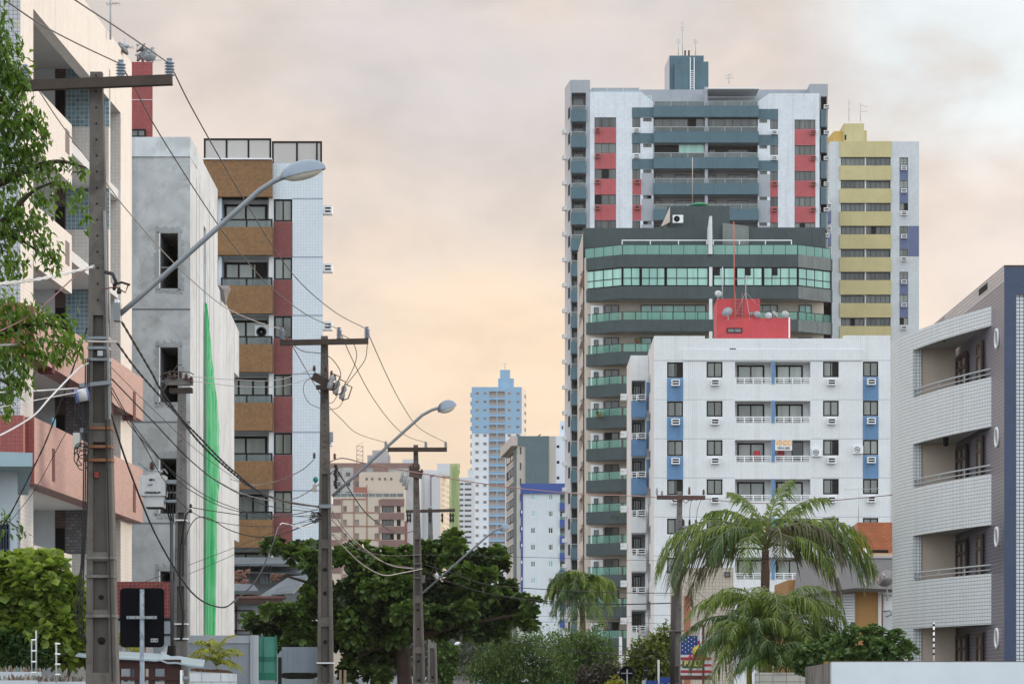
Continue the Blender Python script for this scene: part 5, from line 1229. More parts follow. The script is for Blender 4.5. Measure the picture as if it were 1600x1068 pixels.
part(t, 'roof_storey', off(f, -2), f.R(731, 732, 740, 746), -6, 0, fw_)
nf = FrP(702, 790, 718.5, 790)
b = MB(); b.prism([nf.pt(.6, 0, -1).xy, nf.pt(nf.L - .4, 0, -1).xy, nf.pt(nf.L - .4, 0, -10).xy, nf.pt(.6, 0, -10).xy], 0, nf.Z(727), fw_)
tag(b.build('building_shell', None, nf.pt(nf.L / 2, 0, -5)), 'narrow tower under works wrapped in a yellow-green scaffold net', 'building')
net(nf, [(nf.Z(724), .2, nf.L - .1), (nf.Z(780), 0, nf.L), (nf.Z(860), 0, nf.L)], net_mat('net_yellow', (.24, .33, .10), (.45, .50, .22), .95), 'yellow-green scaffold net wrapped round a narrow far tower', .15, 22, 0)
# ================================================================== poles, lamps and wires
conc = mat('pole_concrete', (0.145, 0.128, 0.115), .95, var=.35, streak=.35, stain=((.05, .042, .038), 1.6, .6), bump=.4)
conc2 = mat('pole_recess_shaded', (0.105, 0.092, 0.082), .95, var=.35, streak=.35, bump=.4)  # same concrete, darkened to paint the shade of the recess
concl = mat('pole_concrete_pale', (0.19, 0.178, 0.168), .95, var=.3, streak=.35, stain=((.07, .065, .06), 1.6, .6), bump=.4)
wood = mat('crossarm_concrete', (0.075, 0.055, 0.046), .95, var=.35, stain=((.05, .04, .035), 4, .6))
ins_b = mat('insulator_blue_grey', (0.21, 0.25, 0.31), .3, var=.1, spec=.5)
ins_r = mat('insulator_brown', (0.085, 0.035, 0.028), .3, var=.2, spec=.5)
steel = mat('galvanised', (0.24, 0.255, 0.275), .5, var=.15, metal=.3)
rust = mat('rust_strap', (.25, .11, .05), .8, var=.25)
lampm = mat('lamp_shell', (0.24, 0.28, 0.335), .3, var=.06, metal=.5)
lens = mat('lamp_lens', (.62, .58, .50), .2, var=.05)
blk = mat('black_cable', (0.022, 0.020, 0.022), .7, var=.2)
gryw = mat('grey_cable', (0.09, 0.082, 0.08), .6, var=.2)
whtw = mat('white_cable', (0.62, 0.61, 0.62), .5, var=.1)
redw = mat('maroon_cable', (0.17, 0.055, 0.06), .6, var=.2)
def insulator(root, c, h, r, m=None, n=5, name='insulator'):
    m = m or ins_b; key = ('ins', round(h, 3), round(r, 3), m.name, n)
    if key not in CACHE:
        b = MB(); pr = [(r * .5, 0)]
        for i in range(n):
            z0 = h * (.08 + .78 * i / n); z1 = h * (.08 + .78 * (i + .55) / n)
            pr += [(r * .55, z0), (r, z0 + (z1 - z0) * .25), (r * .8, z1), (r * .5, z1 + .004)]
        pr += [(r * .45, h * .9), (r * .6, h * .93), (r * .55, h)]
        b.lathe(pr, m, (0, 0, 0), 12); CACHE[key] = b.mesh(name)
    return place(CACHE[key], name, root, c)
def pole(label, Y, top, bot, wt, wb, panels, holes, cm=None, rm=None, thick=.8, group='concrete poles along the street'):
    """Tapered double-T concrete pole. top/bot = (px, py) of the axis, wt/wb = widths in photo pixels there."""
    cm = cm or conc; rm = rm or conc2
    s = Y / F; zt = CZ + (HZ - top[1]) * s; zb_ = CZ + (HZ - bot[1]) * s
    xt, xb = (top[0] - 800) * s, (bot[0] - 800) * s; w_t, w_b = wt * s, wb * s
    def ax(z): k = (zt - z) / (zt - zb_); return xt + (xb - xt) * k, w_t + (w_b - w_t) * k
    t = thing('utility_pole', label, 'utility pole', (ax(0)[0], Y + .2, 0), group)
    b = MB()
    def sec(z0, z1, f0, f1, yf, m):
        q = []
        for z in (z0, z1):
            x, w = ax(z); dd = w * thick
            q.append([(x + w * f0, Y + yf, z), (x + w * f1, Y + yf, z), (x + w * f1, Y + dd, z), (x + w * f0, Y + dd, z)])
        b.hexa(q[0], q[1], m)
    N = 6
    sec(0, zt, -.5, -.27, 0, cm); sec(0, zt, .27, .5, 0, cm)
    edges = [0] + sorted([CZ + (HZ - y) * s for p in panels for y in p]) + [zt]
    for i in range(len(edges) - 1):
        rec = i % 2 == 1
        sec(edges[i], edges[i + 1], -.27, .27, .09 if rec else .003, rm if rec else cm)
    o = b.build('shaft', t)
    h = MB()
    for y, r in holes:
        z = CZ + (HZ - y) * s; x, w = ax(z); inrec = any(p[0] < y < p[1] for p in panels)
        h.lathe([(r * s, 0), (r * s, .012)], M_DARK, (x, Y + (.088 if inrec else 0), z), 10, (0, -1, 0))
    h.build('bolt_hole', t)['kind'] = 'stuff'
    return t, ax, s
def bar(root, name, a, b_, Y, th, dp, m, yo=-.16):
    """beam between two photo points in the plane Y (th, dp in metres)"""
    p, q = P(*a, Y), P(*b_, Y); d = (q - p); u = d.normalized(); v = Vector((-u.z, 0, u.x)); o = MB(); f = []
    for e in (p, q):
        for sv, sd in ((-1, -1), (1, -1), (1, 1), (-1, 1)): f.append(e + v * th / 2 * sv + Vector((0, yo + dp / 2 * sd, 0)))
    o.grid(f, [(0, 1, 2, 3), (7, 6, 5, 4), (0, 4, 5, 1), (1, 5, 6, 2), (2, 6, 7, 3), (3, 7, 4, 0)], m)
    return o.build(name, root)
def boxpx(root, name, x0, y0, x1, y1, Y, d0, d1, m, label=None):
    fr = FrP(x0, Y, x1, Y); return part(root, name, fr, fr.R(x0, y0, x1, y1), -d1, -d0 + .015, m, label)
def lamp(root, Y, pts, head, hs, r=.04):
    """Arm of a street lamp with its cobra head: part street_lamp > lamp_head, lens."""
    q = [P(x, y, Y) for x, y in pts]; sm = [q[0]]
    for i in range(1, len(q) - 1): sm += [q[i].lerp(q[i - 1], .06), q[i], q[i].lerp(q[i + 1], .06)]
    sm.append(q[-1]); b = MB(); b.tube(sm, r, steel, 10); o = b.build('lamp_arm', root)
    a, e = P(*head[0], Y), P(*head[1], Y); u = (e - a); L = u.length / 2; u.normalize(); c = (a + e) / 2; v = Vector((-u.z, 0, u.x)); H = hs * Y / F
    def dome(k0, k1, sc_, m, nm, sh=0):
        g = MB(); vs, fs = [], []; A, B = 20, 8
        for i in range(B + 1):
            ph = k0 + (k1 - k0) * i / B
            for j in range(A):
                th = 2 * math.pi * j / A; egg = 1 - .18 * math.cos(th)
                vs.append(c + u * (math.cos(th) * math.cos(ph) * L * sc_) + Vector((0, 1, 0)) * (math.sin(th) * math.cos(ph) * L * .42 * egg * sc_) + v * (math.sin(ph) * H * (.75 if sh == 0 else .42) - H * .18))
        for i in range(B):
            for j in range(A): fs.append((i * A + j, i * A + (j + 1) % A, (i + 1) * A + (j + 1) % A, (i + 1) * A + j))
        g.grid(vs, fs, m, True); return g.build(nm, o)
    dome(-.12, math.pi / 2 - .02, 1, lampm, 'lamp_head'); dome(-math.pi / 2 + .02, -.02, .86, lens, 'lamp_lens', 1)
    return o
# ---- pole 1
p1, ax1, s1 = pole('tallest concrete pole with wide crossarm beside the cream tiled block', 45.0, (150, 112), (158, 1068), 18.5, 48, [(492, 660), (690, 862), (876, 952), (964, 1050)],
                   [(118 + 25 * i, 1.5) for i in range(15)] + [(932, 4), (1000, 6)])
bar(p1, 'crossarm', (33, 138), (271, 128.5), 45, .155, .14, wood)
for x, y in ((39, 131), (189, 123.5), (265, 121)): insulator(p1, P(x, y, 44.85), .30, .082)
lamp(p1, 45, [(180, 497), (225, 458), (405, 298), (428, 283), (446, 275)], [(437, 274), (508, 257)], 26, .042)
boxpx(p1, 'junction_box', 178, 474, 189, 502, 45, -.1, .1, steel); boxpx(p1, 'lamp_socket', 180, 468, 186, 476, 45, -.06, .06, M_WHITEP)
for y, m in ((527.5, steel), (543, steel), (561, steel), (668, rust), (697, rust), (718, rust), (870.5, concl), (899.5, concl), (961.5, concl)):
    z = CZ + (HZ - y) * s1; x, w_ = ax1(z); b = MB(); b.bx(x - w_ / 2 - .012, x + w_ / 2 + .012, 44.97, 45 + w_ * .8, z - .025, z + .02, m); b.build('steel_band', p1)
sp = MB(); c = P(128, 617, 44.8); ax_ = Vector((.93, .25, .22))
sp.lathe([(.07, -.1), (.115, -.1), (.115, -.085), (.10, -.07), (.10, .07), (.115, .085), (.115, .1)], mat('spool_blue', (.16, .2, .45), .5), c, 18, ax_); o = sp.build('cable_spool', p1)
sp = MB(); sp.lathe([(.101, -.065), (.103, .1)], whtw, c, 18, ax_); sp.lathe([(.0, -.104), (.068, -.102)], M_DARK, c, 18, ax_); sp.build('spool_core', o)
boxpx(p1, 'telephone_box', 116.5, 677, 127, 701, 45, -.15, .02, mat('box_cream', (.52, .52, .46), .6)); boxpx(p1, 'bracket', 127, 668, 137, 676, 45, -.1, .1, steel)
boxpx(p1, 'meter_tag', 153, 548, 161, 556, 44.9, -.03, .0, M_ALU); boxpx(p1, 'red_tag', 148, 737, 155, 746, 45.08, -.03, .01, mat('tag_red', (.3, .05, .05)))
bar(p1, 'cable_bracket', (126, 603), (176, 598), 45, .06, .06, steel, -.1); bar(p1, 'conduit', (163.5, 330), (172, 655), 45, .035, .035, steel, -.03); bar(p1, 'conduit', (166, 655), (176, 1064), 45, .02, .02, blk, -.03)
rb_ = MB(); rb_.tube([P(165, 425, 44.8), P(176, 428, 44.5), P(181, 440, 44.4), P(178, 452, 44.5)], .03, blk, 6); rb_.tube([P(176, 445, 44.4), P(190, 441, 44.4), P(203, 445, 44.4)], .02, blk, 6); rb_.tube([P(160, 452, 44.7), P(180, 448, 44.4), P(196, 457, 44.4), P(200, 446, 44.4)], .012, redw, 5)
rb_.lathe([(.03, 0), (.04, .03), (.02, .1)], blk, P(186, 459, 44.4), 8); rb_.build('line_clamp', p1)
cb = MB()
for i, (x0, x1) in enumerate(((131, 135), (134, 138), (137, 139))): cb.tube([P(x0 + 3, 560, 44.85), P(x0 + 1.5, 640, 44.9), P(x0, 720, 44.85), P(x0 - 1, 800, 44.85), P(x0 - 4 - i, 880, 44.85), P(x0 - 12 + 2 * i, 945, 44.85), P(x0 - 11 + i, 975, 44.85), P(x0 - 2, 1004, 44.85)], .012, blk, 5)
rr = random.Random(3)
for i in range(7):
    x, y = 128 + rr.uniform(-6, 5), 715 + rr.uniform(-12, 10); cb.tube([P(x + 9 * math.cos(a), y + 12 * math.sin(a), 44.8) for a in np.linspace(rr.uniform(0, 3), rr.uniform(5, 8), 12)], .008, blk, 4)
for i in range(3): cb.tube([P(118 + 4 * i, 628, 44.8), P(117 + 6 * i, 645 + 4 * i, 44.8), P(124 + 3 * i, 668, 44.8)], .01, blk, 4)
cb.build('cable_bundle', p1)
# ---- pole 2
p2, ax2, s2 = pole('second concrete pole with fuse cutouts in front of the pale blue tiled wall', 78.2, (506.7, 524.5), (508, 1068), 10.6, 25.5, [(740, 842), (856, 964), (978, 1066)],
                   [(533 + 8.7 * i, .8) for i in range(24)] + [(889, 3.2), (926, 3.2), (1002, 3.2), (1038, 3.2)])
bar(p2, 'crossarm', (438, 536.5), (576, 534), 78.2, .15, .13, wood)
for x, y in ((441, 531.5), (530, 530.5), (573.5, 529.5)): insulator(p2, P(x, y, 78.05), .34, .085)
lamp(p2, 78.2, [(519, 775), (560, 738), (660, 648), (675, 640), (688, 636)], [(683, 640), (712, 629)], 17, .042)
bar(p2, 'fuse_bracket', (489, 587), (524, 606), 78.2, .22, .12, wood, -.05); bar(p2, 'fuse_bracket', (495, 606), (520, 607), 78.2, .12, .12, wood, -.22)
for x, y in ((491, 580), (509.5, 580), (518, 588), (523, 594)): insulator(p2, P(x, y, 78.0), .16, .055, ins_r, 3, 'pin_insulator')
for i, (x, y) in enumerate(((517, 596), (526, 604), (536, 612))):
    g = MB(); a, e = P(x + 3, y - 10, 77.85), P(x - 3, y + 12, 77.85); u = e - a
    g.lathe([(.03, 0), (.075, .04), (.08, u.length * .3), (.055, u.length * .45), (.08, u.length * .6), (.075, u.length - .03), (.03, u.length)], mat('cutout_porcelain', (.33, .34, .35), .35), a, 12, u); o = g.build('fuse_cutout', p2)
    g = MB(); g.tube([a + Vector((.02, -.05, .03)), a + Vector((.2, -.1, -.05)), e + Vector((.2, -.1, .02)), e + Vector((.02, -.05, -.03))], .018, ins_r, 5); g.build('fuse_link', o)
for x, y in ((491, 716), (523, 717)): insulator(p2, P(x, y, 78.0), .16, .05, ins_r, 3, 'pin_insulator')
g = MB()
for i in range(9): g.lathe([(.02, 0), (.055, .03), (.05, .06), (.02, .09)], blk, P(524.5 + 1.2 * math.sin(i * 1.7), 730 + 4.2 * i, 78.0), 7)
g.build('cable_clamp', p2)
boxpx(p2, 'control_box', 488.7, 757, 494.5, 768, 78.1, -.05, .05, mat('box_tan', (.45, .36, .30), .6))
g = MB(); g.lathe([(.03, -.06), (.075, 0), (.05, .08), (.01, .1)], mat('lamp_green', (.01, .20, .14), .3), P(493, 750, 78.05), 10); g.tube([P(493, 751, 78.05), P(492, 758, 78.05)], .015, M_ALU, 5); g.build('signal_globe', p2)
boxpx(p2, 'meter_box', 515.5, 675, 520.5, 690, 78.2, -.08, .08, steel)
for y, m, h in ((790.5, steel, .05), (1035, M_WHITEP, .018)):
    z = CZ + (HZ - y) * s2; x, w_ = ax2(z); b = MB(); b.bx(x - w_ / 2 - .015, x + w_ / 2 + .03, 78.15, 78.2 + w_ * .8, z - h, z + h, m); b.build('steel_band', p2)
g = MB()
for i in range(8):
    a = rr.uniform(0, 6); g.tube([P(494 + rr.uniform(-8, 6) + 5 * math.cos(a + t_), 808 + rr.uniform(-3, 3) + 7 * math.sin(a + t_), 77.95) for t_ in np.linspace(0, 3.6, 9)], .012, blk, 4)
g.build('cable_bundle', p2)
# ---- pole 3, pole 4
p3, ax3, s3 = pole('third concrete pole standing before the almond tree', 115.0, (649.5, 694.5), (654.5, 1068), 7, 19, [(842, 930), (942, 1010), (1020, 1066)], [(702 + 7.5 * i, .7) for i in range(17)] + [(952, 2), (982, 2), (1032, 2.2), (1062, 2.2)])
bar(p3, 'crossarm', (606, 702.5), (698.5, 702.5), 115, .17, .13, wood)
for x, y in ((603, 699), (665.5, 699.5), (696.5, 699.5)): insulator(p3, P(x, y, 114.85), .26, .075, mat('insulator_grey', (.30, .31, .33), .35))
bar(p3, 'fuse_bracket', (640, 738), (660, 742), 115, .32, .12, ins_r, -.05)
for i, (x, y) in enumerate(((628, 744), (632, 750), (636, 756))):
    g = MB(); a, e = P(x + 2, y - 8, 114.8), P(x - 2, y + 9, 114.8); u = e - a
    g.lathe([(.03, 0), (.08, .05), (.05, u.length * .45), (.08, u.length - .05), (.03, u.length)], mat('cutout_porcelain', 0), a, 10, u); g.build('fuse_cutout', p3)
for x, y in ((641, 729), (646, 726), (654, 727), (659, 735)): insulator(p3, P(x, y + 6, 114.8), .22, .08, ins_r, 3, 'pin_insulator')
lamp(p3, 115, [(660, 926), (765, 834), (774, 828), (786, 824)], [(781, 827), (797, 821)], 10, .042)
boxpx(p3, 'relay_box', 659, 898, 664, 910, 115, -.08, .08, concl)
for y in (866, 880, 887, 902):
    z = CZ + (HZ - y) * s3; x, w_ = ax3(z); b = MB(); b.bx(x - w_ / 2 - .01, x + w_ / 2 + .02, 114.96, 115 + w_ * .8, z - .025, z + .02, concl); b.build('steel_band', p3)
p4, ax4, s4 = pole('fourth concrete pole with its foot under the almond tree', 150.0, (672, 793), (676, 1068), 6, 15, [(1012, 1066)], [(1000, 1.6), (1057, 2.2)], concl)
bar(p4, 'crossarm', (634, 799), (711, 797), 150, .16, .13, wood)
for x in (637, 641, 672, 691, 704, 708): 
    g = MB(); g.lathe([(.02, 0), (.07, -.1), (.04, -.25), (.07, -.4), (.02, -.5)], blk, P(x, 801, 149.85), 8); g.build('hanging_insulator', p4)
lamp(p4, 150, [(679, 948), (760, 868), (776, 856)], [(774, 858), (791, 851)], 9, .045)
# ---- transformer pole
p5, ax5, s5 = pole('narrower grey pole carrying a white transformer', 72.0, (284, 606), (281, 1068), 12, 24, [(800, 900), (915, 1000)], [(625 + 9 * i, .8) for i in range(17)], concl)
bar(p5, 'crossarm', (259, 597), (302, 597), 72, .17, .2, concl, -.1); bar(p5, 'crossarm', (265, 610), (300, 609), 72, .12, .3, wood, .1)
for x, y in ((264, 591), (282, 590), (291, 594), (299, 598), (272, 593)): insulator(p5, P(x, y, 71.8), .17, .06, ins_r, 3, 'pin_insulator')
g = MB()
for pts in ([(250, 589), (256, 583), (266, 580), (296, 581), (303, 585)], [(251, 610), (258, 593), (268, 588), (277, 587)], [(252, 622), (256, 608), (262, 599)], [(270, 580), (277, 571), (285, 569)]):
    g.tube([P(x, y, 71.7) for x, y in pts], .014, gryw, 5)
g.build('jumper_wire', p5)
tr = bpy.data.objects.new('transformer', None)
twm = mat('transformer_white', (.56, .57, .58), .45, var=.1, stain=((.42, .38, .34), 1.5, .4))
f7 = FrP(219, 71.7, 262, 71.7); b = MB(); R7 = f7.R
b.box(f7, *R7(220, 743, 259, 775), -.35, .25, twm); b.box(f7, *R7(229, 775, 256.5, 793), -.3, .18, twm); b.box(f7, *R7(229.5, 792.2, 256, 794), -.32, .2, M_DARK)
b.box(f7, *R7(231, 733.5, 252, 736), -.25, .15, twm); b.box(f7, *R7(233, 736, 249, 743), -.2, .1, twm)
for i in range(5): u = f7.U(223 + 8 * i); b.box(f7, u, u + .02, f7.Z(774), f7.Z(744), .25, .262, twm)
trf = b.build('transformer', p5)
insulator(trf, P(237.5, 733.5, 71.5), .20, .075, ins_r, 4); 
g = MB(); g.tube([P(216, 723, 71.5), P(224, 728, 71.5), P(231, 734, 71.5)], .018, steel, 5); g.tube([P(262, 740, 71.6), P(257, 733, 71.6), P(250, 734, 71.6)], .02, steel, 5); g.build('lug', trf)
boxpx(p5, 'transformer_bracket', 257, 750, 276, 756, 71.9, -.2, .2, steel); boxpx(p5, 'transformer_bracket', 254, 781, 276, 785, 71.9, -.2, .2, steel)
g = MB()
for i, x in enumerate((262, 266, 270)): g.tube([P(x, 755, 71.8), P(x - 3 + 2 * i, 775, 71.7), P(x, 800, 71.8), P(267 + i * 2, 815, 71.9)], .02, blk, 5)
g.tube([P(268, 812, 71.9), P(269, 1010, 71.9)], .045, mat('conduit_grey', (.075, .08, .09), .6), 8); g.build('cable_conduit', p5)
boxpx(p5, 'meter_box', 262, 1008, 274, 1030, 71.7, -.2, .1, M_FRAME)
ink = mat('stencil_black', (.02, .02, .02), .7)
txt('UTINGUEA-PB', .062, ink, 'stencil', trf, f7.pt(f7.U(240.5), f7.Z(770.3), .268), bold=.004); txt('MRA', .068, ink, 'stencil', trf, f7.pt(f7.U(239.5), f7.Z(750.3), .268), bold=.004); txt('8187', .06, ink, 'stencil', trf, f7.pt(f7.U(237), f7.Z(758.5), .268))
for y, m in ((812, M_WHITEP), (974, M_WHITEP), (997, M_WHITEP)):
    z = CZ + (HZ - y) * s5; x, w_ = ax5(z); b = MB(); b.bx(x - w_ / 2 - .01, x + w_ / 2 + .01, 71.96, 72 + w_ * .8, z - .02, z + .015, m); b.build('steel_band', p5)
g = MB(); g.tube([P(283, 850, 71.9), P(281, 920, 71.9), P(287, 960, 71.9), P(283, 1000, 71.9)], .03, blk, 5); g.tube([P(298, 795, 71.8), P(290, 805, 71.9), P(283, 850, 71.9)], .018, blk, 5); g.build('down_cable', p5)
for y in (790, 798): insulator(p5, P(298, y + 3, 71.7), .10, .05, blk, 2, 'spool_insulator')
# ---- pole across the street
p6, ax6, s6 = pole('leaning concrete pole with a grey transformer in front of the white block', 130.0, (1062.5, 767), (1056, 1068), 7.5, 16, [(1040, 1066)], [(790 + 12 * i, .8) for i in range(12)], concl)
bar(p6, 'crossarm', (1026, 777), (1101.5, 777.5), 130, .19, .13, mat('crossarm_red', (.11, .065, .06), .9, var=.3))
for x, y, h in ((1026.5, 773, .32), (1034.5, 773, .2), (1077, 772, .34), (1099.5, 773, .26)): insulator(p6, P(x, y, 129.85), h, .075, ins_r if x > 1070 else mat('insulator_grey', 0), 3)
b = MB(); f8 = FrP(1068, 129.8, 1094, 129.8); b.box(f8, *f8.R(1068.5, 824, 1092, 851), -.45, .25, mat('transformer_grey', (.40, .42, .43), .5, var=.1)); b.box(f8, *f8.R(1066, 821.5, 1094.5, 824), -.5, .3, steel)
tg = b.build('transformer', p6)
for x in (1068, 1077.5, 1087.5): insulator(tg, P(x, 821, 129.7), .28, .075, blk, 3)
g = MB(); g.tube([P(1081, 777, 129.8), P(1078, 795, 129.8), P(1077.5, 812, 129.8)], .012, gryw, 4); g.tube([P(1096, 778, 129.8), P(1090, 795, 129.8), P(1088, 812, 129.8)], .012, gryw, 4); g.tube([P(1092, 820, 129.8), P(1096, 815, 129.8), P(1099, 814, 129.8)], .02, steel, 4); g.build('jumper_wire', p6)
g = MB(); g.tube([P(1052.5, 930, 129.9), P(1051.5, 1000, 129.9), P(1050.5, 1078, 129.9)], .11, mat('conduit_brown', (.05, .04, .04), .7), 8); g.build('cable_conduit', p6)
b = MB(); z = CZ + (HZ - 985) * s6; b.bx(ax6(z)[0] - .55, ax6(z)[0] + .3, 129.8, 130.2, z - .02, z + .03, concl); b.build('steel_band', p6)
g = MB()
for k in range(5): g.tube([P(1050 + 8 * k, 780 + 2 * math.sin(k), 129.75), P(1056 + 8 * k, 784 + rr.uniform(-3, 2), 129.7), P(1064 + 8 * k, 778, 129.75)], .018, [redw, gryw][k % 2], 5)
g.build('cable_bundle', p6)
# ---- wires
def catmull(p, n=8):
    p = [Vector(q) for q in p]; q = [2 * p[0] - p[1]] + p + [2 * p[-1] - p[-2]]; out = []
    for i in range(1, len(q) - 2):
        for k in range(n):
            t_ = k / n; a, b_, c, d = q[i - 1:i + 3]
            out.append(.5 * ((2 * b_) + (c - a) * t_ + (2 * a - 5 * b_ + 4 * c - d) * t_ ** 2 + (3 * b_ - a - 3 * c + d) * t_ ** 3))
    return out + [q[-2]]
def wire(label, pts, Y0, Y1, r=.012, m=None, twist=False, name='power_line', cat='wire'):
    L = [0]
    for a, b_ in zip(pts, pts[1:]): L.append(L[-1] + math.hypot(a[0] - b_[0], a[1] - b_[1]))
    q = [P(x, y, 1 / ((1 - l / L[-1]) / Y0 + (l / L[-1]) / Y1)) for (x, y), l in zip(pts, L)]
    c = catmull(q); b = MB(); m = m or blk
    if twist:
        N = max(12, int(sum((a - e).length for a, e in zip(c, c[1:])) / .12)); cc = []
        seg = np.cumsum([0] + [(a - e).length for a, e in zip(c, c[1:])])
        for i in range(N + 1):
            s_ = seg[-1] * i / N; j = min(len(c) - 2, int(np.searchsorted(seg, s_, 'right') - 1)); f_ = (s_ - seg[j]) / max(1e-6, seg[j + 1] - seg[j]); cc.append(c[j].lerp(c[j + 1], f_))
        for ph in (0, math.pi):
            b.tube([p + Vector((0, math.cos(i * .75 + ph), math.sin(i * .75 + ph))) * r * .7 for i, p in enumerate(cc)], r * .75, m, 5)
    else: b.tube(c, r, m, 5)
    return tag(b.build(name, None, c[len(c) // 2]), label, cat)
W_ = wire
W_('thin wire rising out of view from the crossarm end of the tallest pole', [(60, -40), (117, 0), (190, 48), (264, 99)], 33, 45, .011, gryw)
W_('thin wire rising out of view from the middle insulator of the tallest pole', [(-60, -42), (7, 0), (60, 36), (120, 68), (188, 100)], 33, 45, .011, gryw)
W_('thin wire running out through the leaves from the inner insulator of the tallest pole', [(-60, 70), (-10, 92), (38, 109)], 36, 45, .011, gryw)
W_('thin wire linking the outer insulators of the tallest and second poles', [(267, 103), (306, 180), (383, 314), (455, 425), (520, 485), (573, 514)], 45, 78.2, .012, gryw)
W_('thin wire linking the middle insulators of the tallest and second poles', [(191, 105), (212, 140), (251, 212), (340, 350), (391, 414), (429, 454), (480, 492), (529, 514)], 45, 78.2, .012, gryw)
W_('thin pale wire from the inner insulator of the tallest pole across the bare concrete wall', [(42, 112), (100, 200), (164, 283), (200, 330), (275, 414), (346, 476), (400, 502), (440, 514)], 45, 78.2, .012, mat('pale_cable', (.36, .34, .33), .6))
W_('thin wire linking the outer insulators of the second and third poles', [(575, 520), (604, 585), (629, 633), (655, 668), (696, 691)], 78.2, 115, .013, gryw)
W_('thin wire linking the middle insulators of the second and third poles', [(532, 519), (550, 560), (578, 614), (610, 658), (636, 681), (665, 691)], 78.2, 115, .013, gryw)
W_('thin wire passing behind the shaft of the second pole toward the third', [(443, 519), (457, 540), (486, 591), (513, 633), (534, 655), (559, 677), (602, 691)], 78.4, 115, .013, gryw)
W_('wire loop curving from the inner insulator of the second pole down to its fuses', [(444, 524), (470, 547), (502, 552), (518, 560), (531, 578), (532, 591)], 78.0, 78.0, .012, gryw)
W_('wire drop curving from the middle insulator of the second pole to its fuses', [(535, 523), (549, 532), (557, 550), (554, 570), (541, 597)], 78.0, 78.0, .011, gryw)
W_('wire drop curving from the end of the second crossarm to its fuses', [(574, 538), (571, 560), (560, 577), (542, 600)], 78.0, 78.0, .011, gryw)
W_('thin wire loop hanging beside the second pole over the pale blue tiles', [(490, 588), (476, 598), (475, 615), (484, 630), (501, 638)], 78.0, 78.1, .009, gryw)
W_('small wire loop from the lower fuses of the second pole', [(527, 618), (520, 628), (512, 630)], 77.9, 78.1, .009, gryw)
W_('slack wire loop swinging below the lowest fuse of the second pole', [(537, 624), (529, 636), (514, 640)], 77.9, 78.1, .009, gryw)
W_('thick black twisted cable leaving the lamp arm of the tallest pole for the second pole', [(184, 492), (236, 580), (252, 609), (305, 683), (357, 733), (400, 765), (450, 784), (498, 791)], 45, 78, .020, blk, True)
W_('thick black twisted cable from the steel bands of the tallest pole to the second pole', [(182, 534), (216, 580), (271, 641), (310, 681), (362, 733), (420, 775), (498, 792)], 45, 78, .018, blk, True)
W_('straight black cable sloping from the tallest pole past the transformer', [(175, 592), (236, 655), (299, 720), (350, 758), (420, 790), (498, 800)], 45, 78, .012)
W_('thin black cable hanging below the straight one past the transformer', [(175, 606), (210, 665), (262, 730), (300, 767), (380, 800), (498, 808)], 45, 78, .009)
W_('thin black cable dropping steeply from the tallest pole across the white transformer', [(174, 612), (223, 691), (252, 743), (290, 792), (340, 815), (420, 822), (498, 812)], 45, 78, .008)
W_('thin dark cable passing just over the lid of the white transformer', [(175, 628), (225, 690), (278, 743), (340, 783), (420, 806), (498, 804)], 45, 78, .009)
W_('faint thin wire crossing the upper cement wall toward the second pole', [(174, 574), (240, 640), (310, 705), (380, 755), (440, 785), (498, 797)], 45, 78, .006, gryw)
W_('big drooping cable loop, black then white, hanging before the green safety net', [(173, 646), (202, 733), (246, 840), (300, 925), (343, 948), (368, 937), (402, 903), (425, 852), (437, 820)], 45, 70, .017, blk)
W_('white tail of the drooping cable loop rising toward the second pole', [(352, 946), (370, 936), (402, 903), (425, 852), (437, 820), (448, 818), (470, 823), (498, 818)], 61, 78, .016, whtw)
W_('white twisted service cable running to the tallest pole through the leaves', [(-40, 446), (0, 443), (60, 436), (110, 425), (147, 416)], 37, 44.9, .020, whtw, True)
W_('thin dark service wire slanting below the white twisted cable', [(-30, 530), (40, 497), (80, 466), (120, 430), (147, 416)], 37, 44.9, .010, redw)
W_('dark wire sloping down behind the small white house from the tallest pole', [(136, 513), (121, 556), (92, 636), (71, 691), (52, 731), (18, 799), (-10, 840)], 44.8, 52, .014, blk, True)
W_('fine dark wire beside the salmon balcony ending at the small white house', [(126, 640), (100, 681), (58, 759), (26, 802), (0, 830)], 44.8, 54, .006)
W_('pale pipe-like cable crossing the salmon wall into the tallest pole', [(-40, 541), (40, 537), (102, 531), (140, 533), (184, 534)], 38, 44.8, .016, mat('pale_cable', 0))
W_('white cable straight into the blue spool on the tallest pole', [(-40, 614), (0, 612.5), (60, 610), (122, 606)], 38, 44.7, .012, whtw)
W_('white cable just under the straight one into the blue spool', [(-40, 640), (10, 634), (70, 622), (124, 612)], 38, 44.7, .008, whtw)
W_('white cable curving up steeply to the steel bands of the tallest pole', [(-40, 694), (3, 678), (52, 649), (79, 620), (121, 577), (138, 567)], 38, 44.8, .014, whtw)
W_('black cable strung from the transformer pole to the second pole at band height', [(298, 792), (340, 799), (413, 808), (460, 803), (497, 795)], 71.7, 78, .012, blk)
W_('black cable arching from the transformer pole then sagging to the second pole', [(288, 850), (297, 822), (310, 808), (330, 811), (360, 828), (400, 838), (440, 834), (497, 812)], 71.7, 78, .013, blk)
W_('pale wire from the transformer pole insulators straight across the white flank', [(298, 588), (368, 593), (428, 594), (460, 586), (489, 577)], 71.7, 78, .009, mat('pale_cable', 0))
W_('second pale wire sagging a little lower across the white flank', [(299, 595), (368, 603), (428, 604), (462, 598), (489, 588)], 71.7, 78, .009, mat('pale_cable', 0))
W_('fine wire slanting from the lower concrete wall up to the second pole', [(190, 922), (290, 884), (374, 852), (440, 826), (497, 806)], 70, 78, .007)
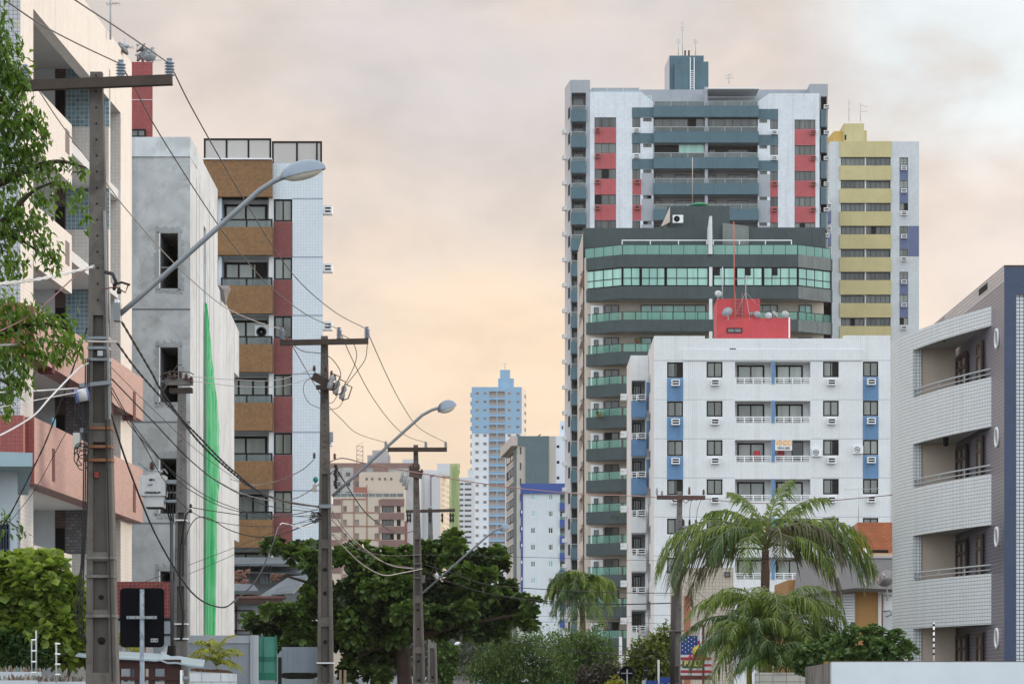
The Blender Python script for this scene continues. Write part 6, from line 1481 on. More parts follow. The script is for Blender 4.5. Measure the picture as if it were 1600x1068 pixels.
W_('fine wire parallel to and below the slanting one', [(190, 936), (300, 894), (384, 858), (450, 830), (497, 812)], 70, 78, .007)
W_('light twisted service wire arching from the second pole toward the green net', [(491, 717), (470, 735), (430, 752), (392, 757), (360, 748)], 78, 90, .012, mat('pale_cable', 0), True)
W_('light twisted service wire leaving the lower pole equipment and sagging over the ochre panels', [(521, 735), (504, 752), (478, 770), (457, 779), (420, 781), (372, 768), (330, 745)], 78, 92, .012, mat('pale_cable', 0), True)
W_('maroon cable crossing from the second pole past the blue tower', [(514, 722), (526, 717), (540, 716), (578, 725), (652, 738), (740, 753), (835, 765), (920, 772), (985, 774), (1027, 777)], 78, 130, .018, redw)
W_('maroon cable leaving the pole across the street toward the navy column', [(1098, 778), (1140, 783), (1200, 786), (1280, 783), (1440, 768), (1600, 747), (1800, 718), (2500, 600)], 130, 60, .016, redw)
W_('thick black cable from the second pole down over the almond tree to the third pole', [(526, 733), (571, 800), (608, 827), (627, 833), (650, 828)], 78, 115, .020, blk)
W_('pale cable sagging in front of the almond leaves between second and third pole', [(519, 798), (548, 838), (590, 872), (615, 884), (648, 888)], 78, 115, .018, mat('pale_cable', 0))
W_('grey cable sagging lowest in front of the almond leaves to the third pole', [(519, 834), (545, 862), (570, 884), (600, 898), (630, 894), (660, 888)], 78, 115, .018, mat('pale_cable', 0))
W_('thin cable just above the sagging pale ones over the almond tree', [(519, 812), (556, 850), (600, 878), (648, 887)], 78, 115, .011, gryw)
W_('fine grey wire along the top of the almond tree to the third pole', [(519, 833), (560, 858), (600, 867), (648, 867)], 78, 115, .008, gryw)
W_('black cable from the third pole sagging across the tree toward the shrubs', [(662, 881), (700, 893), (760, 912), (850, 920), (960, 925), (1050, 926)], 115, 132, .018)
W_('black cable from the relay box of the third pole crossing the white cobalt block', [(662, 902), (700, 908), (760, 926), (850, 938), (960, 943), (1052, 941)], 115, 132, .015)
W_('slack black cable hanging below the other street crossings', [(662, 890), (720, 915), (790, 932), (870, 943), (960, 944), (1052, 942)], 115, 132, .013)
W_('fine wire crossing high before the cobalt balconies and dark green block', [(662, 866), (740, 868), (830, 870), (930, 873), (1052, 876)], 115, 132, .010)
W_('fine wire crossing the palm just above the shrubs', [(720, 996), (780, 999), (880, 1003), (980, 1010), (1050, 1027)], 140, 132, .011)
W_('black cable drooping across the shrubs toward the street sign', [(760, 1000), (830, 1008), (900, 1017), (980, 1024), (1050, 1030)], 140, 132, .018)
W_('fine straight wire across the upper palm fronds beyond the almond tree', [(840, 962), (900, 962), (980, 962), (1052, 960)], 138, 131, .007)
W_('fine straight wire across the lower palm fronds beyond the almond tree', [(840, 971), (900, 971), (980, 972), (1052, 974)], 138, 131, .008)
W_('fine wire low across the hazy end of the street', [(690, 1013), (760, 1015), (860, 1017), (1000, 1021)], 150, 140, .008)
W_('lowest fine wire across the hazy end of the street', [(690, 1023), (760, 1026), (860, 1028), (1000, 1030)], 150, 140, .008)
W_('thin service wire dropping from the leaning pole before the beige tiled wall', [(1066, 905), (1085, 920), (1110, 940), (1140, 956)], 130, 120, .010)
W_('second service wire dropping before the beige tiled wall', [(1066, 915), (1090, 938), (1120, 958), (1145, 966)], 130, 120, .008)
# ---- small far lamps down the street, where it bends away
for i, (hx, hy, Y) in enumerate(((715, 1004.5, 490), (714.5, 1017.5, 580), (712, 1022.5, 640), (706, 1030.5, 740), (703, 1034.5, 810), (701, 1042.5, 960))):
    h = P(hx, hy, Y); base = Vector((h.x - 2.6, Y, 0)); b = MB()
    b.tube([base, base + Vector((0, 0, h.z - 1.2))], [.16, .10], concl, 6); o = tag(b.build('street_lamp', None, base), ['far street lamp with the largest white head below the almond tree', 'far street lamp second in size below the almond tree', 'far street lamp third in the receding row', 'far street lamp fourth in the receding row', 'far street lamp fifth in the receding row', 'smallest and lowest street lamp of the receding row'][i], 'street lamp', 'street lamps far down the street')
    b = MB(); b.tube([base + Vector((0, 0, h.z - 1.8)), h - Vector((.5, 0, .15))], .06, steel, 5); b.lathe([(.05, -.6), (.26, -.3), (.30, 0), (.2, .35), (.03, .5)], mat('lamp_white', (.75, .77, .80), .3), h, 10, (1, 0, .3)); b.build('lamp_head', o)
# ================================================================== things along the lower edge
def quick(name, label, cat, loc): return thing(name, label, cat, loc)
# small white-blue house at the lower left
t = thing('small_house', 'small white-blue house with a projecting flat roof slab under the salmon balconies', 'house', (*XY(0, 60), 0))
hw = mat('house_white', (.50, .55, .60), .8, var=.1, streak=.15); hs = mat('house_slab', (.30, .40, .45), .8, var=.1)
f = FrP(-160, 59, 27.5, 59); b = MB(); b.wall(f, 0, f.L, 0, f.Z(735), [f.R(-30, 818, 15, 868) + (.25, M_DARK)], hw)
e = f.pt(f.L, 0); e2 = e.x * 66 / 59 - .1; b.face([(e.x, 59, 0), (e2, 66, 0), (e2, 66, f.Z(735)), (e.x, 59, f.Z(735))], hw); b.build('wall', t)
b = MB(); z0, z1, z2 = f.Z(735), f.Z(712), f.Z(703); xr = P(56, 720, 58).x
b.hexa([(-20, 57.6, z0 + .0), (xr, 57.6, z0 - .02), (xr * 66 / 57.6 - .1, 66, z0 - .02), (-20, 66, z0)], [(-20, 57.6, z2 + .12), (xr, 57.6, z1 - .05), (xr * 66 / 57.6 - .1, 66, z1 - .05), (-20, 66, z2 + .12)], hs)
b.build('roof_slab', t)
b = MB()
for i in range(12): b.box(f, f.U(-30 + 4 * i) - .008, f.U(-30 + 4 * i) + .008, f.Z(868), f.Z(818), .02, .04, mat('grille_blue', (.05, .07, .12), .5))
for y in (828, 858): b.box(f, f.U(-30), f.U(15), f.Z(y) - .01, f.Z(y) + .01, .015, .045, mat('grille_blue', 0))
b.box(f, f.U(-32), f.U(17), f.Z(872), f.Z(868), -.02, .06, M_WHITEP); b.build('window_grille', t)
# low front wall topped with broken glass, its electric fence posts
t = thing('garden_wall', 'low pale wall topped with broken glass in front of the bright green shrub', 'wall', (*XY(70, 50), 0))
wallm = mat('garden_white', (.50, .53, .56), .85, var=.12, streak=.25)
b = MB(); f = FrP(-150, 49.0, 56, 49.0); b.box(f, 0, f.L, 0, f.Z(1062), -.2, 0, wallm); b.box(f, 0, f.L, f.Z(1056), f.Z(1048.5), -.6, -.4, wallm); f2 = FrP(56, 49.3, 134, 49.3); b.box(f2, 0, f2.L, 0, f2.Z(1064), -.2, 0, wallm); b.build('wall', t)
shm = [mat('shard_brown', (.16, .09, .07), .4, var=.3), mat('shard_pale', (.27, .25, .21), .3, var=.3), mat('shard_green', (.12, .16, .12), .25)]
b = MB(); rr = random.Random(11)
for ff, y0, a0, a1, n, dd in ((f, 1062, -40, 56, 60, -.1), (f, 1048.5, -40, 56, 46, -.5), (f2, 1064, 56, 134, 60, -.1)):
    for i in range(n):
        u = ff.U(a0 + (a1 - a0) * (i + rr.uniform(0, .8)) / n); z = ff.Z(y0); w_ = rr.uniform(.012, .03); h = rr.uniform(.05, .13); l = rr.uniform(-.03, .03); d = dd + rr.uniform(-.06, .06)
        b.hexa([ff.pt(u - w_, z, d), ff.pt(u + w_, z, d), ff.pt(u + w_, z, d - .012), ff.pt(u - w_, z, d - .012)], [ff.pt(u - w_ * .5 + l, z + h, d), ff.pt(u + w_ * .2 + l, z + h * .8, d), ff.pt(u + w_ * .2 + l, z + h * .8, d - .012), ff.pt(u - w_ * .5 + l, z + h, d - .012)], shm[rr.choice((0, 0, 1, 1, 2))])
b.build('glass_shards', t)['kind'] = 'stuff'
for px0, px1, y0, y1, lb in ((49.5, 56.5, 984, 1052, 'white double electric fence post on the glass-topped wall beside the shrub'), (88, 88, 1003, 1066, 'white single electric fence post with pegs on the glass-topped wall')):
    p = thing('fence_post', lb, 'fence post', P(px1, y1, 49.15)); b = MB()
    b.tube([P(px1, y1, 49.15), P(px1, y0, 49.15)], .016, mat('post_grey', (.42, .43, .44), .6), 6)
    if px0 != px1: b.tube([P(px0, y1 - 3, 49.15), P(px0, y0 + 15, 49.15)], .012, mat('post_grey', 0), 6)
    b.build('post', p); b = MB()
    for k in range(4):
        y = y0 + (15 + 17 * k if px0 != px1 else 2 + 16 * k); a = P(px0 - (.5 if px0 != px1 else 2), y, 49.1); b.tube([a, a + Vector((.09, 0, 0))], .015, M_WHITEP, 7)
    b.build('insulator_peg', p)
# low metal-roofed shelter
t = thing('meter_shelter', 'low shelter of dark red posts under a thin dented metal roof beside the road sign', 'shelter', (*XY(215, 52), 0))
mr = mat('shelter_red', (.045, .018, .016), .8, var=.3); tin = mat('tin_roof', (.30, .37, .40), .45, var=.2, metal=.2, stain=((.25, .24, .23), 3, .4))
b = MB(); prof = [(118, 1022.5), (140, 1025), (180, 1026.5), (215, 1028), (243, 1030), (250, 1029), (262, 1034), (275, 1033.5), (300, 1038), (318, 1040)]
for (x0, y0), (x1, y1) in zip(prof, prof[1:]):
    a, c = P(x0, y0, 51.5), P(x1, y1, 51.5); a2, c2 = P(x0, y0 + 2.6, 51.5), P(x1, y1 + 2.6, 51.5); dv = Vector((-.3, 3.0, .15))
    b.hexa([a2, c2, c2 + dv, a2 + dv], [a, c, c + dv, a + dv], tin)
b.build('roof', t)
f = FrP(118, 51.6, 318, 51.6); b = MB(); b.box(f, *f.R(181, 1029.5, 282, 1044), -.12, -.02, mr); b.build('front_beam', t)
for x0, x1 in ((181, 187.5), (210, 221), (232, 241), (257, 282)): boxpx(t, 'post', x0, 1044, x1, 1090, 51.6, .02, .14, mr)
boxpx(t, 'sill_beam', 186, 1056, 283, 1062, 51.6, .0, .2, mr); boxpx(t, 'pillar', 281.5, 1046, 285, 1090, 51.55, 0, .2, M_WHITEP)
b = MB(); b.tube([P(284, 1059, 51.6), P(296, 1059, 51.6)], .045, steel, 10); b.build('pipe_stub', t)
b = MB(); fb = FrP(180, 55, 285, 55); b.box(fb, 0, fb.L, 0, fb.Z(1064), -.1, 0, wallm); o = tag(b.build('garden_wall', None, fb.pt(fb.L / 2, 0)), 'glass-topped boundary wall seen through the low red shelter', 'wall')
b = MB()
for i in range(40):
    u = fb.L * rr.random(); z = fb.Z(1064); h = rr.uniform(.05, .16); b.hexa([fb.pt(u, z, -.05), fb.pt(u + .04, z, -.05), fb.pt(u + .04, z, -.06), fb.pt(u, z, -.06)], [fb.pt(u + .01, z + h, -.05), fb.pt(u + .02, z + h * .8, -.05), fb.pt(u + .02, z + h * .8, -.06), fb.pt(u + .01, z + h, -.06)], shm[rr.choice((0, 1, 2))])
s = b.build('glass_shards', o); s['kind'] = 'stuff'
# road sign seen from behind
t = thing('road_sign', 'blank black back of a rounded rectangular road sign on a worn grey post', 'road sign', (*XY(222, 38), 0))
f = FrP(187, 37.9, 257.5, 37.9); bm = mat('sign_back', (.006, .006, .008), .95, var=.1, spec=.05); b = MB(); u0, u1, z0, z1 = f.R(187.5, 918, 256.5, 1010.5); r = .055; pts = []
for cu, cz, a0 in ((u1 - r, z1 - r, 0), (u0 + r, z1 - r, 90), (u0 + r, z0 + r, 180), (u1 - r, z0 + r, 270)):
    for k in range(7): a = R_(a0 + 15 * k); pts.append((cu + r * math.cos(a), cz + r * math.sin(a)))
b.face([f.pt(u, z, 0) for u, z in pts], bm); b.face([f.pt(u, z, -.012) for u, z in reversed(pts)], M_WHITEP)
for (ua, za), (ub, zb_) in zip(pts, pts[1:] + pts[:1]): b.face([f.pt(ub, zb_, 0), f.pt(ua, za, 0), f.pt(ua, za, -.012), f.pt(ub, zb_, -.012)], bm)
b.build('sign_plate', t)
pm = mat('sign_post', (.24, .28, .33), .6, var=.25, stain=((.07, .08, .09), 9, .75), metal=.2)
b = MB(); b.tube([(P(222, 920, 37.84).x, 37.84, P(222, 920, 37.84).z), (P(222, 920, 37.84).x, 37.84, 0)], .031, pm, 10); b.build('post', t)
b = MB(); b.box(f, *f.R(199.5, 962, 246.5, 966.5), .1, .115, steel); 
for px in (203, 213.5, 229, 242): b.lathe([(.008, 0), (.006, .01)], M_DARK, f.pt(f.U(px), f.Z(964.3), .115), 8, (0, -1, 0))
b.build('cross_bracket', t)
b = MB(); b.box(f, *f.R(235.5, 996.5, 247, 1002.5), .002, .006, steel); 
for px in (238, 244.5): b.lathe([(.010, 0), (.009, .003)], M_DARK, f.pt(f.U(px), f.Z(999.5), .006), 8, (0, -1, 0))
b.build('maker_plate', t)
# red tiled boundary wall behind, grey below
t = thing('boundary_wall', 'boundary wall with a dark red tiled band at the foot of the bare concrete building', 'wall', (*XY(170, 80), 0))
f = FrP(40, 80, 275, 80.01); rt_ = mat('wall_red_tile', (.24, .055, .05), .55, tile(.11, .11, .008, (.32, .12, .11), .12), var=.12); gl = mat('wall_grey', (.33, .37, .41), .85, var=.15, streak=.2)
b = MB(); b.box(f, 0, f.L, f.Z(964), f.Z(908), -.2, 0, rt_); b.build('tiled_band', t)
b = MB(); b.box(f, 0, f.L, 0, f.Z(964.5), -.2, -.02, gl); b.box(f, 0, f.L, f.Z(969), f.Z(965), -.02, .0, M_FRAME); b.box(f, f.U(240), f.L, f.Z(992), f.Z(989.5), -.02, .01, M_FRAME); b.build('wall', t)
for x0, x1, m in ((182, 191, 'front_grey_tile'), (191, 203, 'garden_white'), (212, 228, 'brown_line'), (228, 238, 'cream_tile')):
    boxpx(t, 'gate_post', x0, 1000, x1, 1090, 79.6, 0, .2, MATS.get(m) or mat('brown_line', (.22, .12, .09), .7))
b = MB(); c = P(252, 1018, 70); pl = mat('plastic_sheet', (.45, .46, .47), .3, var=.3)
pts = [P(262, 1007, 70), P(258, 1010, 69.8), P(249, 1022, 70.1), P(252, 1028, 70), P(257, 1027, 69.8), P(261, 1018, 70)]
for i in range(6): b.face([pts[i], pts[(i + 1) % 6], c + Vector((0, -.2, 0))], pl); b.face([pts[(i + 1) % 6], pts[i], c + Vector((0, .1, 0))], pl)
tag(b.build('plastic_sheet', None, c), 'scrap of torn translucent plastic caught beside the transformer pole foot', 'plastic')
# grey rendered wall, its pier, and the green gate
t = thing('boundary_wall', 'plain grey rendered wall with a pale end pier behind the small yellow palm', 'wall', (*XY(350, 76), 0))
gr = mat('render_grey', (.27, .30, .34), .9, var=.12, streak=.1); pg = mat('render_pale', (.38, .41, .45), .9, var=.12, streak=.15)
boxpx(t, 'wall', 288, 1004, 391, 1400, 76, 0, .2, gr); boxpx(t, 'coping', 288, 992, 391, 1004, 76, -.03, .22, pg); boxpx(t, 'pier', 391.2, 991.5, 402.5, 1400, 76, -.05, .3, mat('pier_pale', (.48, .51, .55), .85, var=.12, streak=.25))
t = thing('gate', 'green sheet metal gate with panel frames next to the grey wall', 'gate', (*XY(417, 77), 0))
gn = mat('gate_green', (.07, .25, .20), .55, var=.2, streak=.2); gn2 = mat('gate_green_dark', (.02, .17, .11), .55, var=.2)
boxpx(t, 'sheet', 403, 994, 431, 1058, 77, .04, .08, gn); b = MB(); f = FrP(403, 77, 431, 77)
for rct in ((403, 992, 405, 1060), (429.5, 992, 432.5, 1064), (411, 992, 412.2, 1050), (403, 1025, 431, 1028.5), (403, 1030.5, 431, 1031.5)): b.box(f, *f.R(*rct), -.04, .0, gn2)
b.box(f, *f.R(403, 1050, 431, 1062), -.06, .02, gn2); b.build('frame', t)
boxpx(tag(thing('gate_post', 'dark square post between the green gate and the ribbed metal sheets', 'post', (*XY(436, 77), 0))), 'post', 434.5, 1026, 439.5, 1400, 77, 0, .15, M_DARK)
t = thing('metal_fence', 'blue-grey ribbed metal sheet fence under the almond tree', 'fence', (*XY(470, 79), 0)); b = MB(); f = FrP(440, 79, 502, 79); rb2 = mat('ribbed_blue', (.28, .33, .39), .5, var=.15, streak=.2)
b.box(f, 0, f.L, f.Z(1050), f.Z(1010), -.03, 0, rb2)
for i in range(8): b.box(f, f.U(442 + 7.6 * i), f.U(443.5 + 7.6 * i), f.Z(1050), f.Z(1010), 0, .03, rb2)
b.build('sheet', t); boxpx(t, 'plinth', 440, 1051, 502, 1058, 79, 0, .1, M_DARK); boxpx(t, 'base_wall', 440, 1060, 502, 1400, 79, 0, .2, gl)
# white block pillar with soil on top, small yellow palm grows from it
t = thing('planter_wall', 'white concrete block planter wall under the small yellow palm', 'planter', (*XY(330, 58), 0))
bk = mat('block_white_paint', (.56, .58, .60), .8, tile(.39, .19, .012, (.33, .34, .35), .08, 1), var=.15, streak=.2)
f = FrP(296, 58, 363, 58.0); b = MB(); b.hexa([f.pt(0, 0, 0), f.pt(f.L, 0, 0), f.pt(f.L, 0, -1), f.pt(0, 0, -1)], [f.pt(0, f.Z(1048), 0), f.pt(f.L, f.Z(1051.5), 0), f.pt(f.L, f.Z(1051.5), -1), f.pt(0, f.Z(1048), -1)], bk); b.build('wall', t)
b = MB(); so_ = mat('soil_litter', (.13, .075, .055), .95, var=.4)
for i in range(150):
    px = rr.uniform(301, 358); c = P(px, 1046.5 + (px - 300) * .055 + rr.uniform(-1, 1.5), 58.2 + rr.uniform(0, .5)); q = rr.uniform(.015, .045); b.hexa([c + Vector((-q, -q, -q)), c + Vector((q, -q, -q)), c + Vector((q, q, -q)), c + Vector((-q, q, -q))], [c + Vector((-q * .6, -q, q)), c + Vector((q, -q * .3, q * .6)), c + Vector((q, q, q)), c + Vector((-q, q, q))], so_)
b.box(f, .1, f.L - .05, f.Z(1054), f.Z(1048.5), -.6, -.1, so_); b.build('soil', t)['kind'] = 'stuff'
# tin-roofed sheds behind the grey wall
P_, FrP_ = P, FrP
P = lambda a, b, Y: P_(a, b, Y + 17)
FrP = lambda a, Y0, b, Y1: FrP_(a, Y0 + 17, b, Y1 + 17)
t = thing('shed', 'shed of corrugated metal roofs and red clay tiles beside the bare concrete building', 'shed', (*XY(410, 112), 0))
zn = mat('zinc', (.135, .155, .17), .6, tile(.9, .18, .02, (.10, .12, .14), .12), var=.25, streak=.2, metal=.2); zn2 = mat('zinc_pale', (.155, .175, .19), .6, tile(.9, .18, .02, (.13, .15, .17), .12), var=.3)
def slopes(pts, m, name, th=.08):
    b = MB(); lo = [Vector(p) - Vector((0, 0, th)) for p in pts]; b.hexa(lo, [Vector(p) for p in pts], m); return b.build(name, t)
slopes([P(338, 880, 118), P(470, 880, 118), P(468, 870, 121), P(338, 870, 121)], zn, 'roof_sheet'); slopes([P(338, 892, 119), P(478, 894, 119), P(470, 880, 122), P(338, 878, 122)], zn2, 'roof_sheet')
slopes([P(338, 922, 112), P(404, 922, 112), P(396, 912, 115), P(338, 910, 115)], zn, 'roof_sheet'); slopes([P(406, 930, 112), P(440, 932, 112), P(486, 897, 116), P(452, 900, 117)], zn2, 'roof_sheet')
slopes([P(424, 928, 111.8), P(458, 926, 111.8), P(486, 898, 115.6), P(456, 902, 116)], zn, 'roof_sheet', .05)
fs = FrP(336, 120, 480, 120); b = MB(); b.box(fs, 0, fs.L, 0, fs.Z(884), -.3, 0, mat('shed_dim', (.17, .18, .19), .9, var=.3)); b.build('rear_wall', t)
b = MB()
for i in range(7): b.box(fs, fs.U(341 + 4 * i), fs.U(343.5 + 4 * i), fs.Z(914), fs.Z(882 + 2 * i), .5, .56, zn2)
for x in (389, 408, 412, 417, 423): b.box(fs, fs.U(x), fs.U(x + 3), fs.Z(912), fs.Z(880), .5, .6, zn2)
d0, d1 = fs.pt(fs.U(344), fs.Z(880), .9), fs.pt(fs.U(392), fs.Z(908), .9); b.tube([d0, d1], .09, zn2, 4); b.build('purlin', t)
b = MB(); bt = mat('broken_tile', (.20, .10, .07), .85, var=.4)
for i in range(60):
    c = P(rr.uniform(366, 388) if i < 44 else rr.uniform(424, 438), rr.uniform(892, 912) if i < 44 else rr.uniform(897, 904), 117); b.tube([c, c + Vector((rr.uniform(-.25, .25), 0, rr.uniform(-.1, .15)))], .06, bt, 5)
b.build('tile_pile', t)['kind'] = 'stuff'
b = MB(); tm = mat('roof_tile', (.12, .055, .045), .85, var=.3)
for i in range(40):
    x = 340 + 2.7 * i; b.tube([P(x, 935 - .02 * i, 111), P(x, 930 - .02 * i, 113)], .055, tm, 7)
b.build('clay_roof', t); boxpx(t, 'fascia', 340, 936, 442, 943, 111, 0, .1, mat('fascia_brown', (.075, .048, .042), .8, var=.2)); boxpx(t, 'front_wall', 340, 943, 480, 1400, 111.4, 0, .2, gl)
b = MB(); f = FrP(340, 111.3, 445, 111.3)
for rct in ((341, 952, 395, 954), (367.5, 946, 370.5, 992), (371, 967, 396, 969.5), (341, 983, 397, 985.5), (371, 990, 400, 993)): b.box(f, *f.R(*rct), 0, .06, mr)
b.build('timber_frame', t)
b = MB()
for i in range(10): c = P(362 + rr.uniform(-5, 5), 935 + rr.uniform(-6, 5), 110.8); b.lathe([(.03, 0), (.09, .03), (.05, .1)], steel if i % 2 else blk, c, 6, (rr.uniform(-1, 1), -1, rr.uniform(-1, 1)))
o = tag(b.build('line_hardware', None, P(362, 935, 110.8)), 'cluster of cable clamps hanging before the clay tile eaves', 'hardware')
P, FrP = P_, FrP_
# round board, small post behind pole 2
t = thing('round_board', 'round grey-brown board half hidden behind the second pole', 'sign', P(491, 1034, 82)); b = MB(); b.lathe([(.32, 0), (.32, .02)], mat('board_grey', (.13, .12, .12), .8, var=.2), P(492, 1034, 82), 24, (0, -1, 0)); b.build('disc', t); b = MB(); b.tube([P(492, 1034, 82.06), P(492, 1090, 82.06)], .03, steel, 6); b.build('post', t)
t = thing('wooden_posts', 'pair of pale wooden posts at the foot of the almond tree', 'post', P(535, 1080, 119)); boxpx(t, 'post', 530, 1046, 533.5, 1130, 119, 0, .12, mat('raw_wood', (.26, .19, .13), .9, var=.2)); boxpx(t, 'post', 537, 1046, 541, 1130, 119, 0, .12, mat('raw_wood', 0)); 
t = thing('garden_wall', 'low pale wall glimpsed beneath the almond tree', 'wall', P(540, 1080, 140)); boxpx(t, 'wall', 500, 1056, 660, 1120, 140, 0, .2, pg); boxpx(t, 'white_panel', 543, 1035, 556, 1056, 139.5, 0, .1, M_WHITEP)
# ---------------- right lower edge
t = thing('garden_wall', 'smooth white garden wall in front of the curved balconies', 'wall', (*XY(1450, 62), 0)); ww = mat('smooth_white', (.60, .64, .68), .8, var=.06, streak=.06)
f = FrP(1299.5, 60, 1700, 60); b = MB(); b.box(f, 0, f.L, 0, f.Z(1033.5), -.25, 0, ww); b.build('wall', t)
b = MB(); b.box(f, 0, f.L, f.Z(1033.4), f.Z(1032), -.24, -.01, mat('cap_dirt', (.16, .13, .12), .9, var=.4)); b.build('coping', t)
t = thing('old_wall', 'weathered dark streaked wall end adjoining the smooth white wall', 'wall', (*XY(1278, 66), 0)); f = FrP(1258, 70, 1299.2, 60.3); b = MB(); f.Y = 62
b.wall(f, 0, f.L, 0, P(1280, 1036, 62).z, [], mat('weathered', (.23, .20, .18), .95, var=.5, streak=.75, stain=((.06, .05, .045), 1.5, .7)))
q0, q1 = f.pt(0, P(1280, 1036, 62).z), f.pt(f.L, P(1280, 1036, 62).z); b.face([q0, q1, q1 + Vector((.3, .2, 0)), q0 + Vector((.3, .2, 0))], wallm); b.build('wall', t)
t = thing('garden_wall', 'far cream block wall glimpsed beside the weathered wall end', 'wall', (*XY(1250, 84), 0)); boxpx(t, 'wall', 1180, 1050, 1262, 1200, 84, 0, .2, mat('cream_blocks', (.45, .43, .38), .85, tile(.4, .2, .015, (.25, .24, .22), .1), var=.15))
t = thing('fence_post', 'white electric fence post with black insulators on the smooth white wall', 'fence post', P(1459, 1033, 60.1)); b = MB(); b.tube([P(1459, 1034, 60.1), P(1459, 972, 60.1)], .018, M_WHITEP, 8); b.build('post', t); b = MB()
for k in range(6): c = P(1459, 974 + 9 * k, 60.1); b.lathe([(.019, 0), (.026, .012), (.026, .038), (.019, .05)], blk, c - Vector((0, 0, .05)), 8)
b.build('insulator_rings', t)
# house with orange walls, shutters and dark awning
t = thing('small_house', 'low orange-walled house with white louvred shutters under a dark awning', 'house', (*XY(1310, 112), 0)); org = mat('house_orange', (.40, .22, .085), .8, var=.1, streak=.1); hwh = mat('house_panel', (.56, .59, .62), .7, var=.12, streak=.2)
f = FrP(1232, 112, 1400, 112); b = MB(); b.wall(f, 0, f.U(1373), 0, f.Z(905), [], org); b.wall(f, f.U(1373), f.L, 0, f.Z(905), [], hwh); b.prism([f.pt(0, 0).xy, f.pt(f.L, 0).xy, f.pt(f.L, 0, -6).xy, f.pt(0, 0, -6).xy], 0, f.Z(905), org, skip=(0,)); b.build('wall', t)
for x0, x1 in ((1246, 1272), (1274, 1306), (1308, 1336)):
    o = boxpx(t, 'shutter', x0, 925, x1, 1010, 112, .0, .06, mat('shutter_white', (.48, .53, .60), .6, var=.08)); b = MB()
    for i in range(18): b.box(f, f.U(x0 + 1.5), f.U(x1 - 1.5), f.Z(931 + 4.4 * i), f.Z(928.2 + 4.4 * i), .06, .10, M_WHITEP)
    b.build('louvre_slats', o)
boxpx(t, 'white_frame', 1372, 920, 1377, 990, 112, .0, .15, M_WHITEP); boxpx(t, 'white_panel', 1381, 931, 1396, 953, 112, 0, .1, M_WHITEP); b = MB()
b.tube([P(1378.5, 928, 111.7), P(1378.5, 980, 111.7)], .03, rust, 5); b.tube([P(1380, 955, 111.7), P(1390, 953, 111.7), P(1393, 960, 111.7), P(1384, 963, 111.7)], .02, blk, 5); b.build('drain_pipe', t)
boxpx(t, 'shelf', 1377, 925, 1396, 929, 112, -.3, .3, hwh)
aw = mat('awning_grey', (.135, .125, .125), .8, var=.08); b = MB()
pl_ = [P(1247, 870, 113.5), P(1397, 870, 113.5), P(1397, 920, 111), P(1336, 918, 111), P(1240, 930, 110.5)]
b.face(pl_[::-1], aw); b.face([p - Vector((0, -.1, .12)) for p in pl_], aw); b.face([pl_[0], pl_[1], pl_[1] + Vector((0, 6, .1)), pl_[0] + Vector((0, 6, .1))], aw)
for i in range(5): b.face([pl_[i], pl_[(i + 1) % 5], pl_[(i + 1) % 5] - Vector((0, -.1, .12)), pl_[i] - Vector((0, -.1, .12))], aw)
b.build('awning', t); boxpx(t, 'ridge_flashing', 1247, 868.5, 1397, 871.5, 113.4, -.05, .1, M_ALU)
dish(P(1385, 905, 108), .36, (-.4, -.8, .45), mat('dish_brown', (.24, .22, .22), .6), 'grey-brown dish on a bent pale arm beside the curved building', None, .75)
mast('television_antenna', 'long horizontal television antenna on a thin mast above the orange brick block', P(1341, 815, 121), P(1342.5, 760, 121), .018, mat('antenna_grey', (.5, .5, .5), .5), [(.93, .62, .85, .02)])
# brick tank block
t = thing('brick_block', 'orange brick tank block with a dark slot behind the dark awning', 'building', (*XY(1363, 125), 0)); bk2 = mat('orange_brick', (.43, .145, .065), .8, tile(.24, .10, .012, (.30, .11, .06), .12, 1), var=.12); f = FrP(1340, 122, 1398, 122)
b = MB(); b.wall(f, 0, f.L, 0, f.Z(815.5), [], bk2); S = Fr(XY(1329.5, 126), XY(1340, 122)); b.wall(S, 0, S.L, 0, f.Z(815.5), [], mat('orange_brick_lit', (.50, .24, .15), .8, tile(.24, .10, .012, (.40, .2, .13), .1, 1))); b.face([f.pt(0, f.Z(815.5)), f.pt(f.L, f.Z(815.5)), f.pt(f.L, f.Z(815.5), -5), (S.pt(0, 0).x, 126, f.Z(815.5))], bk2); b.build('wall', t)  # side brick is a lighter copy, painted as the lit face
boxpx(t, 'dark_slot', 1362, 858.5, 1388, 863, 122, -.0, .15, M_DARK); boxpx(t, 'ledge', 1341, 864, 1398, 869.5, 122, -.1, .3, mat('ledge_cream', (.55, .42, .30), .8)); b = MB()
for x in (1348.5, 1353): b.tube([P(x, 869, 121.6), P(x, 856, 121.6)], .06, M_WHITEP, 8)
b.build('vent_pipes', t)
# beige tiled low block with a brick strip
t = thing('apartment_block', 'low beige tiled block with a red strip behind the leaning pole', 'building', (*XY(1110, 190), 0)); f = FrP(1058, 185, 1146, 185); bt2 = mat('beige_tile', (.46, .40, .33), .7, tile(.22, .22, .016, (.30, .26, .22), .05), var=.06)
b = MB(); b.prism([f.pt(0, 0).xy, f.pt(f.L, 0).xy, f.pt(f.L, 0, -8).xy, f.pt(0, 0, -8).xy], 0, f.Z(886), bt2); b.build('wall', t); boxpx(t, 'red_strip', 1068.5, 930, 1079, 1090, 185, 0, .12, mat('strip_red', (.33, .13, .085), .8, var=.1))
window(t, f, f.R(1132, 893, 1141, 901), .05, M_FRAME, G_DARK, 1)
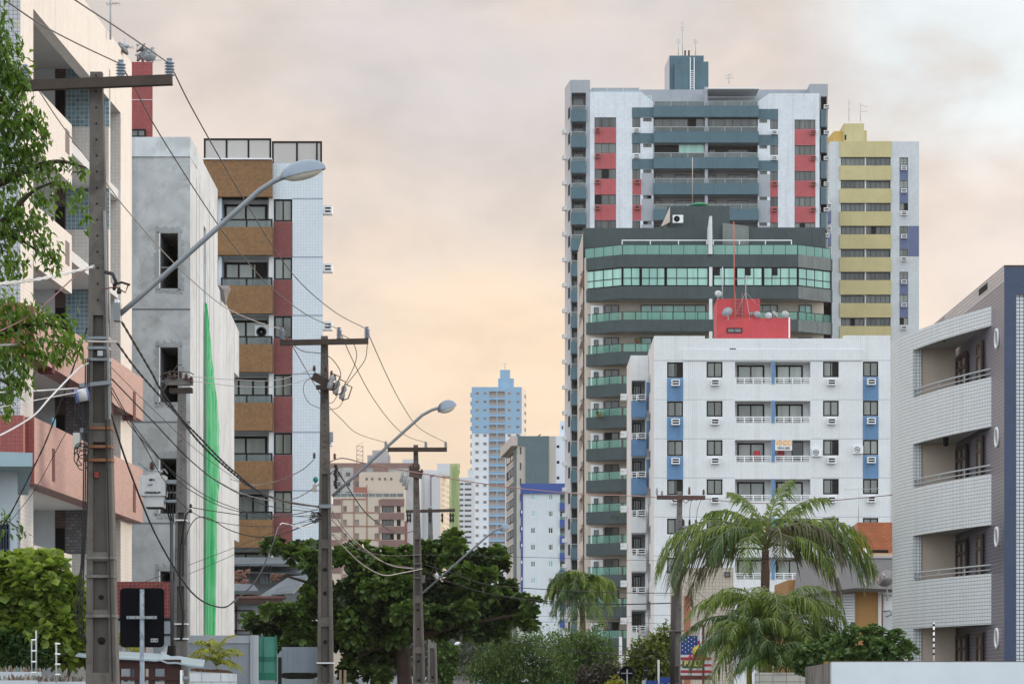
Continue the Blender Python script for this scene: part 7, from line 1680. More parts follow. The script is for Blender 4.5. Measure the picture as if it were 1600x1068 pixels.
# billboard painted with a starry flag
t = thing('billboard', 'billboard with stars, stripes and lettering half hidden by palm fronds', 'billboard', (*XY(1085, 112), 0)); f = FrP(1063, 112, 1112, 112); Rb = f.R
b = MB(); b.box(f, *Rb(1063.5, 992, 1112, 1054), -.1, 0, mat('board_white', (.55, .55, .57), .6)); b.build('panel', t)
bl = mat('flag_blue', (.02, .05, .20), .6); rd = mat('flag_red', (.36, .03, .04), .6)
part(t, 'blue_field', f, Rb(1063.7, 992.2, 1090, 1022), .0, .004, bl); b = MB()
for i in range(5):
    for j in range(6):
        c = f.pt(f.U(1066.5 + 7 * j / 1.5 if True else 0), f.Z(995 + 6.5 * i + (3.2 if j % 2 else 0)), .004)
        if 1066.5 + 7 * j / 1.5 < 1089 and 995 + 6.5 * i + 3.2 < 1022:
            pts = [(c.x + (.032 if k % 2 == 0 else .013) * math.sin(k * math.pi / 5), c.y - .002, c.z + (.032 if k % 2 == 0 else .013) * math.cos(k * math.pi / 5)) for k in range(10)]; b.face(pts, M_WHITEP)
b.build('stars', t); b = MB()
for y0, y1 in ((1026, 1030.5), (1036.5, 1040.5), (1046.2, 1050.5)): b.box(f, *Rb(1063.7, y0, 1111.8, y1), .0, .003, rd)
for y0, y1 in ((1000, 1006), (1010, 1015)): b.box(f, *Rb(1090.2, y0, 1111.8, y1), .0, .003, rd)
b.build('stripes', t); b = MB(); b.lathe([(.24, 0), (.24, .004)], mat('sun_yellow', (.62, .46, .08), .6), f.pt(f.U(1091), f.Z(1017), .006), 24, (0, -1, 0)); b.build('sun_disc', t)
b = MB(); b.box(f, *Rb(1066, 1031, 1100, 1043), .004, .009, mat('lettering_green', (.06, .12, .05), .6)); b.build('letter_backing', t)
txt('ANTO', .25, mat('letter_red', (.50, .03, .06), .6), 'lettering', t, f.pt(f.U(1090), f.Z(1025.5), .02), sx=1.05, bold=.012); txt('BALL', .27, mat('letter_yellow', (.58, .50, .16), .6), 'lettering', t, f.pt(f.U(1083), f.Z(1036.2), .02), sx=1.2, bold=.012)
part(t, 'base_beam', f, Rb(1063, 1054.5, 1112, 1061), -.15, .05, mat('beam_maroon', (.12, .035, .03), .7)); b = MB(); b.bx(f.pt(f.U(1096.5), 0).x, f.pt(f.U(1100), 0).x, 111.7, 111.8, 0, f.Z(975), mat('beam_maroon', 0)); b.build('post', t)
b = MB(); b.box(f, *Rb(1093.3, 980, 1096, 1012), .2, .24, M_WHITEP); b.build('hanging_strip', t)
# street signs and small posts in the middle
t = thing('stop_sign', 'dark back of an octagonal sign on a thin post near the palm shrubs', 'road sign', (*XY(979, 110), 0)); b = MB(); c = P(979, 1051, 110); r = .29
pts = [(c.x + r * math.cos(R_(22.5 + 45 * k)), c.z + r * math.sin(R_(22.5 + 45 * k))) for k in range(8)]; b.face([(x, 110, z) for x, z in pts], bm); b.face([(x, 110.01, z) for x, z in reversed(pts)], M_WHITEP)
for (x, z), (x2, z2) in zip(pts, pts[1:] + pts[:1]): b.face([(x2, 110, z2), (x, 110, z), (x, 110.01, z), (x2, 110.01, z2)], bm)
b.build('plate', t); b = MB(); b.bx(c.x - .22, c.x + .22, 109.9, 109.93, c.z - .02, c.z + .02, steel); b.build('cross_bracket', t); b = MB(); b.tube([(c.x + .02, 109.96, c.z + .15), (c.x + .02, 109.96, 0)], .03, steel, 8); b.build('post', t)
b = MB(); b.tube([(*XY(969.5, 140), 0), P(969.5, 994, 140)], [.09, .075], mat('post_white', (.5, .5, .5), .8, var=.2, streak=.3), 8); tag(b.build('white_post', None, (*XY(969.5, 140), 0)), 'slim white post before the dark balconies beside the octagonal sign', 'post')
b = MB(); b.tube([(*XY(1000.5, 138), 0), P(999, 976, 138)], [.07, .055], mat('post_brownish', (.27, .24, .22), .85, var=.2, streak=.3), 8); sp_ = tag(b.build('slim_pole', None, (*XY(1000.5, 138), 0)), 'slim grey pole with small insulators in front of the white block wing', 'pole')
for y in (978, 984): insulator(sp_, P(996.8, y + 2, 138), .1, .04, blk, 2, 'spool_insulator')
t = thing('traffic_light', 'black traffic light head seen from behind beside the slim pole', 'traffic light', (*XY(1008.5, 132), 0)); boxpx(t, 'housing', 1005.5, 1039.5, 1011.5, 1058, 132, -.1, .1, M_DARK); b = MB(); b.tube([P(1008.5, 1058, 132), (*XY(1008.5, 132), 0)], .05, steel, 8); b.build('post', t); boxpx(t, 'visor', 1006, 1046, 1011, 1047.2, 132, -.2, -.1, steel)
t = thing('street_name_sign', 'two small blue street name plates on a pale post', 'street sign', (*XY(1029, 120), 0)); b = MB(); b.tube([(*XY(1029, 120), 0), P(1029, 1030, 120)], .045, mat('post_white', 0), 8); b.build('post', t); sbm = mat('sign_blue', (.02, .06, .28), .5)
for x0, y0, x1, y1 in ((1031, 1057, 1047, 1067), (1009, 1062.5, 1028, 1072)):
    o = boxpx(t, 'name_plate', x0, y0, x1, y1, 120, -.02, .0, sbm); fz = FrP(x0, 120, x1, 120); b = MB()
    for k, (a, c_) in enumerate(((.2, .75), (.12, .88))): b.box(fz, fz.U(x0 + (x1 - x0) * a), fz.U(x0 + (x1 - x0) * c_), fz.Z(y0 + 3.2 + 3 * k), fz.Z(y0 + 2 + 3 * k), .02, .024, M_WHITEP)
    b.build('lettering', o)
boxpx(tag(thing('cabinet', 'pale grey cabinet edge below the blue street plates', 'cabinet', (*XY(1007, 121), 0))), 'door', 1003, 1062, 1008.8, 1110, 121, 0, .1, M_ALU)
# low buildings glimpsed at the end of the street
t = thing('low_wall', 'low grey fence at the hazy far end of the street', 'fence', (*XY(715, 420), 0)); fz = FrP(690, 420, 742, 420); b = MB(); b.box(fz, 0, fz.L, 0, fz.Z(1062), -.2, 0, mat('far_fence', (.19, .17, .17), .9, var=.3))
for i in range(26): b.box(fz, fz.U(691 + 1.95 * i), fz.U(691.8 + 1.95 * i), fz.Z(1062), fz.Z(1057 - rr.uniform(0, 3)), -.15, -.05, mat('far_fence', 0))
b.build('wall', t)
t = thing('low_building', 'small pale blue ribbed hut at the end of the street', 'hut', (*XY(752, 300), 0)); fz = FrP(740, 300, 765, 300); b = MB(); b.prism([fz.pt(0, 0).xy, fz.pt(fz.L, 0).xy, fz.pt(fz.L, 0, -4).xy, fz.pt(0, 0, -4).xy], 0, fz.Z(1057), mat('hut_blue', (.36, .44, .52), .7, var=.2)); 
for i in range(5): b.box(fz, fz.U(742 + 5 * i), fz.U(743.5 + 5 * i), 0, fz.Z(1057.5), 0, .1, mat('far_white2', 0))
b.build('wall', t)
# ================================================================== vegetation
def np_mesh(name, V, Fq, m, org, Fm=None):
    me = bpy.data.meshes.new(name); V = np.asarray(V, dtype=np.float64) - np.array(org); Fq = np.asarray(Fq)
    me.vertices.add(len(V)); me.vertices.foreach_set('co', V.ravel()); k = Fq.shape[1]
    me.loops.add(Fq.size); me.loops.foreach_set('vertex_index', Fq.ravel().astype(np.int32)); me.polygons.add(len(Fq))
    me.polygons.foreach_set('loop_start', np.arange(0, Fq.size, k, dtype=np.int32)); me.polygons.foreach_set('loop_total', np.full(len(Fq), k, dtype=np.int32))
    me.materials.append(m); me.update(calc_edges=True); me.validate(); return me
def unit(a): return a / np.maximum(np.linalg.norm(a, axis=1, keepdims=True), 1e-9)
def leaves(P0, D, L, W, droop=.15, fold=.18, roundish=False):
    """N leaf blades from base points P0 along D; returns vertices, quads."""
    N = len(P0); D = unit(D); up = np.tile([0, 0, 1.0], (N, 1)) + rng.normal(0, .35, (N, 3)); S = unit(np.cross(D, up)); Nn = np.cross(S, D)
    L = np.broadcast_to(L, (N,))[:, None]; W = np.broadcast_to(W, (N,))[:, None]
    if roundish:
        v = [P0, P0 + D * L * .42 + S * W * .40 + Nn * W * fold, P0 + D * L * .80 + S * W * .46 + Nn * W * (fold - droop * .5), P0 + D * L - Nn * L * droop, P0 + D * L * .80 - S * W * .46 + Nn * W * (fold - droop * .5), P0 + D * L * .42 - S * W * .40 + Nn * W * fold]
        V = np.stack(v, 1).reshape(-1, 3); b = np.arange(N)[:, None] * 6; Fq = np.concatenate([b + [[0, 1, 2, 3]], b + [[0, 3, 4, 5]]])
    else:
        v = [P0, P0 + D * L * .45 + S * W * .5 + Nn * W * fold, P0 + D * L - Nn * L * droop, P0 + D * L * .45 - S * W * .5 + Nn * W * fold, P0 + D * L * .45 - Nn * W * .05]
        V = np.stack(v, 1).reshape(-1, 3); b = np.arange(N)[:, None] * 5; Fq = np.concatenate([b + [[0, 1, 2, 4]], b + [[0, 4, 2, 3]]])
    return V, Fq
def crown(root, blobs, m, Y, dens, L, W, per=6, rosette=True, roundish=True, seed=1, name='crown', inner=.35, spread=1.0, up=.5):
    """Foliage in lobes: blobs = (px, py, rx, ry, dy, ...) ellipsoids; clusters sit mostly near each lobe's skin."""
    global rng; rng = np.random.default_rng(seed); Vs, Fs, n0 = [], [], 0; s = Y / F
    for bl in blobs:
        px, py, rx, ry = bl[:4]; dy = bl[4] if len(bl) > 4 else 0; n = max(6, int(rx * ry * dens)); c = np.array(P(px, py, Y + dy)); R3 = np.array([rx * s, rx * s * .8, ry * s])
        u = unit(rng.normal(0, 1, (n, 3))); rad = np.where(rng.random(n) < inner, rng.uniform(.25, .8, n), rng.uniform(.8, 1.08, n))[:, None]
        # lumpy skin: a few random bulges
        kd = unit(rng.normal(0, 1, (7, 3))); lump = 1 + .22 * np.max(np.clip(u @ kd.T - .55, 0, 1), axis=1)[:, None] - .10
        Cn = c + u * R3 * rad * lump; out = unit(u * R3[::-1] * [1, 1, 1] + [0, 0, up * .3])
        k = per; P0 = np.repeat(Cn, k, 0); O = np.repeat(out, k, 0)
        if rosette:
            a = rng.random((len(P0), 1)) * 2 * math.pi; t1 = unit(np.cross(O, np.tile([.3, .2, 1.], (len(O), 1)))); t2 = np.cross(O, t1)
            D = (t1 * np.cos(a) + t2 * np.sin(a)) * spread + O * rng.uniform(.15, .8, (len(P0), 1)) + [0, 0, up * .25]
        else:
            P0 = P0 + rng.normal(0, L * .9, P0.shape); D = O * .6 + rng.normal(0, .6, P0.shape) + [0, 0, -.1]
        l = L * rng.uniform(.65, 1.2, len(P0)); V, Fq = leaves(P0, D, l, l * W / L, roundish=roundish)
        Vs.append(V); Fs.append(Fq + n0); n0 += len(V)
    me = np_mesh(name, np.concatenate(Vs), np.concatenate(Fs), m, wloc(root)); o = bpy.data.objects.new(name, me); COL.objects.link(o); o.parent = root; o['w'] = list(wloc(root)); return o
bark = mat('bark', (.05, .032, .024), .95, var=.4, stain=((.05, .035, .03), 3, .5), bump=.5); barkg = mat('bark_grey', (.16, .14, .12), .95, var=.3)
def limbs(root, Y, lines, m=None, name='branch'):
    b = MB()
    for pts, r0, r1 in lines:
        q = catmull([P(p[0], p[1], Y + (p[2] if len(p) > 2 else 0)) for p in pts], 5); b.tube(q, list(np.linspace(r0, r1, len(q))), m or bark, 7)
    return b.build(name, root)
# ---- big almond tree
t = thing('almond_tree', 'broad dark green almond tree with tiers of large leaves behind the poles', 'tree', (*XY(632, 124), 0))
limbs(t, 124, [([(634, 1110), (632, 1060), (628, 1010), (622, 985)], .36, .26)], name='trunk')
limbs(t, 124, [([(622, 990), (590, 950), (530, 925), (450, 900)], .18, .05), ([(624, 990), (600, 930), (580, 880)], .15, .05), ([(626, 1000), (680, 950), (740, 920), (790, 890)], .2, .05), ([(626, 1005), (700, 980), (780, 965), (825, 955)], .16, .04), ([(622, 1000), (560, 985), (480, 985), (410, 970)], .16, .04), ([(625, 985), (660, 920), (690, 870)], .14, .04), ([(620, 1000), (570, 1020), (540, 1040)], .1, .04)])
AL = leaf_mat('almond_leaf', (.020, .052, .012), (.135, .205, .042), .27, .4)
bl = [(432, 852, 18, 11, 0), (465, 860, 30, 15, 1), (500, 872, 30, 22, -1), (488, 884, 16, 14, 1), (545, 862, 32, 15, 1), (575, 880, 40, 26, -1), (615, 872, 30, 18, 1), (648, 878, 34, 24, 2), (690, 862, 34, 22, 0), (703, 846, 20, 12, 1), (735, 880, 32, 24, -1), (760, 868, 26, 18, 1), (778, 888, 22, 17, 0), (725, 905, 40, 22, 1),
      (400, 976, 24, 14, 0), (440, 960, 32, 16, -1), (440, 980, 40, 25, 0), (494, 926, 24, 20, -1), (512, 945, 38, 34, 0), (555, 925, 46, 30, -2), (610, 935, 46, 36, -2), (665, 930, 44, 32, 1), (640, 910, 40, 26, 0), (700, 945, 44, 32, -1), (745, 950, 44, 30, 0), (785, 955, 36, 32, 1), (818, 950, 26, 18, 0), (828, 972, 18, 14, 0), (790, 920, 18, 12, 1),
      (465, 1005, 30, 16, 0), (520, 990, 46, 30, 0), (580, 980, 50, 34, -1), (570, 1020, 40, 28, 1), (615, 1020, 26, 30, 2), (545, 1045, 22, 20, 1), (650, 970, 50, 30, 1), (700, 980, 36, 22, 1), (755, 985, 32, 15, 0), (690, 965, 46, 26, 3), (585, 1055, 24, 12, 1), (462, 1050, 14, 12, -38)][:-1]
rt_ = random.Random(4); tiers = []
for q in bl:
    px, py, rx, ry = q[:4]; dy = q[4] if len(q) > 4 else 0
    for k in range(3 if rx < 30 else 5):
        a = rt_.uniform(0, 6.28); rad = rt_.uniform(.45, .85); tiers.append((px + rx * rad * math.cos(a), py + ry * rad * math.sin(a), rx * rt_.uniform(.32, .5), max(6, ry * rt_.uniform(.25, .42)), dy + rt_.uniform(-1.2, 1.2)))
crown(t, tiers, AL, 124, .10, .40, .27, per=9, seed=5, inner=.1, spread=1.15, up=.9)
crown(t, [(x, y, a * .8, b * .75, d + .5) for x, y, a, b, d in [(*q, 0)[:5] for q in bl]], leaf_mat('almond_shaded_leaf', (.014, .032, .010), (.05, .085, .02), .15), 124, .11, .38, .25, per=7, seed=6, inner=.8, name='inner_crown')  # inner leaves use a darker colour that paints in the crown's shade
t2 = thing('low_shrub', 'small dark shrub beside the round board at the second pole', 'shrub', (*XY(468, 84), 0)); limbs(t2, 84, [([(470, 1100), (468, 1070), (464, 1040)], .05, .02)], name='stem'); crown(t2, [(466, 1048, 16, 26, 0), (474, 1062, 12, 14, 0)], AL, 84, .25, .22, .14, per=6, seed=9)
# ---- bright sea-almond shrub behind the glass-topped wall
SG = leaf_mat('shrub_leaf', (.030, .075, .012), (.36, .45, .085), .34, .5)
t = thing('leafy_shrub', 'bright yellow-green round-leaved shrub behind the glass-topped wall', 'shrub', (*XY(60, 53), 0))
limbs(t, 53, [([(60, 1110), (62, 1040), (70, 960), (110, 905)], .07, .02), ([(62, 1050), (30, 960), (20, 900)], .06, .02), ([(64, 1040), (90, 980), (125, 930)], .04, .015), ([(62, 1045), (50, 950), (60, 890)], .05, .015)], barkg, 'stem')
crown(t, [(20, 885, 36, 18, 0), (65, 880, 36, 15, 0), (92, 884, 12, 8, -.4), (112, 913, 10, 8, -.3), (15, 925, 42, 30, 0), (60, 915, 40, 30, -.3), (95, 935, 34, 28, 0), (120, 950, 18, 25, 0), (30, 970, 46, 34, 0), (75, 975, 40, 34, -.3), (115, 985, 26, 34, 0), (55, 1010, 40, 26, 0), (105, 1020, 32, 24, 0), (5, 1000, 40, 40, 0), (-40, 930, 50, 70, 0)], SG, 53, .10, .21, .18, per=5, seed=21, inner=.4, up=.9)
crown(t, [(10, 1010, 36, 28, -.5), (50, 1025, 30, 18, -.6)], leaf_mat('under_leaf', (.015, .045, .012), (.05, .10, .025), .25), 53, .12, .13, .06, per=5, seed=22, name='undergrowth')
# ---- branches hanging in from the near tree
NL = leaf_mat('near_leaf', (.022, .065, .010), (.17, .275, .038), .4, .35)
t = thing('street_tree', 'leafy near tree whose drooping branches enter beside the cream tiled block', 'tree', (*XY(-190, 40), 0))
limbs(t, 40, [([(-190, 1450), (-190, 1000), (-180, 600), (-150, 400)], .22, .14)], name='trunk')
limbs(t, 40, [([(-150, 420), (-60, 300), (0, 285), (40, 266), (90, 252), (135, 262)], .10, .012), ([(-150, 420), (-80, 200), (-20, 150), (20, 170), (55, 200)], .08, .01), ([(-150, 420), (-60, 400), (10, 340), (50, 300), (90, 282)], .08, .01), ([(-170, 600), (-80, 540), (0, 520), (60, 505), (110, 515)], .08, .012), ([(-160, 450), (-60, 360), (20, 370), (70, 400)], .06, .01), ([(-170, 640), (-90, 590), (-10, 590), (25, 610)], .05, .01), ([(-160, 430), (-100, 100), (-30, 60), (10, 60)], .06, .01)])
def drooping(root, clumps, m, Y, n, L, W, seed):
    global rng; rng = np.random.default_rng(seed); Vs, Fs, n0 = [], [], 0; s = Y / F
    for px, py, rx, ry in clumps:
        k = int(n * rx * ry / 900) + 4; c = np.array(P(px, py, Y)); u = rng.normal(0, .5, (k, 3)); P0 = c + np.clip(u, -1.1, 1.1) * [rx * s, min(rx, 40) * s * 1.1, ry * s]
        D = np.stack([rng.normal(.25, .5, k), rng.normal(-.1, .5, k), rng.normal(-.75, .35, k)], 1); V, Fq = leaves(P0, D, L * rng.uniform(.7, 1.25, k), W * rng.uniform(.8, 1.2, k), droop=.12, fold=.22); Vs.append(V); Fs.append(Fq + n0); n0 += len(V)
    me = np_mesh('crown', np.concatenate(Vs), np.concatenate(Fs), m, wloc(root)); o = bpy.data.objects.new('crown', me); COL.objects.link(o); o.parent = root; o['w'] = list(wloc(root))
drooping(t, [(-10, 60, 26, 70), (10, 100, 28, 60), (28, 130, 18, 30), (-20, 160, 60, 90), (18, 180, 40, 44), (45, 190, 24, 26), (68, 212, 14, 18), (10, 235, 46, 40), (48, 235, 20, 20), (30, 270, 50, 26), (75, 256, 22, 9), (105, 252, 22, 8), (128, 266, 12, 10), (95, 285, 18, 10), (118, 305, 12, 22), (72, 308, 24, 12), (135, 340, 6, 18), (-20, 330, 50, 60), (15, 350, 36, 48), (50, 355, 34, 34), (72, 392, 22, 24), (88, 412, 8, 16), (15, 420, 26, 24), (-10, 500, 50, 50), (25, 490, 46, 26), (70, 500, 44, 24), (100, 520, 26, 26), (118, 545, 10, 18), (50, 540, 44, 26), (85, 555, 22, 16), (10, 560, 40, 34), (30, 590, 24, 22), (5, 615, 26, 26), (10, 645, 8, 10)], NL, 40, 118, .135, .06, 33)
t = thing('potted_vine', 'small leafy sprig by the barred window of the small white house', 'plant', P(5, 850, 57.5)); limbs(t, 57.5, [([(-30, 870), (0, 815), (25, 822), (40, 835)], .02, .006)], name='stem'); drooping(t, [(5, 806, 22, 12), (25, 820, 16, 12), (38, 834, 8, 8), (0, 830, 14, 12)], leaf_mat('near_leaf', 0, 0), 57.5, 40, .16, .07, 34)
# ---- palms
PG = leaf_mat('palm_leaf', (.045, .095, .014), (.25, .32, .055), .33, .4); PG2 = leaf_mat('palm_leaf_dry', (.06, .055, .03), (.16, .14, .07), .2, .6); PG3 = leaf_mat('palm_leaf_yellow', (.16, .20, .02), (.42, .38, .04), .3, .5); PG4 = leaf_mat('palm_leaf_dark', (.03, .07, .022), (.11, .175, .045), .28, .45)
stemg = mat('frond_rib', (.16, .17, .06), .6, var=.2)
def frond(root, c, az, e0, e1, L, m, ll=1.0, lw=.062, n=58, droop=.85, seed=0, spread=.75):
    r = np.random.default_rng(seed); a = R_(az); h = np.array([math.cos(a), math.sin(a), 0]); N = 26; p = np.array(c, dtype=float); pts = [p.copy()]; dirs = []
    tw = r.normal(0, .12)
    for i in range(N):
        q = i / (N - 1); e = R_(e0 + (e1 - e0) * q ** 1.25); d = h * math.cos(e) + np.array([0, 0, math.sin(e)]); hh = np.array([-h[1], h[0], 0]) * tw * q; d = d + hh; d /= np.linalg.norm(d); p = p + d * L / N; pts.append(p.copy()); dirs.append(d)
    pts = np.array(pts); dirs = np.array(dirs + [dirs[-1]]); b = MB(); b.tube([Vector(x) for x in pts[::2]], list(np.linspace(.035, .007, len(pts[::2]))), stemg, 5)
    S0 = np.cross(dirs, [0, 0, 1.0]); S0 = unit(np.where(np.linalg.norm(S0, axis=1, keepdims=True) < 1e-3, np.array([-h[1], h[0], 0]), S0))
    vs, fs = [], []
    for k in range(n):
        q = .14 + .86 * (k + .5) / n; i = min(N - 1, int(q * N)); f_ = q * N - i; base = pts[i] * (1 - f_) + pts[min(i + 1, N)] * f_; d = dirs[i]; ln = ll * (math.sin(math.pi * min(1, .18 + .78 * q)) ** .7) * r.uniform(.7, 1.15)
        for sgn in (-1, 1):
            if r.random() < .07: continue
            s = S0[i] * sgn; D = s * spread + d * (.55 + .5 * q) + np.array([0, 0, r.normal(.05, .2)]) + r.normal(0, .07, 3); D /= np.linalg.norm(D); nn = np.cross(D, d); nn /= np.linalg.norm(nn) + 1e-9
            mid = base + D * ln * .5 + np.array([0, 0, -droop * ln * .16]); tip = base + D * ln * .86 + np.array([0, 0, -droop * ln * .85]) + r.normal(0, .02, 3); w_ = np.cross(D, nn) * 0 + d * lw * .5
            j = len(vs); vs += [base - w_ * .5, base + w_ * .5, mid + w_, mid - w_, tip]; fs += [(j, j + 1, j + 2, j + 3), (j + 3, j + 2, j + 4)]
    b.grid(vs, fs, m); return b.build('frond', root)
LS = 1.0
def palm(label, base, ct, Y, fr_, trunk_r, trunk_m, seed, name='palm_tree', cat='palm', shaft=None):
    x, y = XY(base[0], Y); t = thing(name, label, cat, (x, y, 0)); c = P(*ct, Y); b = MB(); q = catmull([(x, y, 0), (x * .6 + c.x * .4, y, c.z * .4), (x * .2 + c.x * .8, y, c.z * .8), tuple(c)], 7); rr_ = [trunk_r * (1.15 - .35 * i / len(q)) for i in range(len(q))]; b.tube(q, rr_, trunk_m, 10); b.build('trunk', t)
    if shaft: b = MB(); b.tube([c - Vector((0, 0, shaft)), c - Vector((0, 0, shaft * .5)), c + Vector((0, 0, .25))], [trunk_r * .9, trunk_r * 1.05, trunk_r * .4], mat('crown_shaft', (.20, .13, .09), .7, var=.2), 10); b.build('crown_shaft', t)
    for i, f_ in enumerate([(q[0], q[1], q[2], q[3] * LS, *q[4:]) for q in fr_]): frond(t, c + Vector((0, 0, .12 * (i % 3))), *f_[:4], f_[4], seed=seed * 100 + i, **(f_[5] if len(f_) > 5 else {}))
    return t
tr_ = mat('palm_trunk', (.20, .13, .10), .9, tile(3, .12, .02, (.10, .07, .06), .1), var=.3)
LS = 1.13
palm('tall palm with long drooping fronds in front of the white block', (1190, 1000), (1196, 858), 95, [
    (178, 38, -80, 4.1, PG, dict(ll=1.3)), (192, 30, -88, 3.9, PG4, dict(ll=1.4)), (183, 18, -92, 3.6, PG2, dict(ll=1.3)), (165, 74, -22, 2.4, PG, dict(ll=.9)), (150, 84, 15, 2.2, PG, dict(ll=.8)), (40, 80, 25, 2.5, PG, dict(ll=.85)), (12, 72, 0, 2.6, PG), (3, 45, -60, 3.7, PG, dict(ll=1.2)), (-8, 30, -76, 4.0, PG, dict(ll=1.3)), (8, 35, -80, 3.9, PG4, dict(ll=1.3)), (-20, 25, -86, 3.9, PG4), (-35, 40, -88, 3.4, PG2), (186, 8, -92, 3.3, PG2), (352, 6, -92, 3.2, PG2), (172, 40, -84, 4.2, PG),
    (250, 35, -84, 3.2, PG), (285, 40, -88, 3.1, PG2), (225, 35, -88, 3.2, PG4), (310, 30, -82, 3.3, PG), (90, 60, -60, 3.0, PG4), (120, 45, -80, 3.2, PG4), (35, 40, -80, 3.3, PG4), (200, 40, -78, 3.4, PG), (340, 42, -72, 3.3, PG)], .15, tr_, 3, shaft=1.5)
LS = 1.12
palm('bushy lower palm with yellow-green stems below the tall palm', (1200, 1060), (1204, 992), 88, [
    (a, e, -55 - (i * 7) % 30, 2.85 + .4 * math.sin(i * 2.1), PG if i % 3 else PG4, dict(ll=.72, lw=.05, n=50)) for i, (a, e) in enumerate([(180, 40), (195, 60), (170, 70), (0, 42), (15, 62), (-15, 55), (230, 55), (270, 65), (310, 55), (250, 35), (290, 30), (90, 70), (130, 60), (45, 55), (215, 25), (335, 28), (100, 85), (260, 84), (60, 78), (205, 75), (325, 72), (160, 22), (20, 20), (190, 5), (350, 5), (240, 8), (300, 8), (270, -5), (215, -10), (325, -10), (265, 62), (280, 45), (255, 30), (285, 15), (240, 72), (305, 66), (180, 82), (10, 84), (95, 60)])], .10, mat('palm_stem_yellow', (.36, .36, .07), .6, var=.2), 7)
LS = .85
palm('second low palm clump beside the billboard with arching fronds', (1172, 1070), (1170, 1008), 86, [
    (a, e, -65, 2.0 + .3 * math.sin(i * 1.7), PG4 if i % 2 else PG, dict(ll=.62, lw=.048, n=44)) for i, (a, e) in enumerate([(180, 42), (200, 30), (170, 62), (190, 75), (240, 55), (280, 60), (215, 20), (265, 30), (320, 60), (90, 70), (140, 50), (0, 60)])], .09, mat('palm_stem_yellow', 0), 8)
LS = 1.1
palm('low palm with dry hanging fronds below the tall palm', (1240, 1075), (1244, 1012), 90, [
    (a, e, -80, 1.9 + .3 * math.sin(i * 1.3), PG2 if i % 3 == 0 else PG4, dict(ll=.62, lw=.048, n=44)) for i, (a, e) in enumerate([(0, 45), (20, 60), (345, 30), (270, 55), (300, 35), (230, 40), (180, 60), (90, 60), (60, 45), (320, 70)])], .09, mat('palm_stem_yellow', 0), 12)
LS = .80
palm('lowest palm clump whose fronds fan out just above the bottom edge beside the billboard', (1212, 1095), (1212, 1040), 85, [
    (a, e, -60, 1.75 + .3 * math.sin(i * 1.9), PG4 if i % 3 else PG, dict(ll=.6, lw=.05, n=40)) for i, (a, e) in enumerate([(180, 35), (0, 35), (195, 55), (345, 55), (170, 65), (10, 68), (230, 45), (310, 45), (250, 65), (290, 68), (270, 40), (215, 25), (325, 25), (90, 75), (150, 80), (40, 80), (265, 82)])], .09, mat('palm_stem_yellow', 0), 23)
palm('feathery palm with dense drooping fronds in front of the dark green block', (915, 1080), (909, 920), 150, [
    (a, e, e1, L_, PG if i % 2 else PG4, dict(ll=.8, lw=.06, n=56, droop=.9)) for i, (a, e, e1, L_) in enumerate([(180, 60, -70, 2.9), (195, 40, -85, 3.0), (165, 20, -92, 2.8), (0, 60, -70, 2.9), (15, 38, -85, 3.0), (-15, 20, -92, 2.7), (90, 75, -30, 2.2), (270, 62, -80, 2.8), (250, 45, -88, 2.8), (290, 45, -88, 2.8), (225, 30, -90, 2.8), (315, 30, -90, 2.8), (150, 60, -70, 2.6), (30, 60, -70, 2.6), (210, 65, -60, 2.6), (330, 65, -60, 2.6), (270, 20, -95, 2.5), (240, 78, -40, 2.0), (300, 80, -30, 2.0), (185, 5, -95, 2.4), (355, 5, -95, 2.4), (100, 86, 40, 1.4), (200, -5, -95, 3.2), (340, -5, -95, 3.2), (250, -10, -95, 3.3), (290, -10, -95, 3.3), (225, -20, -95, 3.4), (315, -20, -95, 3.4), (270, 10, -95, 3.2), (180, 25, -92, 3.3), (0, 25, -92, 3.3)])], .17, tr_, 15)
LS = 1.0
palm('small yellow palm growing on the white block planter', (335, 1070), (338, 1037), 58.4, [
    (a, e, e1, L_, PG3, dict(ll=.26, lw=.03, n=26, droop=.5)) for a, e, e1, L_ in [(180, 50, -40, .62), (0, 50, -40, .62), (175, 25, -50, .6), (5, 22, -55, .6), (160, 72, 10, .55), (20, 72, 10, .55), (270, 60, -30, .5), (90, 75, 10, .5), (200, 60, -20, .55), (340, 62, -20, .55), (120, 85, 45, .45), (230, 35, -50, .5), (310, 35, -50, .5)]], .018, mat('palm_stem_yellow', 0), 17, 'small_palm')
palm('yellow-leaved palm tip behind the sign and tallest pole', (182, 1080), (180, 1012), 68, [
    (a, e, -60, .75, PG3, dict(ll=.34, lw=.04, n=24)) for a, e in [(0, 60), (20, 30), (340, 10), (180, 50), (90, 70), (270, 50), (320, 45), (10, 80)]], .03, mat('palm_stem_yellow', 0), 18, 'small_palm')
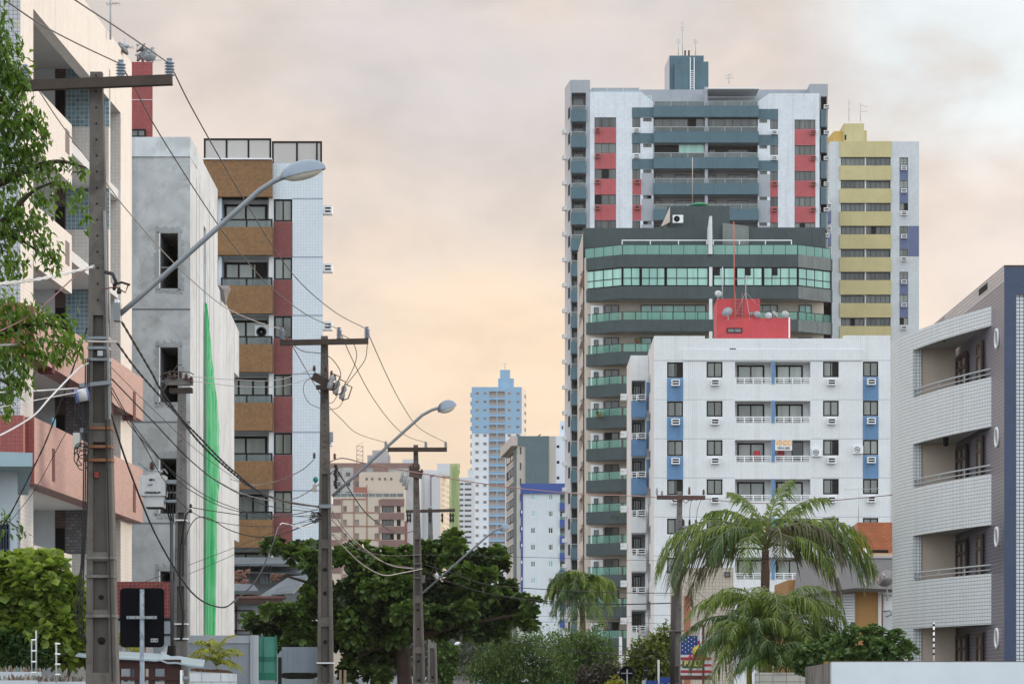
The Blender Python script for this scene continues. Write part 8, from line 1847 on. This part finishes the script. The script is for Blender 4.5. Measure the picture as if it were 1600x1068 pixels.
# ---- shrubs and trees in the middle distance
SH = leaf_mat('shrub_green', (.024, .06, .012), (.12, .19, .04), .3, .5)
t = thing('bushy_tree', 'fine-leaved round green tree in the middle of the street end', 'tree', (*XY(830, 165), 0)); limbs(t, 165, [([(835, 1110), (832, 1060), (800, 1020), (780, 1005)], .18, .04), ([(834, 1080), (860, 1030), (890, 1010)], .14, .03), ([(834, 1075), (838, 1030), (835, 1000)], .12, .03)], name='trunk')
crown(t, [(790, 1015, 40, 20, 0), (835, 1005, 46, 18, -1), (880, 1008, 40, 20, -9), (915, 1012, 34, 24, -18), (942, 1025, 22, 22, -18), (893, 1030, 30, 20, -18), (770, 1040, 40, 20, 0), (820, 1040, 50, 26, -1), (870, 1045, 50, 26, -1), (915, 1052, 40, 24, 0), (780, 1062, 44, 18, 0), (850, 1070, 60, 22, -1), (745, 1052, 18, 10, 0), (940, 1045, 22, 16, 0)], SH, 165, .20, .26, .10, per=8, rosette=False, roundish=False, seed=41, inner=.45)
t = thing('leafy_tree', 'small almond-like tree beyond the third pole under the big crown', 'tree', (*XY(700, 190), 0)); limbs(t, 190, [([(690, 1110), (690, 1060), (695, 1020)], .14, .06)], name='trunk'); crown(t, [(690, 1007, 9, 6, 0), (700, 1018, 16, 8, 0), (698, 1030, 18, 8, 0), (694, 1046, 18, 9, 0), (690, 1058, 16, 8, 0)], leaf_mat('almond_leaf', 0, 0), 190, .45, .40, .24, per=7, seed=43)
t = thing('far_trees', 'mass of bluish far trees closing the end of the street', 'trees', (*XY(740, 520), 0)); t['kind'] = 'stuff'; FT = leaf_mat('far_leaf_hazed', (.045, .06, .05), (.085, .10, .075), .2, .7)  # greyed leaf colour has the distance haze painted in
crown(t, [(700, 1000, 30, 26, 20), (735, 1000, 34, 28, 0), (772, 1002, 34, 24, 20), (810, 1010, 40, 24, 40), (690, 1035, 30, 22, 0), (730, 1035, 34, 20, -10), (765, 1038, 30, 20, 0), (640, 1020, 50, 40, 60)], FT, 520, .35, 1.2, .7, per=6, rosette=False, roundish=True, seed=45, name='crown')
YG = leaf_mat('olive_leaf', (.05, .075, .018), (.20, .24, .05), .28, .5)
t = thing('olive_shrub', 'olive green shrub beside the leaning pole and blue street plates', 'shrub', (*XY(1020, 136), 0)); limbs(t, 136, [([(1022, 1110), (1022, 1050), (1012, 1020)], .07, .02), ([(1022, 1070), (1034, 1030), (1045, 1000)], .06, .02)], barkg, 'stem')
crown(t, [(1040, 1000, 14, 18, 0), (1022, 1010, 22, 14, 0), (1005, 1025, 20, 16, 0), (1030, 1032, 26, 20, -.5), (1000, 1050, 22, 20, 0), (1030, 1055, 28, 18, 0)], YG, 136, .30, .24, .13, per=6, rosette=False, seed=51)
t = thing('purple_shrub', 'low purplish green shrub left of the octagonal sign', 'shrub', (*XY(945, 125), 0)); t['label'] = 'low purplish green shrub beneath the feathery palm beside the octagonal sign'; limbs(t, 125, [([(945, 1110), (944, 1080), (940, 1062)], .04, .015)], barkg, 'stem'); crown(t, [(920, 1058, 20, 12, 0), (950, 1052, 18, 14, 0), (940, 1066, 34, 12, -.5)], leaf_mat('purple_leaf', (.028, .045, .022), (.085, .06, .06), .2), 125, .35, .2, .10, per=6, rosette=False, seed=53)
t = thing('flower_shrub', 'small yellow-flowered plant at the foot of the octagonal sign', 'plant', (*XY(966, 112), 0)); limbs(t, 112, [([(966, 1090), (965, 1070)], .03, .01)], barkg, 'stem'); crown(t, [(966, 1066, 9, 5, 0), (957, 1070, 8, 5, 0)], leaf_mat('yellow_flower', (.10, .14, .02), (.45, .40, .04), .3), 112, .5, .12, .08, per=5, rosette=False, seed=54)
RB = leaf_mat('vine_leaf', (.025, .065, .022), (.13, .20, .06), .3, .45)
t = thing('vine_shrub', 'dark green round-leaved shrub over the smooth white wall beside the low orange house', 'shrub', (*XY(1370, 66), 0)); limbs(t, 66, [([(1340, 1110), (1345, 1030), (1360, 990)], .05, .012), ([(1370, 1110), (1385, 1020), (1372, 985)], .05, .012), ([(1380, 1110), (1400, 1020), (1415, 1000)], .04, .012)], barkg, 'stem')
crown(t, [(1340, 990, 24, 12, 0), (1320, 1008, 26, 16, .3), (1370, 992, 16, 14, 0), (1362, 1012, 30, 18, -.2), (1398, 998, 16, 12, 0), (1405, 1016, 24, 14, 0), (1340, 1026, 34, 14, 0), (1385, 1028, 40, 12, 0), (1310, 1026, 20, 14, .3), (1422, 1010, 9, 10, 0)], RB, 66, .10, .16, .135, per=5, seed=61, inner=.45)
t = thing('low_shrub', 'dim green bush behind the weathered wall end below the palms', 'shrub', (*XY(1275, 74), 0)); limbs(t, 74, [([(1275, 1110), (1275, 1060), (1272, 1030)], .04, .012)], barkg, 'stem'); crown(t, [(1285, 1015, 26, 16, 0), (1262, 1025, 24, 16, 0), (1300, 1005, 14, 12, 0), (1255, 1040, 20, 12, 0)], RB, 74, .25, .15, .11, per=5, seed=62)

# ================================================================== haze: the evening air between here and the far towers
hm = bpy.data.materials.new('haze_air'); hm.use_nodes = True; nt = hm.node_tree; nt.nodes.clear()
pv = nd(nt, 'ShaderNodeVolumePrincipled'); pv.inputs['Color'].default_value = (.93, .88, .83, 1); pv.inputs['Density'].default_value = HAZE; pv.inputs['Anisotropy'].default_value = 0.2
o = nd(nt, 'ShaderNodeOutputMaterial'); nt.links.new(pv.outputs[0], o.inputs['Volume'])
b = MB(); b.bx(-1600, 1600, -250, 3600, -1.0, 260, hm); tag(b.build('haze'), kind='stuff')

# plants on the balconies of the dark green block
for i, (px, py, Y, lb) in enumerate(((936, 644, 258.9, 'green fern spilling over the glass rail of a dark green balcony'), (996, 528, 258.8, 'dark potted shrub standing in a balcony of the dark green block beside the white parapet'), (968, 803, 258.6, 'row of leafy pots behind a low glass rail of the dark green block'))):
    t = thing('potted_plant', lb, 'plant', P(px, py + 8, Y)); b = MB(); c = P(px, py + 8, Y); b.lathe([(.14, 0), (.2, .32)], mat('terracotta', (.28, .11, .06), .8), c, 10); b.build('pot', t); drooping(t, [(px, py, 8 if i != 2 else 14, 5)], PG4, Y, 260, .5, .14, 70 + i)
